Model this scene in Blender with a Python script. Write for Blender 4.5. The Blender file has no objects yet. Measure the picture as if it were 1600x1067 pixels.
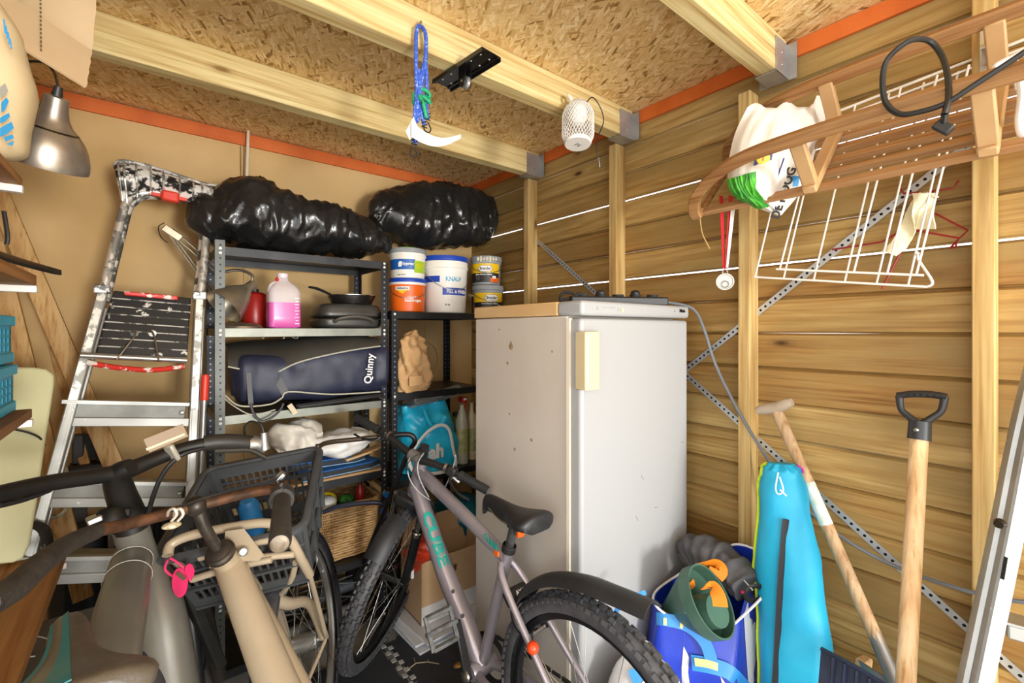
import bpy, bmesh, math, random
from mathutils import Vector as V, Matrix, noise
random.seed(7)
sc = bpy.context.scene
COL = sc.collection
# ---------------------------------------------------------------- camera, world, light, exposure
FPX, HZ, CH, YAW = 709.0, 515.0, 1.42, math.radians(38.55)
CS, SN = math.cos(YAW), math.sin(YAW)
cam = bpy.data.objects.new('camera', bpy.data.cameras.new('camera'))
COL.objects.link(cam); sc.camera = cam
cam.location = (0, 0, CH); cam.rotation_euler = (math.pi / 2, 0, -YAW)
cam.data.sensor_width = 36; cam.data.lens = FPX / 1600 * 36
cam.data.shift_y = -(533.5 - HZ) / 1600; cam.data.clip_start = .02
world = bpy.data.worlds.new('world'); sc.world = world; world.use_nodes = True
bg = world.node_tree.nodes['Background']
bg.inputs[0].default_value = (.96, .97, 1, 1); bg.inputs[1].default_value = 3.0
def area(name, loc, target, sx, sy, power, col):
    L = bpy.data.lights.new(name, 'AREA'); L.shape = 'RECTANGLE'; L.size = sx; L.size_y = sy
    L.energy = power; L.color = col
    o = bpy.data.objects.new(name, L); COL.objects.link(o); o.location = loc
    o.rotation_euler = (V(target) - V(loc)).to_track_quat('-Z', 'Y').to_euler()
    return o
area('doorway_daylight', (.62, -3.4, 1.1), (.70, 1.5, 1.9), .6, .8, 130, (1, .975, .93))
sc.cycles.max_bounces = 8; sc.cycles.caustics_reflective = False; sc.cycles.caustics_refractive = False
sc.view_settings.view_transform = 'Standard'; sc.view_settings.look = 'None'
sc.view_settings.exposure = .32; sc.view_settings.gamma = 1; sc.view_settings.use_curve_mapping = False

# ---------------------------------------------------------------- from the photograph's pixels to points at real distances
CAMP = V((0, 0, CH))
def ray(x, y):
    r = (x - 800) / FPX
    return V((CS * r + SN, -SN * r + CS, (HZ - y) / FPX))
def onD(x, y, D): return CAMP + ray(x, y) * D
def onX(x, y, X): d = ray(x, y); return CAMP + d * (X / d.x)
def onY(x, y, Y): d = ray(x, y); return CAMP + d * (Y / d.y)
def proj(p):
    r = CS * p.x - SN * p.y; d = SN * p.x + CS * p.y
    return 800 + FPX * r / d, HZ - FPX * (p.z - CH) / d
def onZ(x, y, Z): d = ray(x, y); return CAMP + d * ((Z - CH) / d.z)
Z3 = V((0, 0, 1))

# ---------------------------------------------------------------- mesh helpers
def frame(d, up=Z3):
    d = d.normalized()
    if abs(d.dot(up)) > .98: up = V((0, 1, 0)) if abs(d.y) < .9 else V((1, 0, 0))
    a = up.cross(d).normalized(); b = d.cross(a)
    return a, b, d            # side, up, along
def catmull(pts, k=6, closed=False):
    pts = [V(p) for p in pts]; n = len(pts); out = []
    if n < 3: return pts
    rng = range(n if closed else n - 1)
    for i in rng:
        if closed: p0, p1, p2, p3 = pts[i - 1], pts[i], pts[(i + 1) % n], pts[(i + 2) % n]
        else: p0, p1, p2, p3 = pts[max(i - 1, 0)], pts[i], pts[i + 1], pts[min(i + 2, n - 1)]
        for j in range(k):
            t = j / k
            out.append(.5 * ((2 * p1) + (p2 - p0) * t + (2 * p0 - 5 * p1 + 4 * p2 - p3) * t * t + (3 * p1 - p0 - 3 * p2 + p3) * t ** 3))
    if not closed: out.append(pts[-1])
    return out
class MB:
    def __init__(s): s.v = []; s.f = []
    def add(s, vs, fs):
        o = len(s.v); s.v += [V(v) for v in vs]; s.f += [tuple(i + o for i in f) for f in fs]; return s
    def box(s, c, size, M=None):
        c = V(c); x, y, z = (k / 2 for k in size)
        vs = [V((i, j, k)) for i in (-x, x) for j in (-y, y) for k in (-z, z)]
        vs = [(M @ v if M else v) + c for v in vs]
        return s.add(vs, [(0, 1, 3, 2), (4, 6, 7, 5), (0, 4, 5, 1), (2, 3, 7, 6), (0, 2, 6, 4), (1, 5, 7, 3)])
    def lohi(s, a, b):
        a, b = V(a), V(b); return s.box((a + b) / 2, [abs(k) for k in (b - a)])
    def bar(s, p0, p1, w, h, up=Z3, w1=None, h1=None):
        p0, p1 = V(p0), V(p1); a, b, d = frame(p1 - p0, up); w1 = w if w1 is None else w1; h1 = h if h1 is None else h1
        vs = [p0 + a * (i * w / 2) + b * (j * h / 2) for i, j in ((-1, -1), (1, -1), (1, 1), (-1, 1))]
        vs += [p1 + a * (i * w1 / 2) + b * (j * h1 / 2) for i, j in ((-1, -1), (1, -1), (1, 1), (-1, 1))]
        return s.add(vs, [(0, 3, 2, 1), (4, 5, 6, 7), (0, 1, 5, 4), (1, 2, 6, 5), (2, 3, 7, 6), (3, 0, 4, 7)])
    def loft(s, rings, closed=False, cap=True):
        n = len(rings[0]); m = len(rings); o = len(s.v); s.v += [V(p) for r in rings for p in r]
        for i in range(m if closed else m - 1):
            for j in range(n):
                a, b = o + i * n + j, o + i * n + (j + 1) % n
                c, d = o + ((i + 1) % m) * n + (j + 1) % n, o + ((i + 1) % m) * n + j
                s.f.append((a, b, c, d))
        if cap and not closed:
            s.f.append(tuple(o + j for j in reversed(range(n)))); s.f.append(tuple(o + (m - 1) * n + j for j in range(n)))
        return s
    def tube(s, pts, r, n=10, closed=False, smooth=0, flat=1.0, up=None):
        if smooth: 
            if isinstance(r, (list, tuple)):
                k = smooth; rr = []
                for i in range(len(r) - 1): rr += [r[i] + (r[i + 1] - r[i]) * j / k for j in range(k)]
                r = rr + [r[-1]]
            pts = catmull(pts, smooth, closed)
        pts = [V(p) for p in pts]; m = len(pts); rings = []; a = None
        for i, p in enumerate(pts):
            if closed: d = pts[(i + 1) % m] - pts[i - 1]
            else: d = pts[min(i + 1, m - 1)] - pts[max(i - 1, 0)]
            if d.length < 1e-9: d = V((0, 0, 1))
            d.normalize()
            if a is None: a, b, _ = frame(d, up or Z3)
            else:
                a = (a - d * a.dot(d)); a = a.normalized() if a.length > 1e-6 else frame(d)[0]; b = d.cross(a)
            q = r[i] if isinstance(r, (list, tuple)) else r
            rings.append([p + a * (q * math.cos(t)) + b * (q * flat * math.sin(t)) for t in (2 * math.pi * k / n for k in range(n))])
        return s.loft(rings, closed)
    def lathe(s, prof, n=32, M=None, a0=0, a1=2 * math.pi):
        full = abs(a1 - a0 - 2 * math.pi) < 1e-6; cnt = n if full else n + 1
        o = len(s.v); m = len(prof)
        for k in range(cnt):
            t = a0 + (a1 - a0) * k / n; c, q = math.cos(t), math.sin(t)
            for r, z in prof:
                p = V((r * c, r * q, z)); s.v.append(M @ p if M else p)
        for k in range(n):
            for i in range(m - 1):
                a = o + k * m + i; b = o + ((k + 1) % cnt) * m + i
                s.f.append((a, b, b + 1, a + 1))
        return s
    def prism(s, poly, h, M=None):
        n = len(poly); vs = [V((x, y, 0)) for x, y in poly] + [V((x, y, h)) for x, y in poly]
        if M: vs = [M @ v for v in vs]
        return s.add(vs, [tuple(reversed(range(n))), tuple(range(n, 2 * n))] + [(i, (i + 1) % n, n + (i + 1) % n, n + i) for i in range(n)])
    def sheet(s, g, th=.002):
        m, n = len(g), len(g[0]); nr = []
        for i in range(m):
            for j in range(n):
                du = g[min(i + 1, m - 1)][j] - g[max(i - 1, 0)][j]; dv = g[i][min(j + 1, n - 1)] - g[i][max(j - 1, 0)]
                k = du.cross(dv); nr.append(k.normalized() if k.length > 1e-12 else V((0, 0, 1)))
        o = len(s.v); fl = [p for r in g for p in r]
        s.v += [p + q * (th / 2) for p, q in zip(fl, nr)] + [p - q * (th / 2) for p, q in zip(fl, nr)]; N = m * n
        I = lambda i, j: o + i * n + j
        for i in range(m - 1):
            for j in range(n - 1):
                s.f.append((I(i, j), I(i + 1, j), I(i + 1, j + 1), I(i, j + 1)))
                s.f.append((I(i, j) + N, I(i, j + 1) + N, I(i + 1, j + 1) + N, I(i + 1, j) + N))
        for i in range(m - 1):
            s.f.append((I(i, 0), I(i, 0) + N, I(i + 1, 0) + N, I(i + 1, 0))); s.f.append((I(i, n - 1), I(i + 1, n - 1), I(i + 1, n - 1) + N, I(i, n - 1) + N))
        for j in range(n - 1):
            s.f.append((I(0, j), I(0, j + 1), I(0, j + 1) + N, I(0, j) + N)); s.f.append((I(m - 1, j), I(m - 1, j) + N, I(m - 1, j + 1) + N, I(m - 1, j + 1)))
        return s
    def ball(s, c, r, n=16, sc3=(1, 1, 1), fn=None):
        c = V(c); rings = []
        for i in range(1, n):
            t = math.pi * i / n
            rings.append([V((math.sin(t) * math.cos(a), math.sin(t) * math.sin(a), -math.cos(t))) for a in (2 * math.pi * k / (2 * n) for k in range(2 * n))])
        def pl(u):
            q = V((u.x * r * sc3[0], u.y * r * sc3[1], u.z * r * sc3[2])); 
            if fn: q = q * (1 + fn(u))
            return c + q
        return s.loft([[pl(u) for u in rg] for rg in rings])
    def build(s, name, mat, parent=None, ang=40, bevel=0, seg=2, recenter=False, flat=False, kind=None, label=None):
        me = bpy.data.meshes.new(name); off = V((0, 0, 0))
        if recenter and parent is None and s.v:
            xs = [v.x for v in s.v]; ys = [v.y for v in s.v]; zs = [v.z for v in s.v]
            off = V(((min(xs) + max(xs)) / 2, (min(ys) + max(ys)) / 2, min(zs)))
        me.from_pydata([tuple(v - off) for v in s.v], [], s.f); me.update()
        bm = bmesh.new(); bm.from_mesh(me); bmesh.ops.recalc_face_normals(bm, faces=bm.faces); bm.to_mesh(me); bm.free()
        me.materials.append(mat)
        if not flat:
            me.polygons.foreach_set('use_smooth', [True] * len(me.polygons)); me.set_sharp_from_angle(angle=math.radians(ang))
        o = bpy.data.objects.new(name, me); COL.objects.link(o); o.location = off
        if bevel:
            m = o.modifiers.new('bevel', 'BEVEL'); m.width = bevel; m.segments = seg; m.limit_method = 'ANGLE'; m.angle_limit = math.radians(35); m.harden_normals = False
        if parent: put(o, parent)
        if kind: o['kind'] = kind
        if label: o['label'] = label
        return o
def put(o, parent):
    o.parent = parent
    o.matrix_parent_inverse = (parent_world(parent)).inverted()
def parent_world(p):
    w = Matrix.LocRotScale(p.location, p.rotation_euler, p.scale)
    if p.parent: w = parent_world(p.parent) @ p.matrix_parent_inverse @ w
    return w
def thing(name, label, cat, loc=(0, 0, 0), group=None, kind=None):
    o = bpy.data.objects.new(name, None); COL.objects.link(o); o.location = V(loc); o.empty_display_size = .05
    return tag(o, label, cat, group, kind)
def tag(o, label, cat=None, group=None, kind=None):
    o['label'] = label
    if cat: o['category'] = cat
    if group: o['group'] = group
    if kind: o['kind'] = kind
    return o
def one(mb, name, mat, label, cat, group=None, **k):
    return tag(mb.build(name, mat, recenter=True, **k), label, cat, group)
def rect(w, h, r, k=5):      # rounded rectangle outline
    out = []
    for cx, cy, a in ((w / 2 - r, h / 2 - r, 0), (-w / 2 + r, h / 2 - r, 90), (-w / 2 + r, -h / 2 + r, 180), (w / 2 - r, -h / 2 + r, 270)):
        for i in range(k + 1):
            t = math.radians(a + 90 * i / k); out.append((cx + r * math.cos(t), cy + r * math.sin(t)))
    return out
def basis(o, x, y, z): 
    M = Matrix((x, y, z)).transposed().to_4x4(); M.translation = V(o); return M
def axisM(o, d, up=Z3):      # local Z along d
    a, b, d = frame(V(d), up); return basis(o, a, b, d)
def fbm(p, s=1.0, o=4): return noise.fractal(V(p) * s, 1.0, 2.0, o)
def crease(p, s):
    d = noise.voronoi(V(p) * s)[0]; return min(1, (d[1] - d[0]) * 1.6)
def lump(spine, ab, m=40, n=48, up=Z3, pw=2.2, disp=None, tip=(.0, .0)):
    """a soft closed body around a spine; ab = half width / half height along it"""
    mb = MB(); sp = catmull(spine, max(2, m // (len(spine) - 1))); m = len(sp); rings = []
    for i, p in enumerate(sp):
        t = i / (m - 1); x = t * (len(ab) - 1); j = min(int(x), len(ab) - 2); fx = x - j; fx = fx * fx * (3 - 2 * fx)
        A = ab[j][0] * (1 - fx) + ab[j + 1][0] * fx; B = ab[j][1] * (1 - fx) + ab[j + 1][1] * fx
        d = sp[min(i + 1, m - 1)] - sp[max(i - 1, 0)]; a, b, d = frame(d, up); ring = []
        for k in range(n):
            th = 2 * math.pi * k / n; c, q = math.cos(th), math.sin(th)
            c = math.copysign(abs(c) ** (2 / pw), c); q = math.copysign(abs(q) ** (2 / pw), q)
            nv = (a * c + b * q); pt = p + a * (A * c) + b * (B * q)
            if disp: pt = pt + nv.normalized() * disp(pt, t, th)
            ring.append(pt)
        rings.append(ring)
    return mb.loft(rings)
def text(s, size, mat, M, parent, name='lettering', wrap=0, wrapy=0, th=.0006, bold=0, align='CENTER', xs=1.0):
    c = bpy.data.curves.new('t', 'FONT'); c.body = s; c.size = size; c.extrude = th; c.offset = bold; c.align_x = align; c.align_y = 'CENTER'; c.resolution_u = 3
    o = bpy.data.objects.new('t', c); COL.objects.link(o)
    dg = bpy.context.evaluated_depsgraph_get(); me = bpy.data.meshes.new_from_object(o.evaluated_get(dg))
    bpy.data.objects.remove(o); bpy.data.curves.remove(c)
    if wrap or wrapy:
        bm = bmesh.new(); bm.from_mesh(me)
        bmesh.ops.subdivide_edges(bm, edges=[e for e in bm.edges if e.calc_length() > size * .2], cuts=4); bm.to_mesh(me); bm.free()
    for v in me.vertices:
        x, y, z = v.co; x *= xs
        if wrap: v.co = M @ V((math.sin(x / wrap) * (wrap + z), y, math.cos(x / wrap) * (wrap + z) - wrap))
        elif wrapy: v.co = M @ V((x, math.sin(y / wrapy) * (wrapy + z), math.cos(y / wrapy) * (wrapy + z) - wrapy))
        else: v.co = M @ V((x, y, z))
    me.materials.clear(); me.materials.append(mat); me.name = name
    q = bpy.data.objects.new(name, me); COL.objects.link(q)
    if parent: put(q, parent)
    return q

# ---------------------------------------------------------------- materials
def lin(c):
    if isinstance(c, str):
        c = c.lstrip('#'); c = [int(c[i:i + 2], 16) / 255 for i in (0, 2, 4)]
    return tuple(x / 12.92 if x <= .04045 else ((x + .055) / 1.055) ** 2.4 for x in c[:3]) + (1,)
def newmat(name):
    m = bpy.data.materials.new(name); m.use_nodes = True; nt = m.node_tree
    return m, nt, nt.nodes['Principled BSDF']
def ramp(nt, src, stops):
    r = nt.nodes.new('ShaderNodeValToRGB'); e = r.color_ramp.elements
    while len(e) < len(stops): e.new(.5)
    for i, (p, c) in enumerate(stops): e[i].position = p; e[i].color = lin(c)
    nt.links.new(src, r.inputs[0]); return r
def coords(nt, scale=(1, 1, 1), rnd=True, rot=(0, 0, 0)):
    tc = nt.nodes.new('ShaderNodeTexCoord'); mp = nt.nodes.new('ShaderNodeMapping'); mp.inputs['Scale'].default_value = scale; mp.inputs['Rotation'].default_value = rot
    if rnd:
        oi = nt.nodes.new('ShaderNodeObjectInfo'); mu = nt.nodes.new('ShaderNodeMath'); mu.operation = 'MULTIPLY'; mu.inputs[1].default_value = 37.0
        nt.links.new(oi.outputs['Random'], mu.inputs[0])
        ad = nt.nodes.new('ShaderNodeVectorMath'); nt.links.new(tc.outputs['Object'], ad.inputs[0]); nt.links.new(mu.outputs[0], ad.inputs[1])
        nt.links.new(ad.outputs[0], mp.inputs['Vector'])
    else: nt.links.new(tc.outputs['Object'], mp.inputs['Vector'])
    return mp.outputs[0]
def noisetex(nt, vec, scale, detail=4, rough=.55, dist=0):
    n = nt.nodes.new('ShaderNodeTexNoise'); n.inputs['Scale'].default_value = scale; n.inputs['Detail'].default_value = detail; n.inputs['Roughness'].default_value = rough; n.inputs['Distortion'].default_value = dist
    nt.links.new(vec, n.inputs['Vector']); return n.outputs['Fac']
def bump(nt, p, h, st, dist=.01):
    b = nt.nodes.new('ShaderNodeBump'); b.inputs['Strength'].default_value = st; b.inputs['Distance'].default_value = dist
    nt.links.new(h, b.inputs['Height']); nt.links.new(b.outputs[0], p.inputs['Normal'])
def mixc(nt, fac, a, b, mode='MIX'):
    m = nt.nodes.new('ShaderNodeMix'); m.data_type = 'RGBA'; m.blend_type = mode
    for i, x in ((0, fac), (6, a), (7, b)):
        if hasattr(x, 'is_linked'): nt.links.new(x, m.inputs[i])
        else: m.inputs[i].default_value = x if i == 0 else lin(x)
    return m.outputs[2]
_mats = {}
def mat(name, c, rough=.5, metal=0, c2=None, vs=12, lo=.35, hi=.65, bp=0, bs=60, spec=.5, trans=0, alpha=1, coat=0, dirt=None, ds=9, dlo=.6, dhi=.66, emit=0, sheen=0):
    if name in _mats: return _mats[name]
    m, nt, p = newmat(name); p.inputs['Roughness'].default_value = rough; p.inputs['Metallic'].default_value = metal
    p.inputs['Base Color'].default_value = lin(c); p.inputs['Specular IOR Level'].default_value = spec; p.inputs['Alpha'].default_value = alpha
    p.inputs['Transmission Weight'].default_value = trans; p.inputs['Coat Weight'].default_value = coat
    if sheen: p.inputs['Sheen Weight'].default_value = sheen
    if emit: p.inputs['Emission Color'].default_value = lin(c); p.inputs['Emission Strength'].default_value = emit
    if c2 or bp or dirt:
        vec = coords(nt); out = None
        if c2:
            f = noisetex(nt, vec, vs, 5); out = ramp(nt, f, [(lo, c), (hi, c2)]).outputs[0]
        if dirt:
            f = noisetex(nt, vec, ds, 6, .65); rr = ramp(nt, f, [(dlo, '#000000'), (dhi, '#ffffff')]).outputs[0]
            out = mixc(nt, rr, out if out is not None else c, dirt)
        if out is not None: nt.links.new(out, p.inputs['Base Color'])
        if bp: bump(nt, p, noisetex(nt, vec, bs, 4), bp, .004)
    _mats[name] = m; return m
def wood(name, c1, c2, axis, dark=None, s=1.0, rough=.62, knots=True, blotch=None, tone=.0):
    """grain runs along the given object axis"""
    m, nt, p = newmat(name); p.inputs['Roughness'].default_value = rough; p.inputs['Specular IOR Level'].default_value = .3
    sc3 = [14 * s] * 3; sc3['xyz'.index(axis)] = .9 * s; vec = coords(nt, tuple(sc3))
    f = noisetex(nt, vec, 3.2, 6, .62, .9)
    w = nt.nodes.new('ShaderNodeTexWave'); w.wave_type = 'BANDS'; w.bands_direction = 'DIAGONAL'; w.inputs['Scale'].default_value = .9; w.inputs['Distortion'].default_value = 9; w.inputs['Detail'].default_value = 3; w.inputs['Detail Scale'].default_value = .8
    nt.links.new(vec, w.inputs['Vector'])
    a = ramp(nt, f, [(.3, c1), (.72, c2)]).outputs[0]
    b = ramp(nt, w.outputs['Fac'], [(.0, '#ffffff'), (.75, '#f2e8d6'), (1, '#cba878')]).outputs[0]
    out = mixc(nt, .45, a, b, 'MULTIPLY')
    scf = [70 * s] * 3; scf['xyz'.index(axis)] = 1.6 * s
    fine = noisetex(nt, coords(nt, tuple(scf)), 1.6, 4, .6)
    out = mixc(nt, .75, out, ramp(nt, fine, [(.30, '#b99a68'), (.46, '#f4ecdc'), (.6, '#ffffff')]).outputs[0], 'MULTIPLY')
    oi = nt.nodes.new('ShaderNodeObjectInfo')
    out = mixc(nt, tone, out, ramp(nt, oi.outputs['Random'], [(0, '#bd9c6c'), (.35, '#f6ecd6'), (.7, '#ffffff'), (1, '#ddc8a2')]).outputs[0], 'MULTIPLY')
    if blotch:
        sc2 = [3.0] * 3; sc2['xyz'.index(axis)] = .8; v2 = coords(nt, tuple(sc2))
        out = mixc(nt, ramp(nt, noisetex(nt, v2, 2.2, 4), [(.42, '#000000'), (.68, '#ffffff')]).outputs[0], out, blotch)
    if knots:
        sk = [9.0] * 3; sk['xyz'.index(axis)] = 3.2; vk = coords(nt, tuple(sk))
        vo = nt.nodes.new('ShaderNodeTexVoronoi'); vo.inputs['Scale'].default_value = .62; vo.inputs['Randomness'].default_value = 1; nt.links.new(vk, vo.inputs['Vector'])
        k = ramp(nt, vo.outputs['Distance'], [(.035, '#ffffff'), (.07, '#8a8a8a'), (.12, '#000000')]).outputs[0]
        out = mixc(nt, k, out, dark or '#5d3a1c')
    nt.links.new(out, p.inputs['Base Color']); bump(nt, p, f, .22, .004); _mats[name] = m; return m
def coords2(nt, scale, rz):      # turn first, stretch afterwards
    v = coords(nt, (1, 1, 1), False, (0, 0, rz)); mp = nt.nodes.new('ShaderNodeMapping'); mp.inputs['Scale'].default_value = scale
    nt.links.new(v, mp.inputs['Vector']); return mp.outputs[0]
def osb(name):
    m, nt, p = newmat(name); p.inputs['Roughness'].default_value = .7; p.inputs['Specular IOR Level'].default_value = .25
    pal = [(0, '#96703c'), (.08, '#c9a365'), (.3, '#e4c389'), (.75, '#edd09a'), (1, '#f7e4b8')]
    outs = []; hs = []
    for i, (rz, sx, sy) in enumerate(((.35, 13, 64), (1.45, 16, 76), (2.45, 14, 60), (.9, 20, 92), (2.0, 26, 120))):
        vec = coords2(nt, (sx, sy, sx), rz)
        nz = nt.nodes.new('ShaderNodeTexNoise'); nz.inputs['Scale'].default_value = 2.6; nz.inputs['Detail'].default_value = 4; nt.links.new(vec, nz.inputs['Vector'])
        ad = nt.nodes.new('ShaderNodeVectorMath'); ad.operation = 'MULTIPLY_ADD'; ad.inputs[1].default_value = (.35, .35, 0)
        nt.links.new(nz.outputs['Color'], ad.inputs[0]); nt.links.new(vec, ad.inputs[2])
        vo = nt.nodes.new('ShaderNodeTexVoronoi'); vo.inputs['Scale'].default_value = 1; nt.links.new(ad.outputs[0], vo.inputs['Vector'])
        sp = nt.nodes.new('ShaderNodeSeparateColor'); nt.links.new(vo.outputs['Color'], sp.inputs[0])
        c = ramp(nt, sp.outputs[0], pal).outputs[0]
        gr = noisetex(nt, coords2(nt, (sx * 1.2, sy * 5, sx), rz), 1.0, 3)
        c = mixc(nt, .7, c, ramp(nt, gr, [(.3, '#dcbf92'), (.5, '#ffffff')]).outputs[0], 'MULTIPLY')
        outs.append((c, sp.outputs[1])); hs.append(sp.outputs[2])
    out = outs[0][0]
    for c, sel in outs[1:]:
        out = mixc(nt, ramp(nt, sel, [(.52, '#000000'), (.56, '#ffffff')]).outputs[0], out, c)
    g = noisetex(nt, coords(nt, (60, 60, 60), False), 3, 4)
    out = mixc(nt, .5, out, ramp(nt, g, [(.3, '#e6cfa6'), (.5, '#ffffff')]).outputs[0], 'MULTIPLY')
    nt.links.new(out, p.inputs['Base Color']); bump(nt, p, hs[0], .25, .003); _mats[name] = m; return m
def perforated(name, c, rough, metal, spacing, rad, axis='z', cross=0, hole='#15130f'):
    """punched steel: row of dark round holes along the object's own axis"""
    m, nt, p = newmat(name); p.inputs['Roughness'].default_value = rough; p.inputs['Metallic'].default_value = metal
    tc = nt.nodes.new('ShaderNodeTexCoord'); sp = nt.nodes.new('ShaderNodeSeparateXYZ'); nt.links.new(tc.outputs['Object'], sp.inputs[0])
    def mth(op, a, b=None):
        n = nt.nodes.new('ShaderNodeMath'); n.operation = op
        for i, x in enumerate((a, b)):
            if x is None: continue
            if hasattr(x, 'is_linked'): nt.links.new(x, n.inputs[i])
            else: n.inputs[i].default_value = x
        return n.outputs[0]
    al = mth('MULTIPLY', mth('SUBTRACT', mth('FRACT', mth('DIVIDE', sp.outputs['Z'], spacing)), .5), spacing)
    d2 = mth('ADD', mth('MULTIPLY', al, al), mth('MULTIPLY', sp.outputs['X'], sp.outputs['X']))
    inside = mth('LESS_THAN', d2, rad * rad)
    f = noisetex(nt, coords(nt), 14, 5); base = ramp(nt, f, [(.3, c), (.75, tuple(min(1, k * 1.15) for k in [int(c[i:i + 2], 16) / 255 for i in (1, 3, 5)]))]).outputs[0]
    nt.links.new(mixc(nt, inside, base, hole), p.inputs['Base Color']); _mats[name] = m; return m

BLK = mat('black_plastic', '#1c1c1d', .45, c2='#2a2a2a', bp=.05)
RUB = mat('black_rubber', '#1a1a1a', .75, c2='#262626', bp=.1, bs=120)
CHR = mat('chrome', '#c9c9c6', .22, 1)
STEEL = mat('brushed_steel', '#b8b6b0', .35, 1)
GALV = mat('galvanised_steel', '#a9adb0', .42, .7, c2='#c2c6c8')
WHITE = mat('white_plastic', '#eceae4', .4)
BLACKP = mat('black_print', '#151515', .6)
WHITEP = mat('white_print', '#f2f2ee', .6)
# ================================================================ THE SHED
XW, YB, ZC = 1.72, 2.60, 2.40
OSB = osb('osb_board')
MDF = mat('tan_hardboard', '#c9a66c', .75, c2='#d5b47e', vs=3, bp=.06, bs=90)
PLANK = wood('pine_plank', '#b0955f', '#d0b881', 'y', '#4a3016', s=1.0, rough=.6, blotch='#957b4a', tone=.8)
BEAMW = wood('beam_wood', '#d6c48c', '#e6d8a8', 'x', '#8a6a3a', s=.8, rough=.7)
POSTW = wood('post_wood', '#bfa269', '#d6bd86', 'z', '#6f4d25', s=.8, rough=.7)
ORANGE = mat('orange_membrane', '#d8702e', .55, c2='#c55f22', vs=6)
FLOORM = mat('grey_concrete', '#8d8b86', .85, c2='#a3a19b', vs=7, bp=.3, bs=40, dirt='#6b6a67', ds=14, dlo=.62, dhi=.72)
MATM = mat('black_foam', '#26282b', .6, c2='#33363a', vs=5, bp=.25, bs=160, dirt='#6e7072', ds=22, dlo=.68, dhi=.74)
GROUND = mat('pale_gravel', '#e0dacd', .9, c2='#ebe6dc', vs=30)
def struct(mb, name, m, label=None, **k):
    o = mb.build(name, m, **k); o['kind'] = 'structure'
    if label: o['label'] = label
    return o
struct(MB().lohi((-6, -6, -.06), (8, 9, -.02)), 'ground', GROUND, 'pale ground outside the shed')
struct(MB().lohi((-.7, -1.2, -.02), (XW + .02, YB + .03, 0)), 'floor', FLOORM, 'grey concrete shed floor')
struct(MB().lohi((-.75, -1.2, ZC), (XW + .1, YB + .1, ZC + .02)), 'ceiling', OSB, 'wood-chip board ceiling above the pale beams')
wl = struct(MB().lohi((-.70, .55, 0), (-.67, YB + .03, ZC)), 'wall_left', MDF, 'tan hardboard side wall')
wb = struct(MB().lohi((-.70, YB + .008, 0), (XW + .05, YB + .03, ZC)), 'wall_back', MDF, 'tan hardboard back wall behind the shelves')
for x0, x1 in ((-.66, .361), (.363, 1.363), (1.365, XW - .001)):
    MB().lohi((x0, YB, .0), (x1, YB + .008, 2.335)).build('panel', MDF, wb, bevel=.001)
wr = struct(MB().lohi((XW + .019, -1.2, 0), (XW + .03, YB + .03, .05)), 'wall_right', PLANK, 'horizontal pine plank wall with light leaking between the boards')
# planks with a tongue-and-groove look; some joints stand open to the daylight
PIT = .1225
gaps = {2: .006, 5: .0065, 3: .0012, 6: .0012, 7: .0022, -3: .0012, -6: .001, -7: .0014, -1: 0}
ks = list(range(-11, 9))
for k in ks:
    z0, z1 = 1.408 + (k) * PIT, 1.408 + (k + 1) * PIT
    z0 += gaps.get(k, 0) / 2; z1 -= gaps.get(k + 1, 0) / 2
    if k == ks[0]: z0 = .01
    z1 = min(z1, ZC)
    c = .007; e0 = XW + random.uniform(-.0012, .0012)
    prof = [(e0 + .013, z0), (e0 + .011, z0 + .0025), (e0, z0 + c * .8), (e0, z1 - c * 1.2), (e0 + .010, z1 - .0015), (e0 + .013, z1), (XW + .02, z1), (XW + .02, z0)]
    mb = MB(); rings = []
    for i in range(19):
        y = -1.2 + (YB + 1.23) * i / 18; wv = .0006 * math.sin(i * 1.7 + k * 2.1)
        if k in gaps or k + 1 in gaps: wv *= .3
        rings.append([V((x, y, z + wv)) for x, z in prof])
    mb.loft(rings); mb.build('plank', PLANK, wr, ang=25)
struct(MB().lohi((-.67, YB - .012, 2.335), (XW, YB + .007, 2.395)), 'trim_1', ORANGE, 'orange strip along the top of the back wall')
struct(MB().lohi((XW - .014, -1.2, 2.343), (XW - .002, YB - .012, 2.398)), 'trim_2', ORANGE, 'orange strip along the top of the plank wall')
# ceiling beams with steel joist hangers
beam_lab = ['pale ceiling beam farthest back, nearest the hardboard wall', 'pale ceiling beam carrying the bungee cords and the mesh lantern', 'short visible ceiling beam ending above the wooden sled']
for y, lab in zip((1.91, 1.285, .655), beam_lab):
    t = thing('ceiling_beam', lab, 'beam', (.5, y, 2.28), 'ceiling beams')
    MB().lohi((-.69, y - .03, 2.275), (1.693, y + .03, 2.3995)).build('timber', BEAMW, t, bevel=.003)
    mb = MB()
    mb.lohi((1.60, y - .0335, 2.268), (1.70, y - .031, 2.385)).lohi((1.60, y + .031, 2.268), (1.70, y + .0335, 2.385)).lohi((1.60, y - .0335, 2.268), (1.70, y + .0335, 2.271))
    mb.lohi((1.697, y - .06, 2.268), (1.70, y + .06, 2.39))
    mb.build('joist_hanger', GALV, t)
    for dz in (.03, .07): 
        mb = MB().lathe([(.0, .003), (.004, .002), (.005, 0)], 8, axisM((1.65, y - .0335, 2.275 + dz), (0, -1, 0))); mb.build('nail', STEEL, t)
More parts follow.
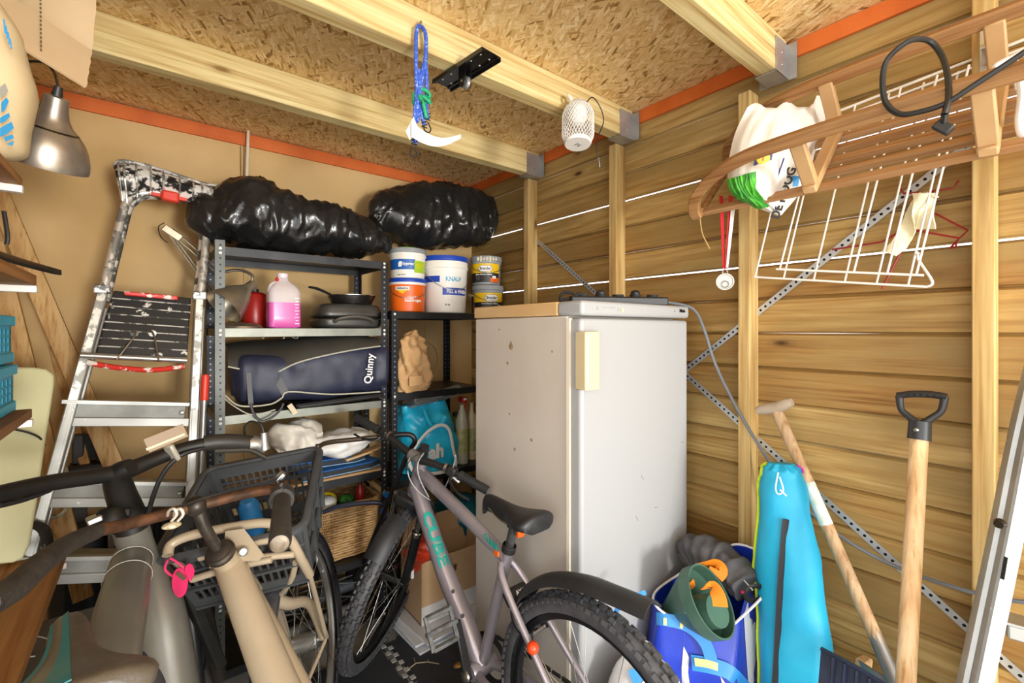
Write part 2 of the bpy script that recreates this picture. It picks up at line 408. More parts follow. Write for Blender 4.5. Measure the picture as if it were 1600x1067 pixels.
# posts of the plank wall
post_lab = ['slim wooden wall post in the far corner behind the grey paint pails', 'slim wooden wall post rising behind the fridge', 'wooden wall post the turquoise bag leans against', 'wooden wall post between the long-handled shovel and the aluminium ladder']
for y, lab, sx in zip((1.945, 1.335, .748, .155), post_lab, (.07, .07, .07, .07)):
    mb = MB(); mb.lohi((XW - sx, y - .021, 0), (XW - .001, y + .021, 2.266 if y > .7 else 2.34))
    one(mb, 'wall_post', POSTW, lab, 'post', 'posts of the plank wall', bevel=.003)
# diagonal perforated steel straps on the plank wall, behind the posts' front
STRAP = perforated('punched_strap', '#b4b7b8', .4, .6, .021, .0042)
def strap(p0, p1, lab):
    p0, p1 = V(p0), V(p1); L = (p1 - p0).length
    o = MB().lohi((-.011, -.001, 0), (.011, .001, L)).build('steel_strap', STRAP); d = (p1 - p0).normalized()
    nrm = V((-1, 0, 0)); o.matrix_world = basis(p0, d.cross(nrm) * -1, -nrm, d); return tag(o, lab, 'strap', 'diagonal straps on the plank wall')
strap((XW - .004, 2.05, 2.02), (XW - .004, .02, .49), 'perforated steel strap running down to the right behind the spade')
strap((XW - .007, .12, 1.97), (XW - .007, 1.7, .70), 'perforated steel strap rising to the right behind the wire drying rack')
# black foam floor mats with jigsaw edges
def mat_tile(x0, y0, lab):
    W = .6; mb = MB(); pts = []
    n = 10
    def side(p, d, nrm, sgn):
        for i in range(n):
            a = i / n; b = (i + 1) / n; off = .016 if (i % 2 == 0) == sgn else 0
            pts.append(p + d * (W * a) + nrm * off); pts.append(p + d * (W * b) + nrm * off)
    o = V((x0, y0)); side(o, V((1, 0)), V((0, 1)), True); side(o + V((W, 0)), V((0, 1)), V((-1, 0)), True)
    side(o + V((W, W)), V((-1, 0)), V((0, -1)), False); side(o + V((0, W)), V((0, -1)), V((1, 0)), False)
    poly = []
    for p in pts:
        if not poly or (V(poly[-1]) - p).length > 1e-5: poly.append((p.x, p.y))
    mb.prism(poly, .012, Matrix.Translation((0, 0, .0005)))
    return one(mb, 'foam_mat', MATM, lab, 'mat', 'interlocking floor mats')
mat_tile(.822, 1.36, 'black foam jigsaw floor mat in front of the cardboard box')
mat_tile(.209, 1.36, 'black foam jigsaw floor mat under the beige bike front wheel')
mat_tile(.822, .747, 'black foam jigsaw floor mat under the grey bike rear wheel')
mat_tile(.209, .747, 'black foam jigsaw floor mat nearest under the beige bike frame')
LIGHTF = mat('grey_foam_tab', '#9b9c9a', .7, c2='#b3b3b0')
t = thing('mat_edge_strip', 'row of pale grey jigsaw tabs along the foam mat edge', 'mat', (.82, 1.8, .012))
for i in range(11):
    y = 1.66 + i * .027; x = .809 + (.021 if i % 2 else 0)
    MB().lohi((x - .011, y - .0115, .0125), (x + .011, y + .0115, .0145)).build('tab', LIGHTF, t, bevel=.001)
# ================================================================ METAL SHELVING
PERF = perforated('punched_shelf_steel', '#50524f', .45, .5, .026, .0036)
PERFB = perforated('punched_black_steel', '#23252a', .42, .5, .026, .0036, hole='#8f9296')
SHELFM = mat('dark_shelf_steel', '#2b2c2e', .4, .6, c2='#38393a')
SHELFG = mat('pale_shelf_steel', '#74766c', .42, .5, c2='#85877b')
CHIP = wood('chipboard', '#b99468', '#cfae84', 'x', '#8a6238', knots=False)
def angle_post(name, x, y, z0, z1, m, t, sx, sy, flange=.032):
    """L-shaped slotted angle; flange one faces front, flange two runs back"""
    a = MB().lohi((-flange / 2, 0, 0), (flange / 2, .0018, z1 - z0)).build(name, m); a.location = (x, y, z0); put(a, t)
    b = MB().lohi((-flange / 2, 0, 0), (flange / 2, .0018, z1 - z0)).build('post_flange', m)
    b.location = (x - sx * flange / 2, y + sy * flange / 2, z0); b.rotation_euler = (0, 0, math.pi / 2); put(b, a)
    return a
def bolt(p, d, t):
    return MB().lathe([(0, .004), (.003, .0038), (.0058, .002), (.006, 0)], 10, axisM(p, d)).build('bolt', WHITE, t)
def tray(t, x0, x1, y0, y1, z, m, board=None):
    s = MB(); s.lohi((x0, y0, z - .002), (x1, y1, z)); s.lohi((x0, y0, z - .032), (x1, y0 + .002, z)); s.lohi((x0, y1 - .002, z - .032), (x1, y1, z))
    s.lohi((x0, y0, z - .032), (x0 + .002, y1, z)); s.lohi((x1 - .002, y0, z - .032), (x1, y1, z)); s.lohi((x0, y0, z - .034), (x1, y0 + .012, z - .032))
    o = s.build('shelf', m, t)
    if board: MB().lohi((x0 + .004, y0 + .004, z), (x1 - .004, y1 - .004, z + .01)).build('board', board, o, bevel=.001)
    return o
U1 = thing('metal_shelf_unit', 'tall slotted-angle shelf unit with black bin bag and pink jug', 'shelving', (.55, 2.3, 0), 'metal shelf units')
x0, x1, y0, y1 = .20, .905, 2.12, 2.50
angle_post('post', x0 + .016, y0, .0, 1.775, PERF, U1, 1, 1); angle_post('post', x1 - .012, y0, .0, 1.75, PERFB, U1, -1, 1)
angle_post('post', x0 + .016, y1, .0, 1.775, PERFB, U1, 1, -1); angle_post('post', x1 - .012, y1, .0, 1.75, PERFB, U1, -1, -1)
LV1 = (.06, .335, .735, 1.075, 1.425, 1.75)
for z, m, b in zip(LV1, (SHELFM, SHELFM, SHELFM, SHELFG, SHELFG, SHELFM), (None, None, CHIP, None, None, None)):
    tray(U1, x0 + .003, x1 - .003, y0 + .002, y1, z, m, b)
    for xx in (x0 + .016, x1 - .012):
        for dz in (-.008, -.026): bolt((xx, y0, z + dz), (0, -1, 0), U1)
U2 = thing('metal_shelf_unit', 'lower black shelf unit beside the fridge carrying the paint pails', 'shelving', (1.2, 2.3, 0), 'metal shelf units')
X0, X1 = .935, 1.47
for xx, s in ((X0 + .014, 1), (X1 - .014, -1)):
    for yy, q in ((2.125, 1), (2.50, -1)): angle_post('post', xx, yy, 0, 1.515, PERFB, U2, s, q, .03)
for z in (.10, .66, 1.10, 1.51):
    tray(U2, X0 + .003, X1 - .003, 2.127, 2.50, z, SHELFM)
    for xx in (X0 + .014, X1 - .014): bolt((xx, 2.125, z - .012), (0, -1, 0), U2)

# ---------------------------------------------------------------- bin bags
BAG = mat('black_bin_bag', '#1b1b1c', .22, c2='#262625', vs=9, bp=.35, bs=55, spec=.6)
def bagd(s1, a1, a2, ax):
    """soft bulges, a few long sharp pleats running across the bag, fine crumple"""
    def d(p, t, th):
        w = V((fbm(p, 2.5), fbm(p + V((5, 1, 2)), 2.5), fbm(p + V((1, 7, 3)), 2.5)))
        q = p + w * .06; u = q.dot(ax); st = q - ax * (u * .0); st = V((st.x * 2.2, st.y, st.z * .55))
        r = .030 * fbm(p, 4.5, 2) + a1 * (1 - abs(noise.noise(st * s1)) * 3.2) + a1 * .6 * (1 - abs(noise.noise(st * s1 * 2.1 + V((9, 0, 0)))) * 3)
        return r + a2 * (crease(q, 26) - .4) * (.4 + max(0, fbm(p, 5)))
    return d
c = 2.28
lp = lambda x, y, Y=c: onY(x, y, Y)
mb = lump([lp(318, 372), lp(345, 345), lp(400, 338), lp(455, 350), lp(505, 358), lp(560, 372), lp(606, 385)],
          [(.04, .05), (.13, .12), (.16, .15), (.15, .125), (.15, .115), (.14, .085), (.05, .03)], 96, 90, disp=bagd(7, .011, .008, V((1, 0, 0))))
for v in mb.v: v.z = max(v.z, 1.752 + .002 * abs(v.x))
one(mb, 'bin_bag', BAG, 'long stuffed black bin bag lying on top of the taller shelf unit', 'bag', 'black bin bags', ang=80)
mb = lump([onY(588, 352, 2.36), onY(610, 338, 2.38), onY(660, 338, 2.40), onY(715, 340, 2.40), onY(760, 348, 2.39), onY(785, 362, 2.36)],
          [(.03, .06), (.11, .15), (.15, .185), (.15, .185), (.12, .15), (.03, .05)], 90, 90, disp=bagd(8, .011, .009, V((1, 0, 0))))
for v in mb.v: v.x = min(v.x, 1.70)
one(mb, 'bin_bag', BAG, 'crumpled black bin bag piled behind and above the paint pails', 'bag', 'black bin bags', ang=80)

# ---------------------------------------------------------------- paint pails
def toward_cam(c): 
    d = CAMP - V(c); d.z = 0; return math.atan2(d.y, d.x)
def band(mb, c, R0, R1, z0, z1, a0, a1, n=18, pr=.0012):
    g = [[V((c[0] + (R0 + (R1 - R0) * k + pr) * math.cos(a), c[1] + (R0 + (R1 - R0) * k + pr) * math.sin(a), z0 + (z1 - z0) * k)) for k in (0, 1)] for a in (a0 + (a1 - a0) * i / n for i in range(n + 1))]
    return mb.sheet(g, .0008)
def labelM(c, R, z, a):       # a frame on the pail's side: x runs to the right as seen, z out
    n = V((math.cos(a), math.sin(a), 0)); return basis(V((c[0], c[1], z)) + n * R, V((-n.y, n.x, 0)), Z3, n)
def pail(c, R0, R1, h, mbody, mlid, lab, lidh=.012, cat='bucket', dome=None, rim=.0):
    t = thing('paint_pail', lab, cat, c, 'paint pails'); x, y, z = c; T = Matrix.Translation(c)
    MB().lathe([(0, 0), (R0 - .006, 0), (R0, .005), (R0 + (R1 - R0) * .82, h * .82), (R1 + .004, h * .825), (R1 + .004, h * .86), (R1, h * .865), (R1 + .001, h), (0, h)], 48, T).build('body', mbody, t, ang=30)
    MB().lathe([(0, h + lidh * .7), (R1 - .012, h + lidh * .7), (R1 - .008, h + lidh), (R1 + .004, h + lidh), (R1 + .006, h + lidh * .6), (R1 + .006, h - lidh * .8), (R1 + .002, h - lidh)], 48, T).build('lid', mlid, t, ang=30)
    return t
def bail(t, c, R, z, sag, a, col=STEEL, grip=None):
    pts = [V((c[0] + (R + .006) * math.cos(a + s), c[1] + (R + .006) * math.sin(a + s), z - sag * math.cos(s * .98) if abs(s) < 1.55 else z)) for s in [math.radians(k) for k in range(-92, 93, 8)]]
    o = MB().tube(pts, .0018, 6).build('bail_handle', col, t)
    return o
PW = mat('pail_white', '#f6f3ea', .38, c2='#f0ebdd', vs=4); PG = mat('pail_grey', '#8f9396', .45, c2='#a2a5a6'); PBLUE = mat('label_blue', '#1b5fae', .4); PBLUE2 = mat('label_deep_blue', '#1b46b4', .4)
PGRN = mat('label_green', '#a8c92a', .4); PORA = mat('label_orange', '#f26a17', .4); PYEL = mat('label_yellow', '#f3c617', .4); PBLK = mat('label_black', '#2a2522', .45); PCYA = mat('label_cyan', '#1fa6cf', .4); LGRN = mat('lid_green', '#7ac142', .45)
zt = 1.512
# big white pail
c = onY(695, 482, 2.27); c.z = zt; a = toward_cam(c); Rk = .129
t = pail(c, .118, Rk, .30, PW, PBLUE2, 'large white filler pail with blue lid in the middle of the pails', .014)
mb = MB(); band(mb, c, .1225, .1252, zt + .168, zt + .202, a - 1.5, a - .22); mb.build('blue_band', PBLUE2, t)
mb = MB(); band(mb, c, .120, .1218, zt + .098, zt + .138, a - .1, a + 1.2); mb.build('blue_band', PBLUE2, t)
text('KNAUF', .036, PCYA, labelM(c, .1245, zt + .185, a + .42), t, wrap=.125, bold=.0008, xs=.82)
text('FILL & FINISH', .027, WHITEP, labelM(c, .1232, zt + .117, a + .62), t, wrap=.123, bold=.0008, xs=.85)
text('20 kg', .013, BLACKP, labelM(c, .1195, zt + .045, a + .12), t, wrap=.12, bold=.0004)
text('..... .... ......\n.... ....... ..\n....... .... ....\n.... ......', .009, BLACKP, labelM(c, .1205, zt + .078, a + .25), t, wrap=.121)
bail(t, c, Rk - .003, zt + .25, .125, a + .42)
# white/blue pail over orange pail
c = onY(637, 480, 2.25); c.z = zt; a = toward_cam(c)
t = pail(c, .088, .093, .165, PORA, PBLUE2, 'orange sealer pail with navy lid under the white and blue pail', .01)
mb = MB(); band(mb, c, .0925, .0935, zt + .142, zt + .163, a - 1.6, a + 1.6); mb.build('white_band', WHITE, t)
text('Alabastine', .015, BLACKP, labelM(c, .0925, zt + .122, a - .3), t, wrap=.093, bold=.0004)
mb = MB(); band(mb, c, .0912, .0915, zt + .112, zt + .132, a - .72, a + .1); mb.build('white_badge', WHITE, t)
mb = MB().prism([(-.03, 0), (.03, 0), (0, -.02)], .001, labelM(c, .0915, zt + .113, a - .3)); mb.build('badge_tip', PYEL, t)
text('Voorstrijk &', .012, WHITEP, labelM(c, .0915, zt + .078, a + .3), t, wrap=.091)
text('Sealdrogen', .021, WHITEP, labelM(c, .0905, zt + .06, a + .35), t, wrap=.09, bold=.0007)
bail(t, c, .09, zt + .13, .06, a + .1)
c2 = c + V((0, 0, .175)); z2 = c2.z
t = pail(c2, .088, .094, .145, PW, PG, 'white pail with blue and lime label stacked on the orange pail', .012)
MB().lathe([(0, .172), (.05, .17), (.06, .165), (.062, .158)], 32, Matrix.Translation(c2)).build('green_cap', LGRN, t)
mb = MB(); band(mb, c2, .0895, .0915, z2 + .045, z2 + .098, a - 1.5, a + .42); mb.build('blue_label', PBLUE, t)
mb = MB(); band(mb, c2, .0895, .0915, z2 + .030, z2 + .092, a + .38, a + 1.4); mb.build('lime_label', PGRN, t)
text('Gyproc', .021, WHITEP, labelM(c2, .0925, z2 + .074, a + .0), t, wrap=.0925, bold=.0006)
MB().prism([(-.01, -.014), (.008, -.014), (.008, .014), (-.004, .014), (-.01, .006)], .001, labelM(c2, .0925, z2 + .072, a - .42)).build('emblem', WHITEP, t)
text('PREMIUM\nfiller', .013, PYEL, labelM(c2, .0925, z2 + .064, a + .75), t, wrap=.0925)
text('5 kg = 6.5 m2', .008, BLACKP, labelM(c2, .0905, z2 + .018, a - .35), t, wrap=.09)
# two grey pails
def brander(c, lab, rot, paint):
    a = toward_cam(c) + rot; z = c.z
    t = pail(c, .083, .090, .155, PG, PG, lab, .014)
    mb = MB(); band(mb, c, .0855, .0875, z + .07, z + .125, a - 1.45, a + 1.1); mb.build('yellow_label', PYEL, t)
    mb = MB(); band(mb, c, .083, .0855, z + .015, z + .07, a - 1.45, a + 1.1); mb.build('black_label', PBLK, t)
    hexa = [(-.042, 0), (-.03, .017), (.03, .017), (.042, 0), (.03, -.017), (-.03, -.017)]
    for s, m, pr in ((1.08, PBLK, .0008), (1, WHITEP, .0016)):
        mb = MB(); sub = []
        g = []
        for i in range(13):
            x = -.042 * s + .084 * s * i / 12; hh = .017 * s * min(1, (.042 * s - abs(x)) / (.012 * s) + .02)
            g.append([labelM(c, .0875, z + .095, a) @ V((math.sin(x / .0875) * (.0875 + pr), y, math.cos(x / .0875) * (.0875 + pr) - .0875 + .0012)) for y in (-hh, hh)])
        mb.sheet(g, .0006); mb.build('hexagon_badge', m, t)
    text('Brander', .024, PBLK, labelM(c, .0905, z + .095, a), t, wrap=.0905, bold=.0006, xs=.85)
    text('Grove Wand en Plafond', .0105, WHITEP, labelM(c, .0868, z + .061, a - .12), t, wrap=.0868, bold=.0003)
    text('.......... ....\n........ ......\n.... ........', .008, WHITEP, labelM(c, .0862, z + .04, a - .55), t, wrap=.0862)
    mb = MB(); band(mb, c, .0838, .0852, z + .016, z + .042, a + .35, a + 1.05, pr=.002); mb.build('orange_corner', PORA, t)
    MB().prism(rect(.026, .016, .006), .0012, labelM(c, .0875, z + .045, a + .62)).build('white_tag', WHITEP, t)
    mb = MB()
    if paint:
        for k in range(7):
            th = a - .5 + k * .2; p = V((c.x + .094 * math.cos(th), c.y + .094 * math.sin(th), z + .15)); mb.ball(p, .012, 6, (.5, 1, 1.2 + .5 * math.sin(k * 2)))
        mb.build('dried_paint', mat('cream_paint', '#efe6cf', .6), t)
    bail(t, c, .089, z + .125, .055, a + .2)
    return t
c = onY(762, 480, 2.24); c.z = zt
brander(c, 'lower grey pail with yellow and black label beside the fridge corner', .28, False)
brander(c + V((-.008, .006, .172)), 'upper grey pail with yellow and black label and dried cream paint', -.05, True)

# ---------------------------------------------------------------- jug, pan, grill, lamp on the second shelf (z 1.425)
zs = 1.426
jp = onY(443, 508, 2.20); jp.z = zs; jw, jd = .064, .045
def rr(cx, cy, z, w, d, r, R=None): return [V((cx + x, cy + y, z)) for x, y in rect(w * 2, d * 2, r, 5)]
prof = [(0, .9), (.006, 1), (.10, 1), (.155, 1), (.175, .93), (.195, .72), (.21, .42), (.215, .36), (.232, .34), (.234, .30)]
prof = [(z * .98, k) for z, k in prof]
JUGM = mat('translucent_jug', '#efe4e6', .35, alpha=.55); PINK = mat('pink_liquid', '#d455a8', .25, c2='#dc6db4', vs=6)
t = thing('jug', 'clear plastic jug half full of pink liquid', 'jug', jp)
mb = MB().loft([rr(jp.x + (0 if k > .5 else -.004), jp.y, jp.z + z, jw * k, jd * k, min(.02, jd * k * .6)) for z, k in prof]); mb.build('bottle', JUGM, t, ang=50)
MB().loft([rr(jp.x, jp.y, jp.z + z, jw * k, jd * k, .02) for z, k in ((.001, .92), (.006, 1.008), (.05, 1.008), (.112, 1.008), (.1125, .9))]).build('liquid', PINK, t)
MB().lathe([(.022, 0), (.023, .018), (.021, .02), (0, .02)], 24, Matrix.Translation(jp + V((-.004, 0, .222)))).build('cap', mat('cap_white', '#f0dfe2', .4), t)
mb = MB().tube([jp + V((-.03, -.01, .2)), jp + V((-.05, -.012, .19)), jp + V((-.058, -.01, .16)), jp + V((-.05, -.005, .14))], .008, 8, smooth=4); mb.build('handle', JUGM, t)
MB().ball(jp + V((-.03, -.02, .212)), .008, 8).build('red_tab', mat('red_plastic', '#cf2222', .4), t)
mb = MB()
for k in range(9): mb.box(jp + V((.045, -jd - .0005, .02 + k * .014)), (.012 if k % 2 else .018, .001, .003))
mb.build('scale_marks', WHITEP, t)
# frying pan resting on a grill lid
GR = mat('grill_grey', '#3f3e3a', .35, .3, c2='#4c4a45')
gp = onY(540, 508, 2.28); gp.z = zs
t = thing('contact_grill', 'dark grey rounded table grill with closed lid on the second shelf', 'grill', gp)
def slab(c, w, d, z0, z1, k0, k1, r, steps=8, e=.35):
    rg = []
    for i in range(steps + 1):
        s = i / steps; k = k0 + (k1 - k0) * s; edge = 1 - .14 * (abs(2 * s - 1) ** 6); rg.append([V((c.x + x, c.y + y, z0 + (z1 - z0) * s)) for x, y in rect(2 * w * k * edge, 2 * d * k * edge, r, 6)])
    return MB().loft(rg)
slab(gp, .155, .12, zs, zs + .05, .95, 1, .05).build('base', GR, t); slab(gp, .155, .12, zs + .052, zs + .118, 1, .9, .05).build('lid', GR, t)
MB().tube([gp + V((-.09, -.118, .03)), gp + V((-.07, -.138, .045)), gp + V((0, -.145, .055)), gp + V((.07, -.138, .045)), gp + V((.09, -.118, .03))], .012, 10, smooth=5, flat=.7).build('handle', mat('grill_handle', '#6b675d', .3, .4), t)
pp = gp + V((.03, .0, .121)); PANM = mat('nonstick', '#161616', .25, c2='#232323')
t = thing('frying_pan', 'black frying pan standing on the closed table grill', 'pan', pp)
MB().lathe([(0, .002), (.092, .002), (.112, .042), (.115, .043), (.115, .040), (.095, 0), (0, 0)], 48, Matrix.Translation(pp)).build('pan_body', PANM, t)
MB().lathe([(.1135, .037), (.1165, .040), (.1165, .0435), (.113, .0435)], 48, Matrix.Translation(pp)).build('steel_rim', CHR, t)
MB().tube([pp + V((-.095, -.02, .035)), pp + V((-.13, -.03, .05)), pp + V((-.18, -.045, .066)), pp + V((-.215, -.055, .07))], [.008, .010, .012, .009], 10, smooth=4, flat=.55).build('handle', BLK, t)
# red canister behind the jug
rp = onY(398, 508, 2.36); rp.z = zs
t = thing('canister', 'red canister half hidden behind the metal lamp and jug', 'canister', rp); RED = mat('red_tin', '#a8201c', .35)
MB().lathe([(0, 0), (.05, 0), (.052, .004), (.052, .15), (.046, .158), (.03, .165), (0, .165)], 32, Matrix.Translation(rp)).build('body', RED, t)
MB().lathe([(.018, .163), (.018, .18), (0, .18)], 20, Matrix.Translation(rp)).build('cap', BLK, t)
# desk lamp: base on the shelf, arms reaching left, shade at the front
LAMPM = mat('lamp_steel', '#b5aa96', .34, .75, c2='#a0957f', vs=20, bp=.04)
bp = onY(378, 503, 2.24); bp.z = zs
t = thing('desk_lamp', 'brushed steel desk lamp lying among the shelf items, arms sticking out', 'lamp', bp)
MB().lathe([(0, .025), (.02, .025), (.06, .02), (.078, .008), (.08, 0), (0, 0)], 36, Matrix.Translation(bp)).build('base', LAMPM, t)
e1 = onY(262, 360, 2.34); e2 = onY(300, 385, 2.34)
far = onY(345, 432, 2.36); lowj = onY(340, 470, 2.36)
for p, q, o in ((e1, far, 0), (e1 + V((.012, 0, .012)), far + V((.012, 0, .014)), 0), (e1 + V((0, 0, -.01)), lowj, 0), (e1 + V((.014, 0, -.012)), lowj + V((.014, 0, 0)), 0)):
    MB().tube([p, q], .0045, 8).build('arm', LAMPM, t)
MB().bar(e1 + V((-.015, 0, .012)), e1 + V((.045, 0, -.03)), .012, .03).build('elbow_plate', LAMPM, t, bevel=.003)
sh = onY(372, 462, 2.16); ax = (onY(415, 436, 2.17) - onY(362, 478, 2.12)).normalized()
MB().lathe([(.078, -.075), (.074, -.055), (.062, -.02), (.045, .012), (.03, .035), (.02, .05), (.018, .085), (.012, .088), (0, .088)], 40, axisM(sh, ax)).build('shade', LAMPM, t)
MB().tube([onY(350, 425, 2.22), onY(375, 422, 2.2), onY(395, 432, 2.18), sh + ax * .05], .006, 8, smooth=4).build('hinge_bracket', STEEL, t)
MB().tube([e1 + V((-.01, 0, .03)), e1 + V((-.03, 0, .01)), e1 + V((-.022, 0, -.03)), e1 + V((0, 0, -.05))], .002, 6, smooth=5).build('cable', BLK, t)
# ================================================================ MORE ON THE SHELVES
NAVY = mat('navy_nylon', '#23273a', .5, c2='#2c3046', vs=7, bp=.12, bs=300); CHARC = mat('charcoal_nylon', '#33312c', .6, c2='#3d3a33', vs=6, bp=.12, bs=300); PIPE = mat('pale_piping', '#b9b7a6', .5)
zb = 1.077
def pY(x, y, Y=2.22): return onY(x, y, Y)
t = thing('travel_bag', 'long navy and charcoal stroller bag with pale piping on the middle shelf', 'bag', pY(475, 640))
def bd(p, tt, th): return .006 * (1 - abs(noise.noise(V((p.x * 9, p.y * 4, p.z * 4)) + V((fbm(p, 4) * .8,) * 3))) * 3) + .010 * fbm(p, 5, 3)
mb = lump([pY(360, 592), pY(378, 590), pY(430, 588), pY(490, 582), pY(550, 576), pY(588, 574), pY(598, 574)],
          [(.06, .06), (.11, .098), (.125, .105), (.125, .115), (.125, .12), (.12, .115), (.06, .07)], 72, 60, pw=3.6, disp=bd)
for v in mb.v: v.z = max(v.z, zb); v.z = min(v.z, 1.385)
body = mb.build('body', NAVY, t, ang=80)
# charcoal upper panel = the top of the body, slightly proud
mb = MB(); g = []
top = catmull([pY(356, 572, 2.135), pY(400, 580, 2.112), pY(428, 582, 2.10), pY(470, 564, 2.094), pY(540, 548, 2.09), pY(594, 540, 2.098)], 8)
topb = catmull([pY(358, 545, 2.17), pY(400, 540, 2.15), pY(440, 538, 2.14), pY(490, 532, 2.13), pY(545, 528, 2.13), pY(592, 534, 2.13)], 8)
for a, b in zip(top, topb):
    col = []
    for k in range(8):
        s = k / 7; p = a.lerp(b, s); p.y += .0 + .13 * s * s; p.z += .028 * math.sin(s * math.pi * .8) + .004 * fbm(p, 8); col.append(p)
    g.append(col)
mb.sheet(g, .004); mb.build('top_panel', CHARC, t, ang=80)
MB().tube([p + V((0, -.004, -.002)) for p in top], .0035, 6).build('piping', PIPE, t)
MB().tube([pY(352, 618, 2.12), pY(375, 634, 2.095), pY(420, 632, 2.085), pY(440, 622, 2.082), pY(452, 612, 2.08), pY(520, 616, 2.08), pY(594, 612, 2.085)], .0035, 6, smooth=6).build('piping', PIPE, t)
for i, (a, b) in enumerate((((388, 582), (392, 632)), ((430, 584), (446, 616)))):
    MB().bar(pY(*a, 2.098), pY(*b, 2.088), .018 if i == 0 else .03, .004, V((0, -1, 0))).build('strap', BLK, t)
MB().tube([pY(392, 630, 2.085), pY(396, 645, 2.08), pY(408, 658, 2.07), pY(425, 652, 2.07), pY(438, 640, 2.075), pY(443, 630, 2.08)], .005, 6, smooth=5, flat=.3).build('hanging_strap', BLK, t)
MB().tube([pY(350, 622, 2.12), pY(368, 636, 2.09), pY(395, 648, 2.085), pY(430, 640, 2.085)], .0025, 6, smooth=5).build('drawstring', PIPE, t)
d = (pY(578, 556, 2.085) - pY(574, 596, 2.085)).normalized(); n = V((-.25, -.96, .05)).normalized(); n = (n - d * n.dot(d)).normalized()
text('Quinny', .047, WHITEP, basis(pY(577, 576, 2.078) + n * .004, d, n.cross(d), n), t, bold=.0008, th=.0015)
text('/  /\\/', .06, PIPE, basis(pY(440, 539, 2.15) + V((0, 0, .036)), V((1, .06, .0)), V((-.05, .9, .42)).normalized(), V((0, -.42, .9))), t, xs=1.6)
# flat black panel sticking out under the bag
t = thing('seat_pad', 'flat black padded board poking out under the stroller bag', 'pad', pY(530, 632))
p0, p1 = pY(462, 640, 2.10), pY(598, 615, 2.12)
MB().bar(p0 + V((0, .10, .012)), p1 + V((0, .10, -.006)), .22, .022).build('pad', mat('black_vinyl', '#232321', .4, c2='#2e2d2a', bp=.1), t, bevel=.008)
MB().tube([p0 + V((0, -.01, .018)), p1 + V((0, -.01, .0))], .005, 8).build('edge_bead', BLK, t)
MB().bar(pY(452, 632, 2.09), pY(462, 646, 2.085), .008, .02).build('pale_edge', mat('cream_edge', '#d8c9a4', .5), t)
# third shelf (z 0.745): white parcels, kickboards, wood
zc = .747; FILM = mat('white_poly', '#e6e4de', .35, c2='#f2f1ee', vs=8, bp=.2, bs=50, spec=.6)
def soft(sp, ab, m, name, lab, cat, zmin, group=None, amp=.01, s=14, mm=48, nn=44, pw=2.4, ridge=.006):
    mb = lump(sp, ab, mm, nn, pw=pw, disp=lambda p, tt, th: amp * 2.4 * (crease(V((p.x * .6, p.y, p.z * 1.5)) + V((fbm(p, 5),) * 3) * .06, s * .55) - .4) + amp * .7 * fbm(p, 8) + ridge * (1 - abs(noise.noise(V(p) * 9)) * 3))
    for v in mb.v: v.z = max(v.z, zmin)
    return one(mb, name, m, lab, cat, group, ang=80)
soft([pY(428, 700), pY(440, 690), pY(470, 684), pY(500, 682)], [(.03, .04), (.08, .075), (.085, .08), (.05, .05)], mat('cream_poly', '#ddd6c4', .4, c2='#ebe6da', bp=.2), 'plastic_parcel', 'cream plastic wrapped parcel at the left end of the lower shelf', 'parcel', zc + .1, amp=.012)
soft([pY(440, 712, 2.2), pY(475, 706, 2.18), pY(520, 694, 2.17), pY(555, 684, 2.17), pY(576, 682, 2.18)], [(.03, .02), (.08, .035), (.10, .055), (.09, .05), (.03, .03)], FILM, 'plastic_parcel', 'shiny white plastic wrapped parcel lying on the blue kickboard', 'parcel', zc + .06, amp=.010)
BFOAM = mat('blue_foam', '#1f63ad', .6, c2='#2b70b8', vs=12, bp=.1); DFOAM = mat('dark_foam', '#2c3138', .7)
def kick(c, w, d, z, rot, lab):
    t = thing('kickboard', lab, 'kickboard', (c.x, c.y, z), 'foam kickboards'); M = Matrix.Translation((c.x, c.y, z)) @ Matrix.Rotation(rot, 4, 'Z')
    poly = [(-w / 2, -d / 2), (w * .35, -d / 2), (w * .5, -d * .38), (w * .44, -d * .1), (w * .5, d * .12), (w * .45, d / 2), (-w / 2, d / 2)]
    MB().prism(poly, .022, M).build('core', DFOAM, t, bevel=.003)
    MB().prism([(x * .995, y * .995) for x, y in poly], .006, M @ Matrix.Translation((0, 0, .022))).build('top_sheet', BFOAM, t, bevel=.002)
    MB().prism([(x * .995, y * .995) for x, y in poly], .004, M @ Matrix.Translation((0, 0, -.004))).build('bottom_sheet', mat('pale_blue_foam', '#8fb4cf', .6), t)
kick(V((.70, 2.27, 0)), .38, .27, zc + .006, .05, 'lower blue and dark grey foam kickboard on the chipboard shelf')
kick(V((.66, 2.31, 0)), .36, .25, zc + .040, -.12, 'upper blue foam kickboard under the white plastic parcel')
mb = MB().prism([(-.12, -.02), (.0, -.035), (.12, -.012), (.14, .01), (.0, .03), (-.12, .02)], .012, Matrix.Translation(pY(575, 706, 2.19)) @ Matrix.Rotation(.12, 4, 'Z') @ Matrix.Rotation(-.18, 4, 'Y'))
one(mb, 'wooden_spatula', wood('pale_wood', '#d9b384', '#e6c698', 'x', knots=False), 'flat pale wooden board laid across the blue kickboards', 'board', bevel=.004)
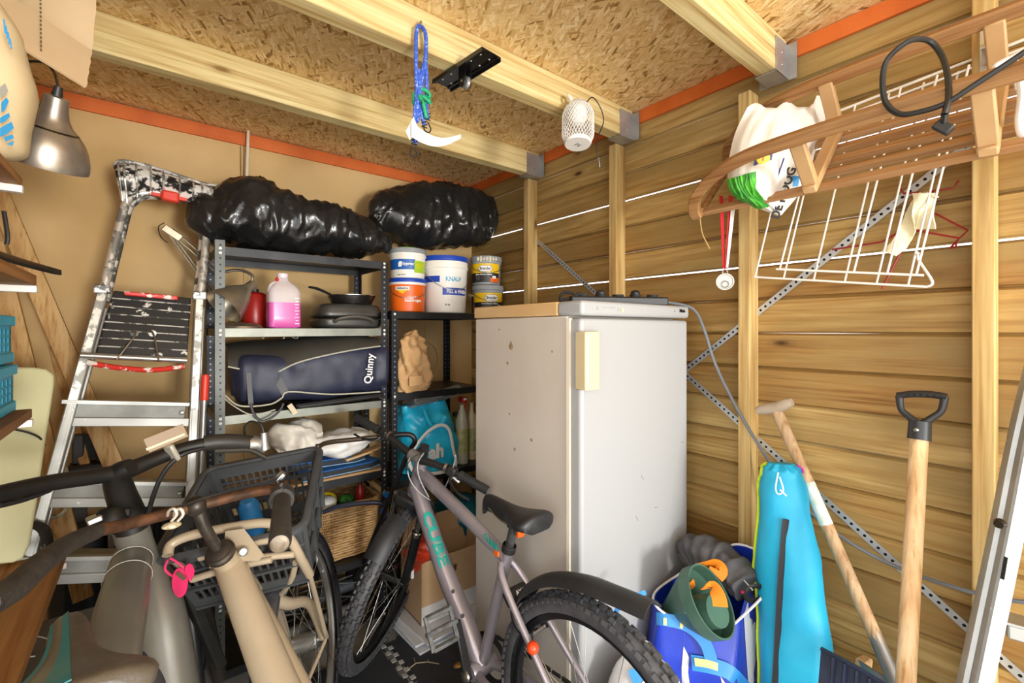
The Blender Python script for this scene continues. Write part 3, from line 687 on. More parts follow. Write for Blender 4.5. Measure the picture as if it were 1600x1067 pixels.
# wicker basket on the low shelf (z 0.335)
WICK = mat('wicker', '#b98d56', .6, c2='#d9b680', vs=30, bp=.2); WICKD = mat('wicker_dark', '#8a6234', .7, c2='#a67c48', vs=20)
bc = V((.735, 2.29, .337)); W2, D2, H = .155, .135, .25
t = thing('wicker_basket', 'woven willow basket with toys on the low shelf', 'basket', bc)
def bp2(a, z, o=0): 
    k = .86 + .14 * z / H; pts = rect(2 * (W2 * k + o), 2 * (D2 * k + o), .05, 6); n = len(pts); x = (a % 1) * n; i = int(x); f = x - i
    p = V(pts[i % n]).lerp(V(pts[(i + 1) % n]), f); return bc + V((p.x, p.y, z))
mb = MB().loft([[bp2(k / 56, z, -.006) for k in range(56)] for z in (.0, .09, .18, H)], cap=False); mb.add([bp2(k / 56, .004, -.006) for k in range(56)], [tuple(range(56))]); mb.build('liner', WICKD, t)
mb = MB(); NS = 46
for r in range(19):
    z = .008 + r * (H - .02) / 18
    pts = [bp2(k / (NS * 2), z, .0035 * math.cos(math.pi * k + math.pi * r)) for k in range(NS * 2)]
    mb.tube(pts, .0062, 5, closed=True)
mb.build('weave', WICK, t, kind='stuff')
mb = MB()
for k in range(NS): mb.tube([bp2(k / NS, 0, .0), bp2(k / NS, H + .004, .0)], .0042, 5)
mb.build('stakes', WICKD, t, kind='stuff')
mb = MB()
for q in range(3): mb.tube([bp2(k / 60, H + .006 + .006 * math.sin(k * .9 + q * 2.1), .004 * math.cos(k * .9 + q * 2.1)) for k in range(60)], .006, 6, closed=True)
mb.build('rim_braid', WICK, t)
zi = bc.z + H - .012
mb = MB().ball((.66, 2.24, zi + .02), .042, 12, (1, 1, .8)); t = thing('toy_ball', 'yellow and white toy ball in the wicker basket', 'ball', (.66, 2.24, zi - .02)); mb.build('ball_body', mat('toy_white', '#e8e6e0', .4), t)
MB().lathe([(.041, -.01), (.0435, 0), (.041, .012)], 28, Matrix.Translation((.66, 2.24, zi + .03)) @ Matrix.Rotation(.5, 4, 'X')).build('yellow_stripe', mat('toy_yellow', '#efd51e', .4), t)
one(MB().ball((.745, 2.23, zi + .018), .033, 12, (1.1, 1, .75), lambda u: .06 * math.sin(9 * math.atan2(u.y, u.x))), 'toy_turtle_shell', mat('toy_green', '#3f8a2e', .5, c2='#1d4a1c', vs=40), 'green patterned round toy in the wicker basket', 'toy')
t = thing('bottle', 'small red bottle standing in the wicker basket', 'bottle', (.82, 2.25, zi - .03)); MB().lathe([(0, 0), (.02, 0), (.022, .01), (.022, .08), (.01, .1), (.01, .115), (0, .115)], 20, Matrix.Translation((.82, 2.25, zi - .035))).build('bottle_body', RED, t); MB().lathe([(.011, .112), (.011, .13), (0, .13)], 16, Matrix.Translation((.82, 2.25, zi - .035))).build('cap', BLK, t)
t = thing('bamboo_stick', 'bamboo pole end with a blue tip beside the basket', 'stick', pY(600, 770, 2.13)); a, b = pY(562, 738, 2.36), pY(603, 772, 2.11)
MB().tube([a, a.lerp(b, .48), a.lerp(b, .5), a.lerp(b, .52), b], [.012, .012, .0145, .012, .0125], 12).build('cane', mat('bamboo', '#c9a877', .5, c2='#b18d5a'), t); MB().tube([b + (a - b) * .02, b + (b - a).normalized() * .016], .0145, 12).build('blue_tip', mat('blue_tape', '#1a6fc0', .5, bp=.3), t)

# ---------------------------------------------------------------- second unit: tan bag, turquoise shopper, lid, bottles
TAN = mat('tan_canvas', '#c49a68', .85, c2='#d3ab79', vs=10, bp=.3, bs=200)
t = thing('canvas_bag', 'limp tan canvas bag hanging over the black shelf edge', 'bag', pY(650, 610, 2.10))
def td(p, tt, th): return .020 * (crease(V((p.x * 1.6, p.y, p.z * .6)) + V((fbm(p, 6),) * 3) * .05, 14) - .4) + .012 * math.sin(th * 5 + p.z * 40) * (1 - tt * .3) + .01 * (1 - abs(noise.noise(V((p.x * 8, p.y * 8, p.z * 3.2)) + V((3, 0, 0)))) * 3) + .008 * fbm(p, 9)
mb = lump([pY(650, 612, 2.14), pY(648, 600, 2.14), pY(646, 570, 2.14), pY(644, 545, 2.14), pY(640, 528, 2.14), pY(636, 521, 2.15)], [(.07, .02), (.085, .028), (.08, .035), (.065, .035), (.05, .03), (.02, .012)], 60, 56, up=V((0, 1, 0)), pw=2.2, disp=td)
for v in mb.v: v.z = max(v.z, 1.103)
mb.build('sack', TAN, t, ang=80)
MB().tube([pY(668, 535, 2.12), pY(680, 545, 2.11), pY(683, 565, 2.11), pY(676, 585, 2.115)], .009, 8, smooth=6, flat=.3).build('handle', mat('tan_webbing', '#8c6a42', .8), t)
MB().box(pY(650, 595, 2.10), (.075, .004, .05)).build('pocket', TAN, t, bevel=.002)
AQUA = mat('aqua_poly', '#12b6e2', .28, c2='#3ad0f4', vs=9, bp=.25, bs=40, spec=.6)
t = thing('shopping_bag', 'shiny turquoise shopping bag with white outline print on the black shelf', 'bag', pY(665, 750, 2.16))
mb = lump([pY(664, 752, 2.27), pY(665, 738, 2.27), pY(665, 700, 2.27), pY(662, 660, 2.27), pY(660, 628, 2.27)], [(.13, .10), (.165, .135), (.17, .14), (.15, .11), (.13, .05)], 60, 64, up=V((0, 1, 0)), pw=3, disp=lambda p, tt, th: .022 * (crease(p, 9) - .4) + .010 * (1 - abs(noise.noise(V((p.x * 14, p.y * 6, p.z * 3)))) * 3) * (tt + .2))
for v in mb.v: v.z = max(v.z, .664)
for v in mb.v: v.y = max(v.y, 2.108)
mb.build('sack', AQUA, t, ang=80)
Yf = 2.100
out = [pY(x, y, Yf) for x, y in ((645, 735), (640, 715), (655, 690), (672, 672), (690, 664), (702, 672), (708, 700), (712, 728), (690, 738), (660, 740))]
MB().tube(out, .0085, 8, closed=True, smooth=5, flat=.3, up=V((0, -1, 0))).build('printed_outline', WHITEP, t)
text('ah', .10, WHITEP, basis(pY(682, 706, Yf - .006), V((1, .12, 0)), Z3, V((.1, -1, 0))), t, bold=.004, th=.003)
MB().tube([pY(664, 640, 2.14), pY(668, 652, 2.125), pY(676, 666, 2.118), pY(690, 660, 2.118), pY(696, 650, 2.12)], .012, 8, smooth=5, flat=.3).build('handle', AQUA, t)
CLR = mat('clear_grey_plastic', '#8f9290', .2, alpha=.42)
t = thing('plastic_box_lid', 'translucent grey plastic box lid tilted on top of the turquoise bag', 'lid', pY(670, 640, 2.2))
a, b = pY(645, 632, 2.16), pY(718, 612, 2.16); up = V((0, .62, .55)).normalized()
mb = MB().bar(a, b, .15, .004, up.cross((b - a).normalized())); 
MB().bar(a + V((0, .05, 0)), b + V((0, .05, 0)), .16, .05, V((0, .3, 1))).build('box_body', CLR, t, bevel=.008); MB().bar(a + V((-.01, 0, -.012)), b + V((.01, 0, -.012)), .012, .012).build('rim', CLR, t, bevel=.003)
def bottle(x, y, Y, z, r, h, m, capm, lab, spray=False):
    p = onY(x, y, Y); p.z = z; t = thing('bottle', lab, 'bottle', p, 'bottles beside the fridge'); T = Matrix.Translation(p)
    MB().lathe([(0, 0), (r * .95, 0), (r, .006), (r, h * .66), (r * .7, h * .78), (r * .35, h * .86), (r * .35, h * .92), (0, h * .92)], 24, T).build('bottle_body', m, t)
    if spray:
        MB().box(p + V((0, -.005, h * 1.0)), (.03, .055, .03)).build('spray_head', capm, t, bevel=.006); MB().tube([p + V((0, -.03, h * .97)), p + V((0, -.028, h * .88))], .004, 6).build('trigger', capm, t); MB().box(p + V((0, -.03, h * 1.015)), (.016, .012, .012)).build('nozzle', WHITE, t, bevel=.002)
    else: MB().lathe([(r * .4, h * .9), (r * .42, h), (0, h)], 20, T).build('cap', capm, t)
    MB().lathe([(r * 1.01, h * .15), (r * 1.012, h * .55)], 24, T).build('label', mat('bottle_label', '#c9b98a', .5, c2='#8a9a58', vs=30), t)
bottle(722, 700, 2.20, .662, .036, .36, mat('cleaner_clear', '#b9b59d', .3), RED, 'spray bottle with red and white trigger head', True)
bottle(737, 700, 2.24, .662, .032, .33, mat('cream_bottle', '#d8c59a', .4), mat('cream_cap', '#cdb890', .5), 'slim cream bottle next to the spray bottle')
bottle(712, 700, 2.36, .662, .045, .26, mat('olive_bottle', '#7d7a35', .4), BLK, 'squat olive bottle behind the turquoise bag')
mb = lump([pY(690, 800, 2.24), pY(720, 805, 2.24), pY(760, 815, 2.25)], [(.10, .10), (.16, .13), (.1, .1)], 40, 40, disp=lambda p, tt, th: .012 * (crease(p, 10) - .4))
for v in mb.v: v.z = max(.104, min(v.z, .62))
one(mb, 'shopping_bag', mat('dark_teal_poly', '#0e5a70', .4, c2='#146a80', bp=.2), 'dark teal bag on the black shelf below the turquoise one', 'bag', ang=80)
# push mower on the bottom shelf with its tall bent handle reaching out
BRZ = mat('bronze_tube', '#4e4439', .3, .6, c2='#5c5043'); DKT = mat('black_tube', '#1d1d1f', .4, .2)
t = thing('push_mower', 'black push mower with tall bent tube handle behind the bikes', 'mower', (.72, 2.2, 0))
H1 = [onD(552, 912, 2.25), onD(572, 868, 2.13), onD(600, 800, 2.0), onD(636, 712, 1.9), onD(648, 690, 1.87), onD(640, 679, 1.86), onD(615, 680, 1.85)]
MB().tube(H1, .0105, 10, smooth=5).build('handle_leg', DKT, t)
MB().tube([onD(617, 680, 1.85), onD(560, 686, 1.82), onD(515, 691, 1.8), onD(500, 697, 1.8), onD(494, 708, 1.8), V((.49, 1.95, .62)), V((.48, 2.085, .27)), V((.47, 2.22, .17))], .0095, 10, smooth=5).build('cross_handle', BRZ, t)
MB().tube([onD(505, 800, 1.97), onD(535, 790, 1.98), onD(585, 785, 2.0), onD(602, 792, 2.02), onD(600, 808, 2.04)], .010, 10, smooth=5).build('brace_loop', mat('slate_tube', '#35394a', .4, .3), t)
MB().ball(onD(600, 800, 2.04), .018, 8, (1, 1, 1), lambda u: .25 * math.sin(12 * u.x + 7 * u.z)).build('blue_knot', mat('blue_cord', '#2358b8', .7), t)
def mw(c, r, w, ax): 
    o = MB().lathe([(r * .3, -w / 2), (r * .8, -w / 2), (r, -w * .35), (r, w * .35), (r * .8, w / 2), (r * .3, w / 2)], 32, axisM(c, ax)).build('mower_wheel', RUB, t)
    for k in range(16):
        a = k * math.pi / 8; M = axisM(c, ax); MB().box(M @ V((math.cos(a) * r, math.sin(a) * r, 0)), (.012, .012, .012), M.to_3x3().to_4x4()).build('lug', RUB, o)
ax = V((1, .12, 0)).normalized()
mw(V((.80, 2.24, .166)), .095, .045, ax); mw(V((.36, 2.2, .166)), .095, .045, ax)
MB().tube([V((.36, 2.21, .166)), V((.80, 2.25, .166))], .03, 16).build('reel_housing', mat('slate_plastic', '#3b3f45', .45), t)
MB().tube([V((.36, 2.16, .09)), V((.80, 2.18, .09))], .022, 12).build('roller', mat('worn_roller', '#5a5650', .7), t)
for k in range(5):
    q = k * 2 * math.pi / 5; MB().tube([V((.38 + .4 * i / 12, 2.22 + .05 * math.cos(q + i * .2), .166 + .05 * math.sin(q + i * .2))) for i in range(13)], .004, 5).build('blade', STEEL, t)

# ================================================================ FRIDGE
FX0, FX1, FY0, FY1, FT = 1.0, 1.585, .925, 1.485, 1.507
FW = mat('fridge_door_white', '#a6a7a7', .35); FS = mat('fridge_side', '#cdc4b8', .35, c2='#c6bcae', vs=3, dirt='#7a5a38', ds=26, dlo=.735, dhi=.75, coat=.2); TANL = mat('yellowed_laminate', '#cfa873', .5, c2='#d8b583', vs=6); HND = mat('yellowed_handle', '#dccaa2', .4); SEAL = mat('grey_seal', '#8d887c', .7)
t = thing('refrigerator', 'white upright refrigerator with yellowed side and handle', 'refrigerator', ((FX0 + FX1) / 2, 1.2, 0))
MB().lohi((FX0, FY0 + .06, .02), (FX1, FY1, FT - .045)).build('cabinet', FS, t, bevel=.004)
MB().lohi((FX0 + .006, FY0 + .048, .06), (FX1 - .006, FY0 + .06, FT - .05)).build('door_seal', SEAL, t)
door = MB().lohi((FX0, FY0, .06), (FX1, FY0 + .048, FT - .052)).build('door', FW, t, bevel=.012, seg=4)
MB().lohi((FX0 - .004, FY0 + .045, .06), (FX0 + .01, FY0 + .058, FT - .052)).build('door_edge_strip', mat('cream_strip', '#e6dcc8', .4), door)
hx = onY(908, 520, FY0); hz1 = onY(925, 518, FY0 - .03).z; hz0 = onY(925, 610, FY0 - .03).z
poly = [(FX0 - .006, FY0 + .02), (FX0 - .012, FY0 - .026), (FX0 - .006, FY0 - .032), (FX0 + .048, FY0 - .028), (FX0 + .075, FY0 - .004), (FX0 + .078, FY0)]
MB().prism(poly, hz1 - hz0, Matrix.Translation((0, 0, hz0))).build('handle', HND, door, bevel=.003)
MB().lohi((FX0 - .003, FY0 + .1, FT - .043), (FX1, FY1 + .005, FT)).build('top_lid', TANL, t, bevel=.003)
lf = MB().lohi((FX0 - .003, FY0 - .006, FT - .045), (FX1 + .002, FY0 + .1, FT + .001)).build('control_panel', FW, t, bevel=.012, seg=4)
for k in range(6): MB().box((FX0 + .09 + k * .011, FY0 - .0065, FT - .018), (.006, .001, .003)).build('indicator', mat('grey_print', '#9a9a96', .5), lf)
for dx in (.065, .165): MB().box((FX0 + dx, FY0 - .0065, FT - .022), (.006, .001, .01)).build('symbol', mat('grey_print', '#9a9a96', .5), lf)
MB().lathe([(.006, 0), (.007, .002), (0, .002)], 14, axisM((FX0 + .185, FY0 - .006, FT - .024), (0, -1, 0))).build('knob', HND, lf)
text('Miele', .017, BLACKP, basis((FX1 - .05, FY0 - .0075, FT - .018), V((1, 0, 0)), Z3, V((0, -1, 0))), lf, bold=.0006)
text('KS', .008, mat('grey_print', '#9a9a96', .5), basis((FX1 - .1, FY0 - .0075, FT - .02), V((1, 0, 0)), Z3, V((0, -1, 0))), lf)
scr = mat('scuff', '#7c7c78', .6)
for x, z, a in ((.30, .92, .9), (.38, .80, .2), (.27, .79, 1.0), (.55, 1.0, .3)):
    MB().box((FX0 + x, FY0 - .0003, z), (.022, .0006, .002), Matrix.Rotation(a, 4, 'Y')).build('scuff_mark', scr, door)
for y, z, r in ((1.26, 1.36, .012), (1.26, 1.375, .005), (1.28, 1.30, .006), (1.05, 1.35, .004), (1.15, 1.05, .006), (1.27, 1.12, .004), (1.24, 1.0, .006), (1.17, 1.47, .004), (1.33, 1.42, .004)):
    MB().lathe([(0, .0008), (r * .8, .0006), (r, 0)], 9, axisM((FX0 - .0002, y, z), (-1, 0, 0))).build('rust_spot', mat('rust_spot', '#7d6647', .8, c2='#a08a6a', vs=80), t)
for xx in (FX0 + .05, FX1 - .05):
    for yy in (FY0 + .1, FY1 - .06): MB().lathe([(.02, 0), (.022, .006), (.016, .02), (0, .02)], 14, Matrix.Translation((xx, yy, .0126))).build('foot', BLK, t)
# power strip with sockets and its grey cable
t = thing('power_strip', 'black multi-socket power strip lying on top of the fridge', 'power strip', (1.35, 1.0, FT))
a, b = V((1.20, 1.17, FT + .018)), V((1.53, .985, FT + .018))
MB().bar(a, b, .055, .034).build('strip_body', BLK, t, bevel=.006)
for k in range(5):
    p = a.lerp(b, .14 + .18 * k); MB().lathe([(.02, .0), (.021, .008), (.016, .008), (.014, .001), (0, .001)], 20, Matrix.Translation(p + V((0, 0, .017)))).build('socket', RUB, t)
MB().tube([a + V((.02, 0, .03)), a + V((-.02, .01, .03)), a + V((-.03, .01, .0)), a + V((.03, -.03, .028))], .006, 8, smooth=5).build('plug_lead', RUB, t)
MB().ball(a.lerp(b, .32) + V((0, 0, .03)), .018, 8, (1, 1, .8)).build('plug', BLK, t); MB().ball(a.lerp(b, .68) + V((0, 0, .03)), .018, 8, (1, 1, .8)).build('plug', BLK, t)
CAB = mat('grey_cable', '#6d7176', .45)
cp = [b + V((.0, 0, 0)), onX(1082, 482, 1.61), onX(1100, 515, 1.62), onX(1118, 570, 1.63), onX(1150, 635, 1.635), onX(1195, 710, 1.64), onX(1250, 785, 1.65), onX(1320, 842, 1.67), onX(1400, 885, 1.68), onX(1500, 920, 1.645), onX(1580, 938, 1.64), onX(1680, 945, 1.66)]
one(MB().tube(cp, .0055, 8, smooth=6), 'power_cable', CAB, 'long grey cable sagging from the fridge top along the plank wall', 'cable')
# cardboard box with red bag behind the bike
CARD = mat('cardboard', '#c9a478', .8, c2='#d4b188', vs=5, bp=.08); CARDW = mat('printed_white_card', '#e5e3de', .7)
bx0, bx1, by0, by1, bz0, bz1 = .975, 1.36, 1.89, 2.11, .055, .345
t = thing('cardboard_box', 'open brown cardboard box with white printed base and hand hole', 'box', ((bx0 + bx1) / 2, (by0 + by1) / 2, 0))
hx0, hx1, hz0, hz1 = 1.06, 1.165, .255, .285
mb = MB(); th = .005
mb.lohi((bx0, by0, bz0), (hx0, by0 + th, bz1)).lohi((hx1, by0, bz0), (bx1, by0 + th, bz1)).lohi((hx0, by0, bz0), (hx1, by0 + th, hz0)).lohi((hx0, by0, hz1), (hx1, by0 + th, bz1)); mb.build('front_panel', CARD, t)
MB().lohi((bx0, by1 - th, bz0), (bx1, by1, bz1)).build('back_panel', CARD, t); MB().lohi((bx0, by0 + th, bz0), (bx0 + th, by1 - th, bz1)).build('side_panel', CARD, t); MB().lohi((bx1 - th, by0 + th, bz0), (bx1, by1 - th, bz1)).build('side_panel', CARD, t); MB().lohi((bx0, by0, bz0), (bx1, by1, bz0 + th)).build('bottom_panel', CARD, t)
MB().lohi((bx0 - .001, by0 - .002, bz0), (bx1 + .001, by0, bz0 + .085)).build('white_print', CARDW, t)
text('........ ...... ....\n..... ....... .....\n........ ....', .014, mat('grey_print', '#9a9a96', .5), basis((1.1, by0 - .003, bz0 + .045), V((1, 0, 0)), Z3, V((0, -1, 0))), t, th=.0003)
mb = MB().bar((bx0 + .1, by0 - .01, bz1 + .03), (bx0 + .1, by0 + .0, bz1), .2, .004, V((0, 1, 0))); 
mb = MB().add([(bx0, by1, bz1), (bx1, by1, bz1), (bx1, by1 + .03, bz1 + .1), (bx0 + .05, by1 + .03, bz1 + .1)], [(0, 1, 2, 3)]); mb.build('open_flap', CARD, t)
soft([V((.96, 1.95, .30)), V((.985, 1.95, .36)), V((1.02, 1.95, .41)), V((1.05, 1.96, .44))], [(.03, .03), (.07, .06), (.06, .05), (.02, .02)], mat('red_poly', '#dc3d22', .35, c2='#e8502e', bp=.2), 'plastic_bag', 'crumpled red plastic bag in the cardboard box', 'bag', .3, amp=.012)
soft([V((1.01, 1.92, .37)), V((1.04, 1.92, .42)), V((1.06, 1.93, .455))], [(.03, .03), (.045, .04), (.02, .02)], FILM, 'plastic_bag', 'crumpled white plastic bag beside the red one', 'bag', .3, amp=.014)
t = thing('paper_stack', 'loose white and blue papers under the cardboard box', 'papers', (1.1, 1.95, .013))
PAP = mat('paper_white', '#e4e6e8', .7)
for k, (dx, dy, rz, m) in enumerate(((0, 0, .06, PAP), (.02, .03, -.05, PBLUE2), (.0, .02, .02, PAP), (.03, .0, .09, PAP))):
    MB().box((1.10 + dx, 1.93 + dy, .018 + k * .01), (.40, .28, .009), Matrix.Rotation(rz, 4, 'Z')).build('paper', m, t, bevel=.001)
# twig and leaf on the mat
def fl(x, y, z=.014): return onZ(x, y, z)
t = thing('twig', 'thin pale forked twig on the black foam mat', 'twig', fl(650, 1040)); TW = mat('twig', '#a89a80', .8)
MB().tube([fl(634, 1050), fl(642, 1042), fl(650, 1036), fl(668, 1034), fl(686, 1037)], .0022, 6).build('stem', TW, t); MB().tube([fl(649, 1036), fl(647, 1028)], .0016, 5).build('branch', TW, t); MB().tube([fl(670, 1034), fl(668, 1030)], .0014, 5).build('branch', TW, t)
c = fl(718, 1040); one(MB().ball(c + V((0, 0, .005)), .022, 10, (1.2, .7, .3), lambda u: .35 * noise.noise(u * 3)), 'dry_leaf', mat('leaf_brown', '#b8843a', .8, c2='#7d5526', vs=40), 'crumpled brown dry leaf on the mat near the pedal', 'leaf')
# ================================================================ BICYCLES
SPK = mat('spoke_steel', '#d6d6d2', .25, .9); RIMB = mat('black_rim', '#1e1e20', .35, .3); TYRE = mat('tyre_rubber', '#3c3c3e', .55, c2='#4c4c4e', vs=30, bp=.15, bs=90)
ALU = mat('aluminium', '#c4c4c0', .35, .85, c2='#b0b0ac', vs=20)
_spoke = {}
def wheel(bike, name, C, fwd, axle, R, tw, knobs=False, rimm=RIMB, tyrem=TYRE, rimr=None, spm=SPK, ns=28):
    """C centre, fwd = horizontal-ish in-plane direction, axle = axle direction; tyre > rim, hub, spokes"""
    axle = axle.normalized(); fwd = (fwd - axle * fwd.dot(axle)).normalized(); up = axle.cross(fwd); M = basis(C, fwd, up, axle)
    rt = tw / 2; prof = [(R - rt + rt * math.cos(a), rt * math.sin(a)) for a in [math.radians(k) for k in range(-125, 126, 25)]]
    w = MB().lathe(prof, 64, M).build(name, tyrem, bike, ang=60)
    rr = R - tw * .92 if rimr is None else rimr
    MB().lathe([(rr - .016, -.006), (rr - .012, -.012), (rr + .004, -.013), (rr + .006, -.010), (rr + .006, .010), (rr + .004, .013), (rr - .012, .012), (rr - .016, .006), (rr - .016, -.006)], 64, M).build('rim', rimm, w, ang=30)
    MB().lathe([(0, -.055), (.008, -.055), (.009, -.042), (.026, -.04), (.027, -.036), (.014, -.03), (.014, .03), (.027, .036), (.026, .04), (.009, .042), (.008, .055), (0, .055)], 24, M).build('hub', ALU if rimm is not RIMB else BLK, w, ang=30)
    key = (round(rr, 3), spm.name)
    if key not in _spoke:
        a = V((.0245, 0, .037)); b = V(((rr - .012) * math.cos(.35), (rr - .012) * math.sin(.35), .002)); _spoke[key] = MB().tube([a, b], .0011, 5).build('spoke', spm, w)
        first = _spoke[key]; me = first.data
    else: first = None; me = _spoke[key].data
    for k in range(ns):
        if k == 0 and first: o = first
        else: o = bpy.data.objects.new('spoke', me); COL.objects.link(o)
        put(o, w); sgn = 1 if k % 2 == 0 else -1; ang = 2 * math.pi * k / ns
        o.matrix_basis = M @ Matrix.Rotation(ang, 4, 'Z') @ (Matrix.Identity(4) if (k // 2) % 2 == 0 else Matrix.Scale(-1, 4, V((0, 1, 0)))) @ (Matrix.Identity(4) if sgn > 0 else Matrix.Scale(-1, 4, V((0, 0, 1))))
    if knobs:
        mb = MB(); nk = 84
        for k in range(nk):
            a = 2 * math.pi * k / nk
            for row, off in enumerate((-58, -30, 0, 30, 58)):
                if (k + row) % 2 and row in (1, 3): continue
                aa = a + (.5 if row % 2 else 0) * 2 * math.pi / nk; th = math.radians(off); rad = R - rt + rt * math.cos(th)
                p = V((rad * math.cos(aa), rad * math.sin(aa), rt * math.sin(th))); n = V((math.cos(th) * math.cos(aa), math.cos(th) * math.sin(aa), math.sin(th)))
                tg = V((-math.sin(aa), math.cos(aa), 0)); B = Matrix((tg, n.cross(tg), n)).transposed().to_4x4()
                mb.box(M @ p, (.016, .012, .013), (M.to_3x3().to_4x4() @ B))
        mb.build('tread_knobs', tyrem, w, kind='stuff', flat=True)
    return w
def saddle(bike, nose, rear, w, m, h=.05, stripe=None, up=Z3, name='saddle'):
    nose, rear = V(nose), V(rear); d = (rear - nose); L = d.length; d.normalize(); a = up.cross(d).normalized(); u = d.cross(a)
    prof = [(0, .15, -.4), (.03, .24, -.12), (.1, .29, 0), (.3, .31, .0), (.5, .42, -.05), (.65, .66, -.06), (.8, .93, .04), (.9, 1, .14), (.97, .9, .16), (1, .62, .05)]
    rings = []; tops = []
    for s, k, zz in prof:
        c = nose + d * (L * s) + u * (h * zz); hw = w * k; ring = []; n = 20
        for j in range(n):
            th = 2 * math.pi * j / n; x = math.cos(th); y = math.sin(th)
            if y >= 0: yy = (y ** .8) * h * .28
            else: yy = -(abs(y) ** .6) * h * (.55 + .25 * (1 - k))
            x = math.copysign(abs(x) ** .8, x); ring.append(c + a * (hw * x) + u * (yy - h * .28 - (.0 + .25 * h * abs(x) ** 3)))
        rings.append(ring); tops.append((c, hw))
    mb = MB(); k = 5; fine = []
    n = len(rings[0]); cols = [catmull([r[j] for r in rings], k) for j in range(n)]
    mb.loft([[cols[j][i] for j in range(n)] for i in range(len(cols[0]))])
    o = mb.build(name, m, bike, ang=60)
    if stripe:
        g = []
        for i in range(2, len(cols[0]) - 6):
            A = cols[stripe[1]][i]; B = cols[stripe[2]][i]; g.append([A.lerp(B, q) + u * .0025 for q in (0, .5, 1)])
        MB().sheet(g, .002).build('stripe', stripe[0], o, ang=60)
    return o
def fender(bike, name, C, fwd, axle, pathsz, w, m, th=.003, crown=.012):
    axle = axle.normalized(); fwd = (fwd - axle * fwd.dot(axle)).normalized(); up = axle.cross(fwd) * (1 if axle.cross(fwd).z > 0 else -1)
    pts = catmull([C + fwd * s + up * z for s, z in pathsz], 5); g = []
    for i, p in enumerate(pts):
        dd = (pts[min(i + 1, len(pts) - 1)] - pts[max(i - 1, 0)]).normalized(); nn = dd.cross(axle).normalized()
        if nn.dot(p - C) < 0: nn = -nn
        g.append([p + axle * (w / 2 * q) - nn * (crown * (abs(q) ** 2.2)) for q in (-1, -.9, -.5, 0, .5, .9, 1)])
    return MB().sheet(g, th).build(name, m, bike, ang=50)

# ---------------------------------------------------------------- grey sport bike with turned handlebar
FRG = mat('grey_bike_paint', '#9c949a', .3, .45, c2='#a8a0a6', vs=5, coat=.4); TEAL = mat('teal_print', '#159c8c', .4); FORK = mat('fork_black', '#1b1b1c', .35, c2='#232323')
O = V((.90, .785, 0)); Hd = V((-.06, 1, 0)).normalized(); Rt = V((Hd.y, -Hd.x, 0))
B1 = thing('bicycle', 'grey sport bicycle with knobbly tyres and teal lettering beside the fridge', 'bicycle', O + Hd * .5, 'bicycles')
P = lambda s, z, q=0: O + Hd * s + Z3 * z + Rt * q
ZG = .014; WR = .348
RA = P(0, WR + ZG)
HT, HB, BBp, STp = P(.868, .885), P(.92, .752), P(.47, .29), P(.335, .735)
MB().tube([HB + (HB - HT) * .05, HB, HT, HT + (HT - HB) * .06], [.027, .029, .026, .027], 16).build('head_tube', FRG, B1)
dt = MB().tube([HB + (HT - HB) * .25, BBp.lerp(HB, .5), BBp], [.030, .035, .034], 18).build('down_tube', FRG, B1)
MB().tube([HT + (HB - HT) * .25, P(.6, .775), P(.348, .70)], [.027, .023, .02], 16).build('top_tube', FRG, B1)
MB().tube([BBp, STp], .0185, 14).build('seat_tube', FRG, B1)
for q in (-1, 1):
    MB().tube([P(.355, .685, q * .016), P(.3, .63, q * .04), P(.02, WR + .03, q * .062)], [.011, .011, .009], 10, smooth=4).build('seat_stay', FRG, B1)
    MB().tube([P(.455, .29, q * .03), P(.36, .30, q * .05), P(.0, WR + .01, q * .062)], [.014, .014, .010], 10, smooth=4).build('chain_stay', FRG, B1)
bb = MB().lathe([(0, -.05), (.026, -.05), (.028, -.045), (.028, .045), (.026, .05), (0, .05)], 24, axisM(BBp, Rt)).build('bottom_bracket', FRG, B1)
tA, tM = HB + (HT - HB) * .25, BBp.lerp(HB, .5); nl = (tM - tA).normalized(); nrm = (CAMP - dt.location - HB.lerp(BBp, .5)); nrm = (nrm - nl * nrm.dot(nl)).normalized()
cq = (nrm + nrm.cross(nl) * .12).normalized(); text('CUBE', .052, TEAL, basis(tA.lerp(tM, .66) + cq * .0345, nl, cq.cross(nl), cq), B1, wrapy=.035, bold=.002, th=.0016, xs=1.6)
text('CUBE', .03, TEAL, basis(P(.40, .73) - Rt * .021 + Z3 * .006, (P(.348, .70) - P(.6, .775)).normalized(), Z3, -Rt), B1, bold=.0006)
MB().box(P(.372, .712) - Rt * .02, (.006, .02, .016)).build('orange_sticker', PORA, B1)
for k in (.62, .75): MB().lathe([(.007, 0), (.007, .003), (.004, .003), (.004, .001), (0, .001)], 12, axisM(HB.lerp(BBp, k) + nrm * .0345, nrm)).build('bottle_boss', BLK, B1)
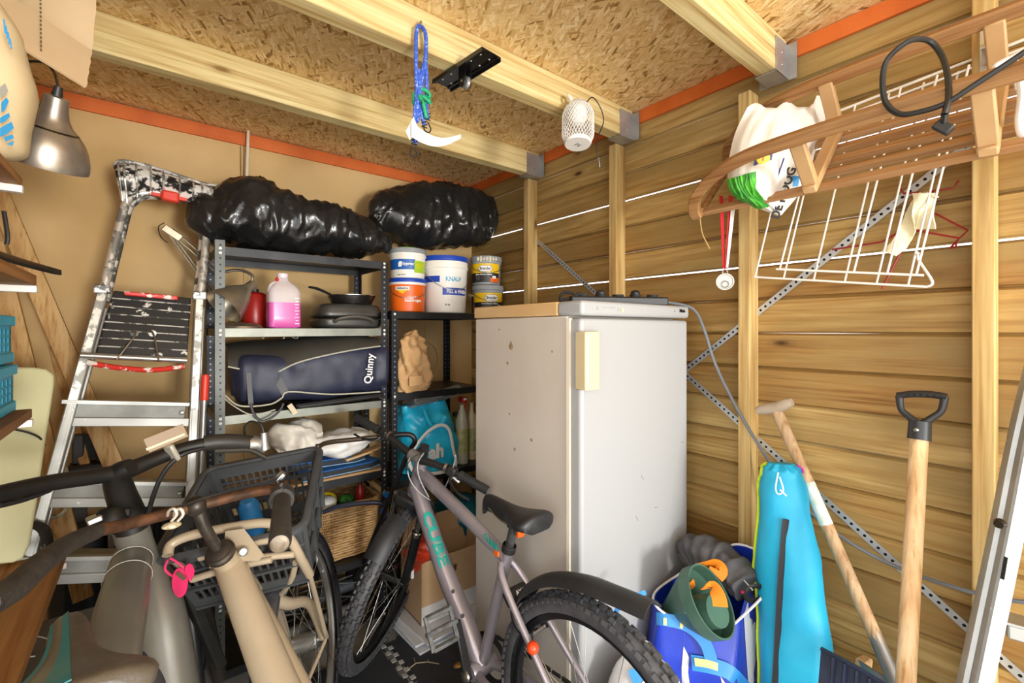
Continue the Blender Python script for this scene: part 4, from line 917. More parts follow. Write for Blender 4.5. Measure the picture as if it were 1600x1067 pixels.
# crank, pedal, chain
cr0 = BBp - Rt * .06; cr1 = P(.512, .455, -.075)
MB().bar(cr0 + (cr0 - cr1) * .1, cr1, .016, .034, Rt, .013, .026).build('crank', FORK, B1, bevel=.004)
MB().lathe([(0, .012), (.012, .012), (.02, .006), (.021, 0)], 16, axisM(cr0 - Rt * .008, -Rt)).build('crank_bolt', STEEL, B1)
pc = cr1 - Rt * .055 + V((0, 0, .0)); PED = mat('worn_pedal', '#4a4a49', .5, c2='#6a6a68', vs=40)
ped = MB().tube([cr1, cr1 - Rt * .115], .009, 10).build('pedal', PED, B1)
e = (Hd * .5 + Z3 * .86).normalized()
for a, b in ((-1, -1), (-1, 1)): MB().bar(pc - Rt * .048 + e * (.045 * b), pc + Rt * .04 + e * (.045 * b), .016, .012).build('pedal_rail', PED, ped, bevel=.002)
for s in (-.05, .042): MB().bar(pc + Rt * s - e * .05, pc + Rt * s + e * .05, .01, .014, Rt).build('pedal_end', PED, ped, bevel=.002)
MB().lathe([(.06, -.002), (.082, -.002), (.085, 0), (.082, .002), (.06, .002), (.06, -.002)], 40, axisM(BBp + Rt * .045, Rt)).build('chainring', BLK, B1)
mb = MB(); c0, c1 = BBp + Rt * .045, RA + Rt * .045
loop = [c0 + Z3 * .085, c1 + Z3 * .05, c1 - Hd * .05, c1 - Z3 * .05, c0 - Z3 * .085, c0 + Hd * .085]
lp = catmull(loop, 14, True)
for i in range(0, len(lp)): 
    d = (lp[(i + 1) % len(lp)] - lp[i]); mb.bar(lp[i], lp[i] + d * .8, .006, .011 if i % 2 else .008, Rt.cross(d))
mb.build('chain', mat('chain_steel', '#3a3834', .4, .6), B1, kind='stuff')
MB().tube([RA + Rt * .02, RA + Rt * .055], .05, 24).build('cassette', mat('chain_steel', '#3a3834', .4, .6), B1)
wheel(B1, 'rear_wheel', RA, Hd, Rt, WR, .056, True)
fender(B1, 'rear_mudguard', P(0, 0), Hd, Rt, [(.305, .575), (.255, .655), (.155, .73), (.04, .768), (-.06, .780), (-.165, .788)], .076, mat('mudguard_black', '#232426', .5, c2='#2c2d2f'), .003, .026)
# seat post, light, saddle, ring lock
sd = (STp - BBp).normalized(); SP1 = STp + sd * .085
MB().tube([STp - sd * .02, SP1], .0145, 14).build('seat_post', mat('worn_black', '#2b2b2b', .4, c2='#4b4b49', vs=60), B1)
MB().lathe([(.0205, -.012), (.023, -.01), (.023, .01), (.0205, .012)], 20, axisM(STp, sd)).build('seat_clamp', BLK, B1)
MB().bar(SP1 - Hd * .02, SP1 + Hd * .02, .03, .022).build('saddle_clamp', FORK, B1, bevel=.004)
MB().box(SP1 - Hd * .028 - Z3 * .012, (.026, .014, .034)).build('tail_light', mat('orange_lens', '#f0601c', .3), B1, bevel=.004)
for q in (-.02, .02): MB().tube([SP1 + Hd * .10 + Rt * q + Z3 * .028, SP1 + Hd * .05 + Rt * q + Z3 * .008, SP1 + Rt * q + Z3 * .006, SP1 - Hd * .06 + Rt * q + Z3 * .012, SP1 - Hd * .09 + Rt * q * 1.6 + Z3 * .03], .0035, 6, smooth=4).build('saddle_rail', STEEL, B1)
saddle(B1, SP1 + Hd * .145 + Z3 * .062, SP1 - Hd * .115 + Z3 * .058, .07, mat('saddle_black', '#1f1f20', .45, c2='#282828', bp=.1, bs=200), .05)
LC = P(.285, .60); lx = (P(0, WR) - LC).normalized(); lu = lx.cross(Rt).normalized()
lk = MB(); pts = [LC + lx * (.015 + .062 * (1 - math.cos(a)) ) * 1.0 + Rt * (.048 * math.sin(a)) for a in [math.radians(k) for k in range(0, 360, 20)]]
arc = [LC + lx * (.055 - .055 * math.cos(a)) + Rt * (.05 * math.sin(a)) for a in [math.radians(k) for k in range(-140, 141, 14)]]
lo = MB().tube(arc, .0135, 10, flat=.8).build('ring_lock', FORK, B1)
MB().box(LC - lx * .012 + lu * .0, (.092, .05, .036), basis((0, 0, 0), Rt, lx, Rt.cross(lx)).to_3x3().to_4x4()).build('lock_housing', FORK, lo, bevel=.01)
text('AXA', .018, WHITEP, basis(LC - lx * .012 - (Rt.cross(lx)) * -.0 + (-lu if lu.z < 0 else lu) * .0195, Rt, (-lx), (-lu if lu.z < 0 else lu)), lo, bold=.0006)
MB().tube([arc[0], (arc[0] + arc[-1]) / 2, arc[-1]], .006, 10).build('shackle', CHR, lo)
MB().box(arc[0], (.02, .02, .022)).build('lock_tab', FORK, lo, bevel=.003)
t = MB().ball(P(.03, .60, -.07), .0001, 4)
MB().ball(P(.17, .535, -.058), .017, 12).build('red_cap', mat('red_orange_ball', '#f2491c', .35), B1)
# fork group turned about the steering axis
ax = (HT - HB).normalized(); TURN = Matrix.Translation(HT) @ Matrix.Rotation(math.radians(124), 4, ax) @ Matrix.Translation(-HT); TR = TURN.to_3x3()
Q = lambda s, z, q=0: TURN @ P(s, z, q)
fA = Q(1.105, .372); fF, fX = TR @ Hd, TR @ Rt
cr = lambda q: TURN @ (P(.955, .735) + Rt * q)
MB().bar(cr(-.065), cr(.065), .05, .045, ax).build('fork_crown', FORK, B1, bevel=.012)
for q in (-.06, .06):
    top = cr(q); dn = TURN @ (P(1.09, .40) + Rt * q); ln = (dn - top)
    MB().tube([top + ax * .02, top + ln * .42], .0155, 14).build('fork_stanchion', CHR, B1); MB().tube([top + ln * .36, top + ln * .40, dn, dn + ln * .06], [.022, .0205, .019, .014], 14).build('fork_leg', FORK, B1)
    MB().lathe([(.0158, 0), (.0225, 0), (.0225, .016), (.018, .02)], 16, axisM(top + ln * .37, -ln)).build('dust_seal', CHR, B1)
    MB().box(top + ln * .9 - fF * .0 + fX * (math.copysign(.0175, q)), (.012, .02, .034)).build('white_decal', WHITEP, B1)
wheel(B1, 'front_wheel', fA, fF, fX, WR, .056, True)
fw = fA; fender(B1, 'front_mudguard', fw, fF, fX, [(-.07, .390), (-.01, .402), (.05, .398), (.115, .376)], .078, mat('mudguard_black', '#232426', .5, c2='#2c2d2f'), .003, .022)
TURN = Matrix.Translation(HT) @ Matrix.Rotation(math.radians(113), 4, ax) @ Matrix.Translation(-HT); TR = TURN.to_3x3(); fF, fX = TR @ Hd, TR @ Rt   # the bar sits a little skew on the steerer
stem0 = HT + ax * .012; stem1 = TURN @ (HT + ax * .062); SB = stem1 + TR @ (Hd * .055) + ax * .012
MB().tube([stem0, stem1 + ax * .018], .0195, 16).build('steerer_spacers', mat('dark_grey_metal', '#3a3a3b', .35, .5), B1); MB().tube([stem1, SB], [.0195, .017], 14).build('stem', FORK, B1); MB().tube([SB - fX * .024, SB + fX * .024], .0225, 16).build('bar_clamp', mat('silver_grey', '#8c8c8a', .35, .6), B1)
bk = TR @ Hd
bp_ = [SB + fX * s * 1.0 - bk * b + ax * h for s, b, h in ((-.325, .012, .012), (-.2, .008, .016), (-.1, .002, .012), (-.03, 0, 0), (.03, 0, 0), (.1, .002, .012), (.2, .008, .016), (.325, .012, .012))]
MB().tube(bp_, [.0115, .0115, .0135, .0155, .0155, .0135, .0115, .0115], 14, smooth=5).build('handlebar', FORK, B1)
for sgn, e0, e1 in ((-1, bp_[1], bp_[0]), (1, bp_[6], bp_[7])):
    d = (e1 - e0).normalized(); g0 = e1 - d * .125
    MB().tube([g0, g0 + d * .012, g0 + d * .014, e1 - d * .004, e1], [.0185, .0185, .0165, .0165, .015], 16).build('grip', RUB, B1)
    MB().lathe([(0, .003), (.011, .003), (.014, 0)], 16, axisM(e1, d)).build('grip_end', mat('grey_cap', '#6c6c6b', .4), B1)
    lv = MB().tube([g0 - d * .02, g0 - d * .02 - ax * .012 + bk * .03, g0 + d * .03 - ax * .016 + bk * .052, g0 + d * .08 - ax * .02 + bk * .05], [.009, .007, .005, .005], 8, smooth=4, flat=.6).build('brake_lever', FORK, B1)
    MB().bar(g0 - d * .05, g0 - d * .015, .034, .034).build('shifter', BLK, B1, bevel=.006); MB().tube([g0 - d * .032 - ax * .02, g0 + d * .0 - ax * .04 - bk * .01], .007, 8).build('shift_paddle', STEEL, lv)
    MB().lathe([(.0165, -.005), (.0185, -.005), (.0185, .005), (.0165, .005)], 16, axisM(g0 - d * .06, d)).build('lever_clamp', STEEL, lv)
CBL = mat('silver_cable', '#c9c9c4', .35, .4); CBB = mat('black_cable', '#1c1c1c', .5)
for pts, m in (([onD(712, 712, 1.62), onD(710, 722, 1.66), onD(704, 742, 1.72), onD(696, 760, 1.76)], CBL), ([onD(640, 715, 1.72), onD(637, 735, 1.70), onD(643, 754, 1.70), onD(657, 771, 1.72), onD(672, 781, 1.75)], CBL), ([onD(662, 708, 1.74), onD(653, 724, 1.70), onD(655, 746, 1.70), onD(670, 777, 1.74)], CBL), ([onD(672, 704, 1.76), onD(651, 711, 1.72), onD(638, 723, 1.70), onD(637, 738, 1.70)], CBB)):
    MB().tube(pts, .0023, 6, smooth=8).build('cable', m, B1)

# ---------------------------------------------------------------- beige city bike with black crate
BEI = mat('beige_paint', '#bcab90', .38, .1, c2='#b3a186', vs=6, coat=.2); RUST = mat('rusty_bar', '#4a3527', .6, .4, c2='#7a5236', vs=28); DARKM = mat('worn_dark_steel', '#3c3630', .4, .6, c2='#554d44', vs=25); CRM = mat('crate_black', '#404244', .45, c2='#4a4c4d')
hT, hB = onD(346, 866, 1.155), onD(392, 925, 1.30)
B2 = thing('bicycle', 'beige city bicycle with rusty handlebar and black front crate', 'bicycle', V((.3, 1.2, 0)), 'bicycles')
bbp = V((.345, .80, .30))
MB().tube([hT.lerp(hB, -.04), hB], .030, 18).build('head_tube', BEI, B2)
MB().tube([hT.lerp(hB, .28), onD(432, 1067, 1.02), bbp], [.036, .041, .041], 20).build('main_tube', BEI, B2)
MB().tube([hB.lerp(hT, .15), V((.32, 1.1, .47)), bbp + V((.02, .05, 0))], [.026, .026, .024], 14).build('lower_tube', BEI, B2)
MB().tube([bbp, V((.24, .66, .75))], .018, 12).build('seat_tube', BEI, B2)
MB().lathe([(.031, 0), (.034, .002), (.034, .012), (.028, .016), (.028, .024), (.02, .028), (0, .028)], 24, axisM(hT, hT - hB)).build('headset', DARKM, B2)
q0 = onD(306, 790, 1.10)
MB().tube([hT, onD(322, 828, 1.12), q0 + V((.004, .01, -.01)), q0], [.0135, .0135, .016, .018], 14, smooth=4).build('stem', DARKM, B2)
MB().ball(q0, .024, 10, (1, 1, 1)).build('bar_clamp', DARKM, B2)
HBp = [onD(-30, 948, .58), onD(20, 920, .64), onD(62, 882, .71), onD(110, 848, .82), onD(150, 830, .9), onD(215, 815, 1.0), onD(306, 791, 1.10), onD(380, 772, 1.16), onD(430, 764, 1.19), onD(447, 770, 1.13), onD(444, 800, 1.0), onD(437, 850, .85)]
MB().tube(HBp[2:10], [.0128] * 8, 14, smooth=6).build('handlebar', RUST, B2)
GRP = mat('worn_grip', '#2c2926', .55, c2='#423d36', vs=60, bp=.5, bs=260)
MB().tube(HBp[:5], [.019, .0185, .018, .0165, .0155], 16, smooth=6).build('grip', GRP, B2)
gd = (HBp[11] - HBp[10]).normalized(); gs = onD(441, 775, 1.10)
g = MB().tube([gs, gs.lerp(HBp[11], .15), HBp[11] - gd * .01, HBp[11]], [.0195, .0185, .0205, .0165], 18).build('grip', GRP, B2)
MB().lathe([(0, .002), (.012, .002), (.0165, 0)], 16, axisM(HBp[11], gd)).build('grip_cap', mat('corroded_cap', '#8d8272', .5, .4, c2='#6a5a44', vs=60), g)
MB().tube([gs - gd * .012, gs + gd * .03], .0275, 20).build('shifter_ring', GRP, B2)
MB().bar(onD(432, 752, 1.15), onD(444, 738, 1.16), .026, .014).build('lever_mount', CHR, B2, bevel=.004)
MB().tube([onD(437, 745, 1.15), onD(400, 757, 1.13), onD(320, 778, 1.09), onD(262, 800, 1.02)], .003, 6, smooth=6).build('brake_cable', CBB, B2)
t2 = thing('hair_clip', 'white loop clip with a jewelled oval hanging on the rusty handlebar', 'clip', onD(268, 812, 1.02)); WC = mat('cream_clip', '#ddd6c4', .4)
for dx in (0, 10): MB().tube([onD(262 + dx, 806, 1.02), onD(264 + dx, 798, 1.0), onD(272 + dx, 795, .99), onD(276 + dx, 804, .99), onD(268 + dx, 814, .995)], .003, 6, smooth=5).build('wire_loop', WC, t2)
MB().ball(onD(268, 821, .99), .014, 10, (1.3, 1, .5)).build('oval_plate', mat('speckled', '#d9d0b8', .4, c2='#a8986a', vs=120), t2)
# front carrier tubes
rk = [onD(262, 868, 1.16), onD(268, 850, 1.18), onD(300, 836, 1.2), onD(360, 824, 1.22), onD(410, 817, 1.23), onD(438, 824, 1.235), onD(456, 846, 1.25), onD(470, 872, 1.28), onD(484, 898, 1.34)]
MB().tube(rk, .0125, 12, smooth=5).build('carrier_hoop', BEI, B2)
for a, b, D in (((312, 871), (450, 838), 1.2), ((330, 884), (460, 866), 1.22), ((262, 868), (302, 905), 1.18), ((300, 905), (425, 874), 1.2)):
    MB().tube([onD(*a, D), onD((a[0] + b[0]) / 2, (a[1] + b[1]) / 2 - 3, D + .01), onD(*b, D + .03)], .0095, 10, smooth=3).build('carrier_tube', BEI, B2)
pl = [onD(x, y, 1.19) for x, y in ((347, 878), (352, 830), (380, 826), (412, 868), (404, 876))]; nn = (pl[1] - pl[0]).cross(pl[3] - pl[0]).normalized() * .003
MB().add(pl + [p + nn for p in pl], [(0, 1, 2, 3, 4), (9, 8, 7, 6, 5)] + [(i, (i + 1) % 5, 5 + (i + 1) % 5, 5 + i) for i in range(5)]).build('carrier_plate', BEI, B2)
MB().lathe([(0, .004), (.008, .004), (.012, 0)], 16, axisM(onD(380, 862, 1.175), -ray(380, 862))).build('plate_bolt', ALU, B2)
wc = onD(478, 1012, 1.54); f2 = V((.5, .87, 0)).normalized(); x2 = V((.87, -.5, .16)).normalized(); wc.z = .36
crown = onD(412, 936, 1.36)
MB().tube([hB, hB.lerp(crown, .6), crown], [.022, .024, .024], 12).build('steerer', BEI, B2)
for q in (-.055, .055):
    dr = wc + x2 * q
    MB().tube([crown + x2 * q * .35, crown + x2 * q * .8 + V((.03, .03, -.05)), crown.lerp(dr, .55) + x2 * q * .35 + V((.02, .02, .035)), dr], [.0195, .0185, .0155, .011], 12, smooth=5).build('fork_leg', BEI, B2)
    MB().tube([dr + x2 * q * .15, dr + x2 * q * .3], .012, 12).build('axle_nut', CHR, B2)
MB().tube([onD(484, 898, 1.34), onD(494, 935, 1.42), onD(507, 985, 1.5), wc + x2 * .068], .0075, 10, smooth=5).build('carrier_stay', BEI, B2)
MB().tube([onD(462, 878, 1.3), onD(455, 905, 1.33), onD(440, 926, 1.36), crown + x2 * .02], .009, 10, smooth=5).build('carrier_strut', BEI, B2)
MB().tube([onD(424, 945, 1.4), onD(432, 980, 1.45), wc - x2 * .068], .0075, 10, smooth=4).build('carrier_stay', BEI, B2)
MB().tube([wc + x2 * .068, onD(480, 1067, 1.42), onD(462, 1140, 1.38)], .006, 8).build('mudguard_stay', BEI, B2)
wheel(B2, 'front_wheel', wc, f2, x2, .345, .044, False, ALU)
u2 = x2.cross(f2); u2 = u2 if u2.z > 0 else -u2
fender(B2, 'front_mudguard', wc, f2, x2, [(.368 * math.cos(a), .368 * math.sin(a)) for a in [math.radians(k) for k in range(-25, 176, 20)]], .06, mat('slate_mudguard', '#4c4b52', .25, .6, c2='#5b5a60'), .002, .014)
MB().tube([wc - x2 * .035, wc + x2 * .035], .03, 20).build('hub_dynamo', ALU, B2)
MB().lathe([(0, .04), (.03, .035), (.046, .01), (.05, -.02), (.04, -.045), (0, -.05)], 24, axisM(onD(428, 912, 1.42), V((.5, .8, .1)))).build('headlamp', mat('lamp_grey', '#7d8186', .3, .3), B2)
rw = V((.44, .47, .36)); wheel(B2, 'rear_wheel', rw, V((.2, -1, 0)), V((1, .2, .05)), .345, .044, False, ALU)
for q in (-.05, .05): MB().tube([bbp + V((q, -.03, 0)), rw + V((q, 0, 0))], .011, 8).build('chain_stay', BEI, B2)
# crate
cFR, cNR, cFL = onD(497, 702, 1.60), onD(466, 825, 1.25), onD(325, 735, 1.52)
wv = (cFR - cFL); hv = (cFR - cNR); CW, CD = wv.length, hv.length; ex = wv.normalized(); ey = (hv - ex * hv.dot(ex)).normalized(); ez = ex.cross(ey); CHt = .215
cen = cFL + wv / 2 - ey * CD / 2
CM = basis(cen - ez * CHt, ex, ey, ez)
CR = thing('plastic_crate', 'black slotted plastic crate on the beige bike front carrier', 'crate', cen - ez * CHt)
def cpt(x, y, z): k = .86 + .14 * z / CHt; return CM @ V((x * k, y * k, z))
hw, hd = CW / 2, CD / 2
def slotted(name, A, B, rows, cols, u0, u1, z0, z1, th, mlen=None):
    """wall panel between plan points A and B with rectangular slots"""
    A, B = V(A), V(B); us = [0]; zs = [0]
    for c in range(cols):
        a = u0 + (u1 - u0) * c / cols; us += [a + (u1 - u0) / cols * .14, a + (u1 - u0) / cols * .86]
    for r in range(rows):
        a = z0 + (z1 - z0) * r / rows; zs += [a + (z1 - z0) / rows * .12, a + (z1 - z0) / rows * .88]
    us.append(1); zs.append(1); inn = V((-(B - A).y, (B - A).x)).normalized() * th; mb = MB(); idx = {}
    def vid(i, j, s):
        if (i, j, s) not in idx:
            p = A.lerp(B, us[i]) + (inn if s else V((0, 0))); idx[i, j, s] = len(mb.v); mb.v.append(cpt(p.x, p.y, zs[j] * CHt))
        return idx[i, j, s]
    for i in range(len(us) - 1):
        for j in range(len(zs) - 1):
            hole = i % 2 == 1 and j % 2 == 1 and j < len(zs) - 1 and i < len(us) - 1
            if hole:
                for (p, q), (r, s) in (((i, j), (i + 1, j)), ((i + 1, j), (i + 1, j + 1)), ((i + 1, j + 1), (i, j + 1)), ((i, j + 1), (i, j))):
                    mb.f.append((vid(p, q, 0), vid(r, s, 0), vid(r, s, 1), vid(p, q, 1)))
            else:
                for s in (0, 1): mb.f.append((vid(i, j, s), vid(i + 1, j, s), vid(i + 1, j + 1, s), vid(i, j + 1, s)))
    return mb.build(name, CRM, CR, flat=True)
slotted('end_wall', (hw, hd), (-hw, hd), 3, 14, .06, .94, .12, .86, .006)
slotted('end_wall', (-hw, -hd), (hw, -hd), 3, 14, .06, .94, .12, .86, .006)
slotted('side_wall', (hw, -hd), (hw, hd), 3, 12, .08, .92, .12, .82, .006)
slotted('side_wall', (-hw, hd), (-hw, -hd), 3, 12, .08, .92, .12, .82, .006)
mb = MB()
for i in range(13): mb.bar(cpt(-hw + 2 * hw * i / 12, -hd, 0), cpt(-hw + 2 * hw * i / 12, hd, 0), .008, .008, ez)
for i in range(13): mb.bar(cpt(-hw, -hd + 2 * hd * i / 12, 0), cpt(hw, -hd + 2 * hd * i / 12, 0), .008, .008, ez)
mb.build('floor_grid', CRM, CR)
rim = [CM @ V((x, y, CHt)) for x, y in rect(2 * hw + .016, 2 * hd + .016, .035, 4)]
MB().tube(rim, .0125, 8, closed=True, flat=.8).build('rim', CRM, CR)
for sx in (-1, 1):
    for k in (-.92, -.31, .31, .92): MB().bar(cpt(sx * (hw + .006), k * hd, .0), cpt(sx * (hw + .006), k * hd, CHt - .01), .012, .010, ey).build('rib', CRM, CR)
for zz in (.08, .15): MB().tube([cpt(x, y, zz) for x, y in rect(2 * hw + .012, 2 * hd + .012, .03, 4)], .005, 6, closed=True).build('rib_band', CRM, CR)
# small things in the crate
one(MB().lathe([(0, 0), (.03, 0), (.032, .01), (.032, .11), (.02, .13), (0, .13)], 20, CM @ Matrix.Translation((-.05, .09, .008))), 'tin_can', mat('can_blue', '#2f7fbf', .4), 'blue can lying inside the black crate', 'can')
# pink clip on the carrier
PKM = mat('pink_plastic', '#e5346c', .35)
t2 = thing('strap_clip', 'bright pink strap clip hanging from the beige bike carrier', 'clip', onD(283, 920, 1.14))
MB().loft([[onD(281 + 13 * math.cos(a) * k, 910 + 24 * math.sin(a) * k, D) for a in [2 * math.pi * i / 18 for i in range(18)]] for k, D in ((.95, 1.128), (1, 1.132), (.95, 1.14))]).build('tongue', PKM, t2)
MB().loft([[onD(296 + 8 * math.cos(a) * k, 893 + 13 * math.sin(a) * k, D) for a in [2 * math.pi * i / 14 for i in range(14)]] for k, D in ((.95, 1.128), (1, 1.134), (.95, 1.14))]).build('jaw', PKM, t2)
for pts in (((262, 875), (258, 890), (275, 902), (290, 895)), ((266, 872), (285, 885), (298, 908)), ((272, 900), (295, 888), (304, 893))): MB().tube([onD(x, y, 1.135) for x, y in pts], .0028, 6, smooth=4).build('wire', PKM, t2)
MB().bar(onD(279, 893, 1.13), onD(291, 903, 1.13), .012, .01).build('buckle', STEEL, t2)

# ---------------------------------------------------------------- dark e-bike nearest on the left
DK = mat('dark_grey_bike', '#6b6860', .35, .25, c2='#77746a', vs=8, dirt='#7c786c', ds=60, dlo=.68, dhi=.72); MBLK = mat('matt_black_metal', '#1c1b19', .45, .3, c2='#24221f')
B3 = thing('bicycle', 'dark grey electric bicycle with thick frame nearest on the left', 'bicycle', V((0, 1.2, 0)), 'bicycles')
h3 = onD(212, 850, 1.13)
MB().tube([onD(204, 822, 1.12), h3, onD(232, 905, 1.2), onD(250, 945, 1.25)], [.036, .036, .038, .036], 20).build('head_tube', DK, B3)
tt = [onD(206, 872, 1.12), onD(190, 950, .97), onD(168, 1060, .82), onD(140, 1180, .70)]
MB().tube(tt, [.040, .046, .046, .042], 22, smooth=4).build('top_tube', DK, B3)
MB().tube([onD(234, 885, 1.18), onD(252, 960, 1.14), onD(268, 1067, 1.10), onD(300, 1300, 1.0)], [.042, .05, .054, .054], 22, smooth=4).build('down_tube', DK, B3)
for k in (.12, .45):
    c = tt[0].lerp(tt[1], k); d = (tt[1] - tt[0]).normalized(); MB().lathe([(.0425 + .006 * k, -.0015), (.0435 + .006 * k, 0), (.0425 + .006 * k, .0015)], 32, axisM(c, d)).build('pale_ring', mat('pale_ring', '#b9b6aa', .4), B3)
stp = [onD(206, 826, 1.12), onD(200, 800, 1.11), onD(188, 768, 1.08), onD(184, 742, 1.06), onD(205, 728, 1.06)]
MB().tube(stp, [.036, .033, .029, .026, .018], 18, smooth=5).build('stem', MBLK, B3)
hb3 = [onD(-40, 786, .80), onD(0, 772, .85), onD(80, 754, .94), onD(150, 744, 1.02), onD(195, 736, 1.07), onD(245, 716, 1.13), onD(290, 700, 1.18), onD(330, 692, 1.22), onD(350, 691, 1.24)]
MB().tube(hb3, [.017, .017, .017, .018, .020, .018, .0165, .0165, .0165], 16, smooth=5).build('handlebar', MBLK, B3)
MB().tube([onD(318, 693, 1.21), onD(350, 690, 1.24), onD(392, 692, 1.29)], [.021, .0215, .021], 16, smooth=3).build('grip', mat('rubber_grip', '#2b2924', .5, bp=.2), B3)
lm = MB().tube([onD(388, 694, 1.285), onD(402, 694, 1.30), onD(414, 704, 1.31)], [.024, .022, .012], 14, smooth=3).build('brake_mount', ALU, B3); MB().tube([onD(412, 676, 1.3), onD(413, 690, 1.3), onD(414, 702, 1.3)], [.009, .010, .014], 12).build('cable_boss', ALU, lm)
MB().tube([onD(335, 705, 1.22), onD(365, 704, 1.25), onD(392, 704, 1.27), onD(416, 716, 1.28)], [.007, .007, .006, .007], 8, smooth=5).build('brake_lever', mat('dark_lever', '#3b3934', .4, .4), B3)
MB().tube([onD(412, 676, 1.3), onD(408, 664, 1.3), onD(392, 658, 1.3), onD(382, 668, 1.3), onD(384, 682, 1.31)], .0025, 6, smooth=6).build('cable_loop', CBB, B3)
MB().tube([onD(0, 790, .84), onD(40, 780, .89), onD(78, 766, .94)], .005, 8, smooth=4).build('brake_hose', CBB, B3)
MB().tube([onD(322, 700, 1.2), onD(282, 712, 1.15), onD(252, 745, 1.13), onD(232, 800, 1.13), onD(222, 850, 1.15)], .0055, 8, smooth=6).build('cable_bundle', CBB, B3)
brk = MB().bar(onD(262, 695, 1.13), onD(275, 718, 1.15), .03, .012).build('clamp', mat('clamp_silver', '#b9b3a2', .4, .3), B3, bevel=.004)
MB().bar(onD(228, 697, 1.10), onD(290, 672, 1.16), .036, .004, -ray(260, 690)).build('number_plate', mat('clear_tan', '#8f7658', .35), brk, bevel=.001); MB().bar(onD(228, 702, 1.098), onD(288, 678, 1.156), .006, .006).build('plate_edge', mat('cream_edge', '#d8c9a4', .5), brk)
ld = MB().lathe([(0, .02), (.024, .02), (.03, .012), (.031, -.012), (.024, -.02), (0, -.02)], 24, axisM(onD(176, 806, 1.07), V((0, .3, 1)))).build('display_mount', MBLK, B3); MB().bar(onD(135, 816, 1.03), onD(160, 806, 1.05), .03, .014).build('bracket', ALU, ld, bevel=.003); MB().bar(onD(150, 806, 1.05), onD(205, 797, 1.09), .03, .02).build('bracket_arm', MBLK, ld, bevel=.004)
# fork, front wheel
a3 = V((.06, 1.61, .365)); f3 = V((.12, 1, 0)).normalized(); x3 = V((1, -.12, .14)).normalized(); fc = onD(252, 925, 1.27)
for q in (-.055, .055): MB().tube([fc + x3 * q * .7, fc + x3 * q, a3 + x3 * q], [.02, .019, .014], 14).build('fork_leg', mat('fork_black', '#1b1b1c', .35), B3)
wheel(B3, 'front_wheel', a3, f3, x3, .35, .05, False, RIMB, TYRE, None, mat('black_spoke', '#232323', .4, .4))
fender(B3, 'front_mudguard', a3, f3, x3, [(.375 * math.cos(a), .375 * math.sin(a)) for a in [math.radians(k) for k in range(40, 176, 20)]], .065, mat('mudguard_black', '#232426', .5), .002, .014)
saddle(B3, onD(107, 950, .78), onD(112, 1085, .55), .088, mat('saddle_brown_black', '#51493d', .35, c2='#5f5649', vs=20, bp=.15, bs=180), .055, (mat('teal_stripe', '#1f6f73', .45), 5, 8))
MB().tube([onD(115, 1050, .66) - Z3 * .05, onD(150, 1180, .70)], .016, 12).build('seat_post', MBLK, B3)
wheel(B3, 'rear_wheel', V((.02, .55, .365)), V((0, 1, 0)), V((1, 0, .14)), .35, .05, False, RIMB, TYRE, None, mat('black_spoke', '#232323', .4, .4))
for q in (-.06, .06): MB().tube([onD(300, 1300, 1.0) + V((q * .6, 0, 0)), V((.02 + q, .55, .365))], .012, 8).build('chain_stay', DK, B3)
# black folding lock hanging beside the e-bike's fork
t2 = thing('folding_lock', 'black bar lock strapped between the dark bike and the beige carrier', 'lock', onD(300, 980, 1.3))
MB().bar(onD(272, 880, 1.25), onD(342, 1040, 1.36), .05, .03).build('lock_bar', mat('lock_black', '#1f1f1e', .4, c2='#2a2a28'), t2, bevel=.006); MB().tube([onD(304, 900, 1.3), onD(326, 975, 1.38), onD(345, 1060, 1.45)], .018, 12).build('lock_tube', mat('brown_black', '#2f2a24', .4), t2)
# ================================================================ STEP LADDER
def lad(x, y, off=0.0):     # point on the ladder's leaning plane Y = 1.98 + .22 (z - .5)
    d = ray(x, y); k, c = .22, 1.98 + off - .22 * .5
    t = (c + k * CH) / (d.y - k * d.z); return CAMP + d * t
def spatter(name, base, metal, rough, paint, scale, lo, hi):
    return mat(name, base, rough, metal, c2=None, dirt=paint, ds=scale, dlo=lo, dhi=hi)
LAL = spatter('spattered_aluminium', '#9a9a94', .6, .4, '#e9e6dc', 26, .46, .52); LALC = spatter('ladder_aluminium', '#b9bab4', .6, .4, '#e9e6dc', 40, .66, .7); LDK = spatter('spattered_dark', '#5a5b57', .4, .45, '#e6e3da', 24, .46, .52); LBLK = spatter('spattered_black', '#222222', 0, .4, '#e4e1d8', 14, .63, .66); LRED = spatter('spattered_red', '#d8362c', 0, .45, '#efe6da', 26, .52, .56)
SL = thing('step_ladder', 'paint-spattered aluminium step ladder with black top tray', 'ladder', V((0, 2.0, 0)))
Lr = [(-40, 1190), (10, 985), (48, 850), (80, 735), (118, 610), (142, 530), (160, 462)]
Rr = [(276, 1190), (279, 985), (283, 850), (288, 735), (298, 610), (304, 530), (311, 462)]
for pts in (Lr, Rr):
    a, b = lad(*pts[0]), lad(*pts[-1]); 
    MB().bar(a, b, .030, .06, V((0, 1, 0))).build('rail', LALC, SL, bevel=.004)
    MB().bar(a.lerp(b, .0) + V((.0, -.034, 0)), b + V((0, -.034, 0)), .012, .008, V((0, 1, 0))).build('rail_lip', LALC, SL)
    MB().bar(a.lerp(b, .72) + V((0, -.039, 0)), b + V((0, -.039, 0)), .022, .004, V((0, 1, 0))).build('paint_crust', LAL, SL)
hoop = [(158, 470), (172, 410), (186, 355), (194, 325), (204, 309), (222, 302), (250, 301), (280, 306), (306, 313), (320, 324), (324, 345), (320, 400), (312, 470)]
MB().tube([lad(x, y, -.02) for x, y in hoop], .014, 12, smooth=5).build('guard_hoop', LAL, SL)
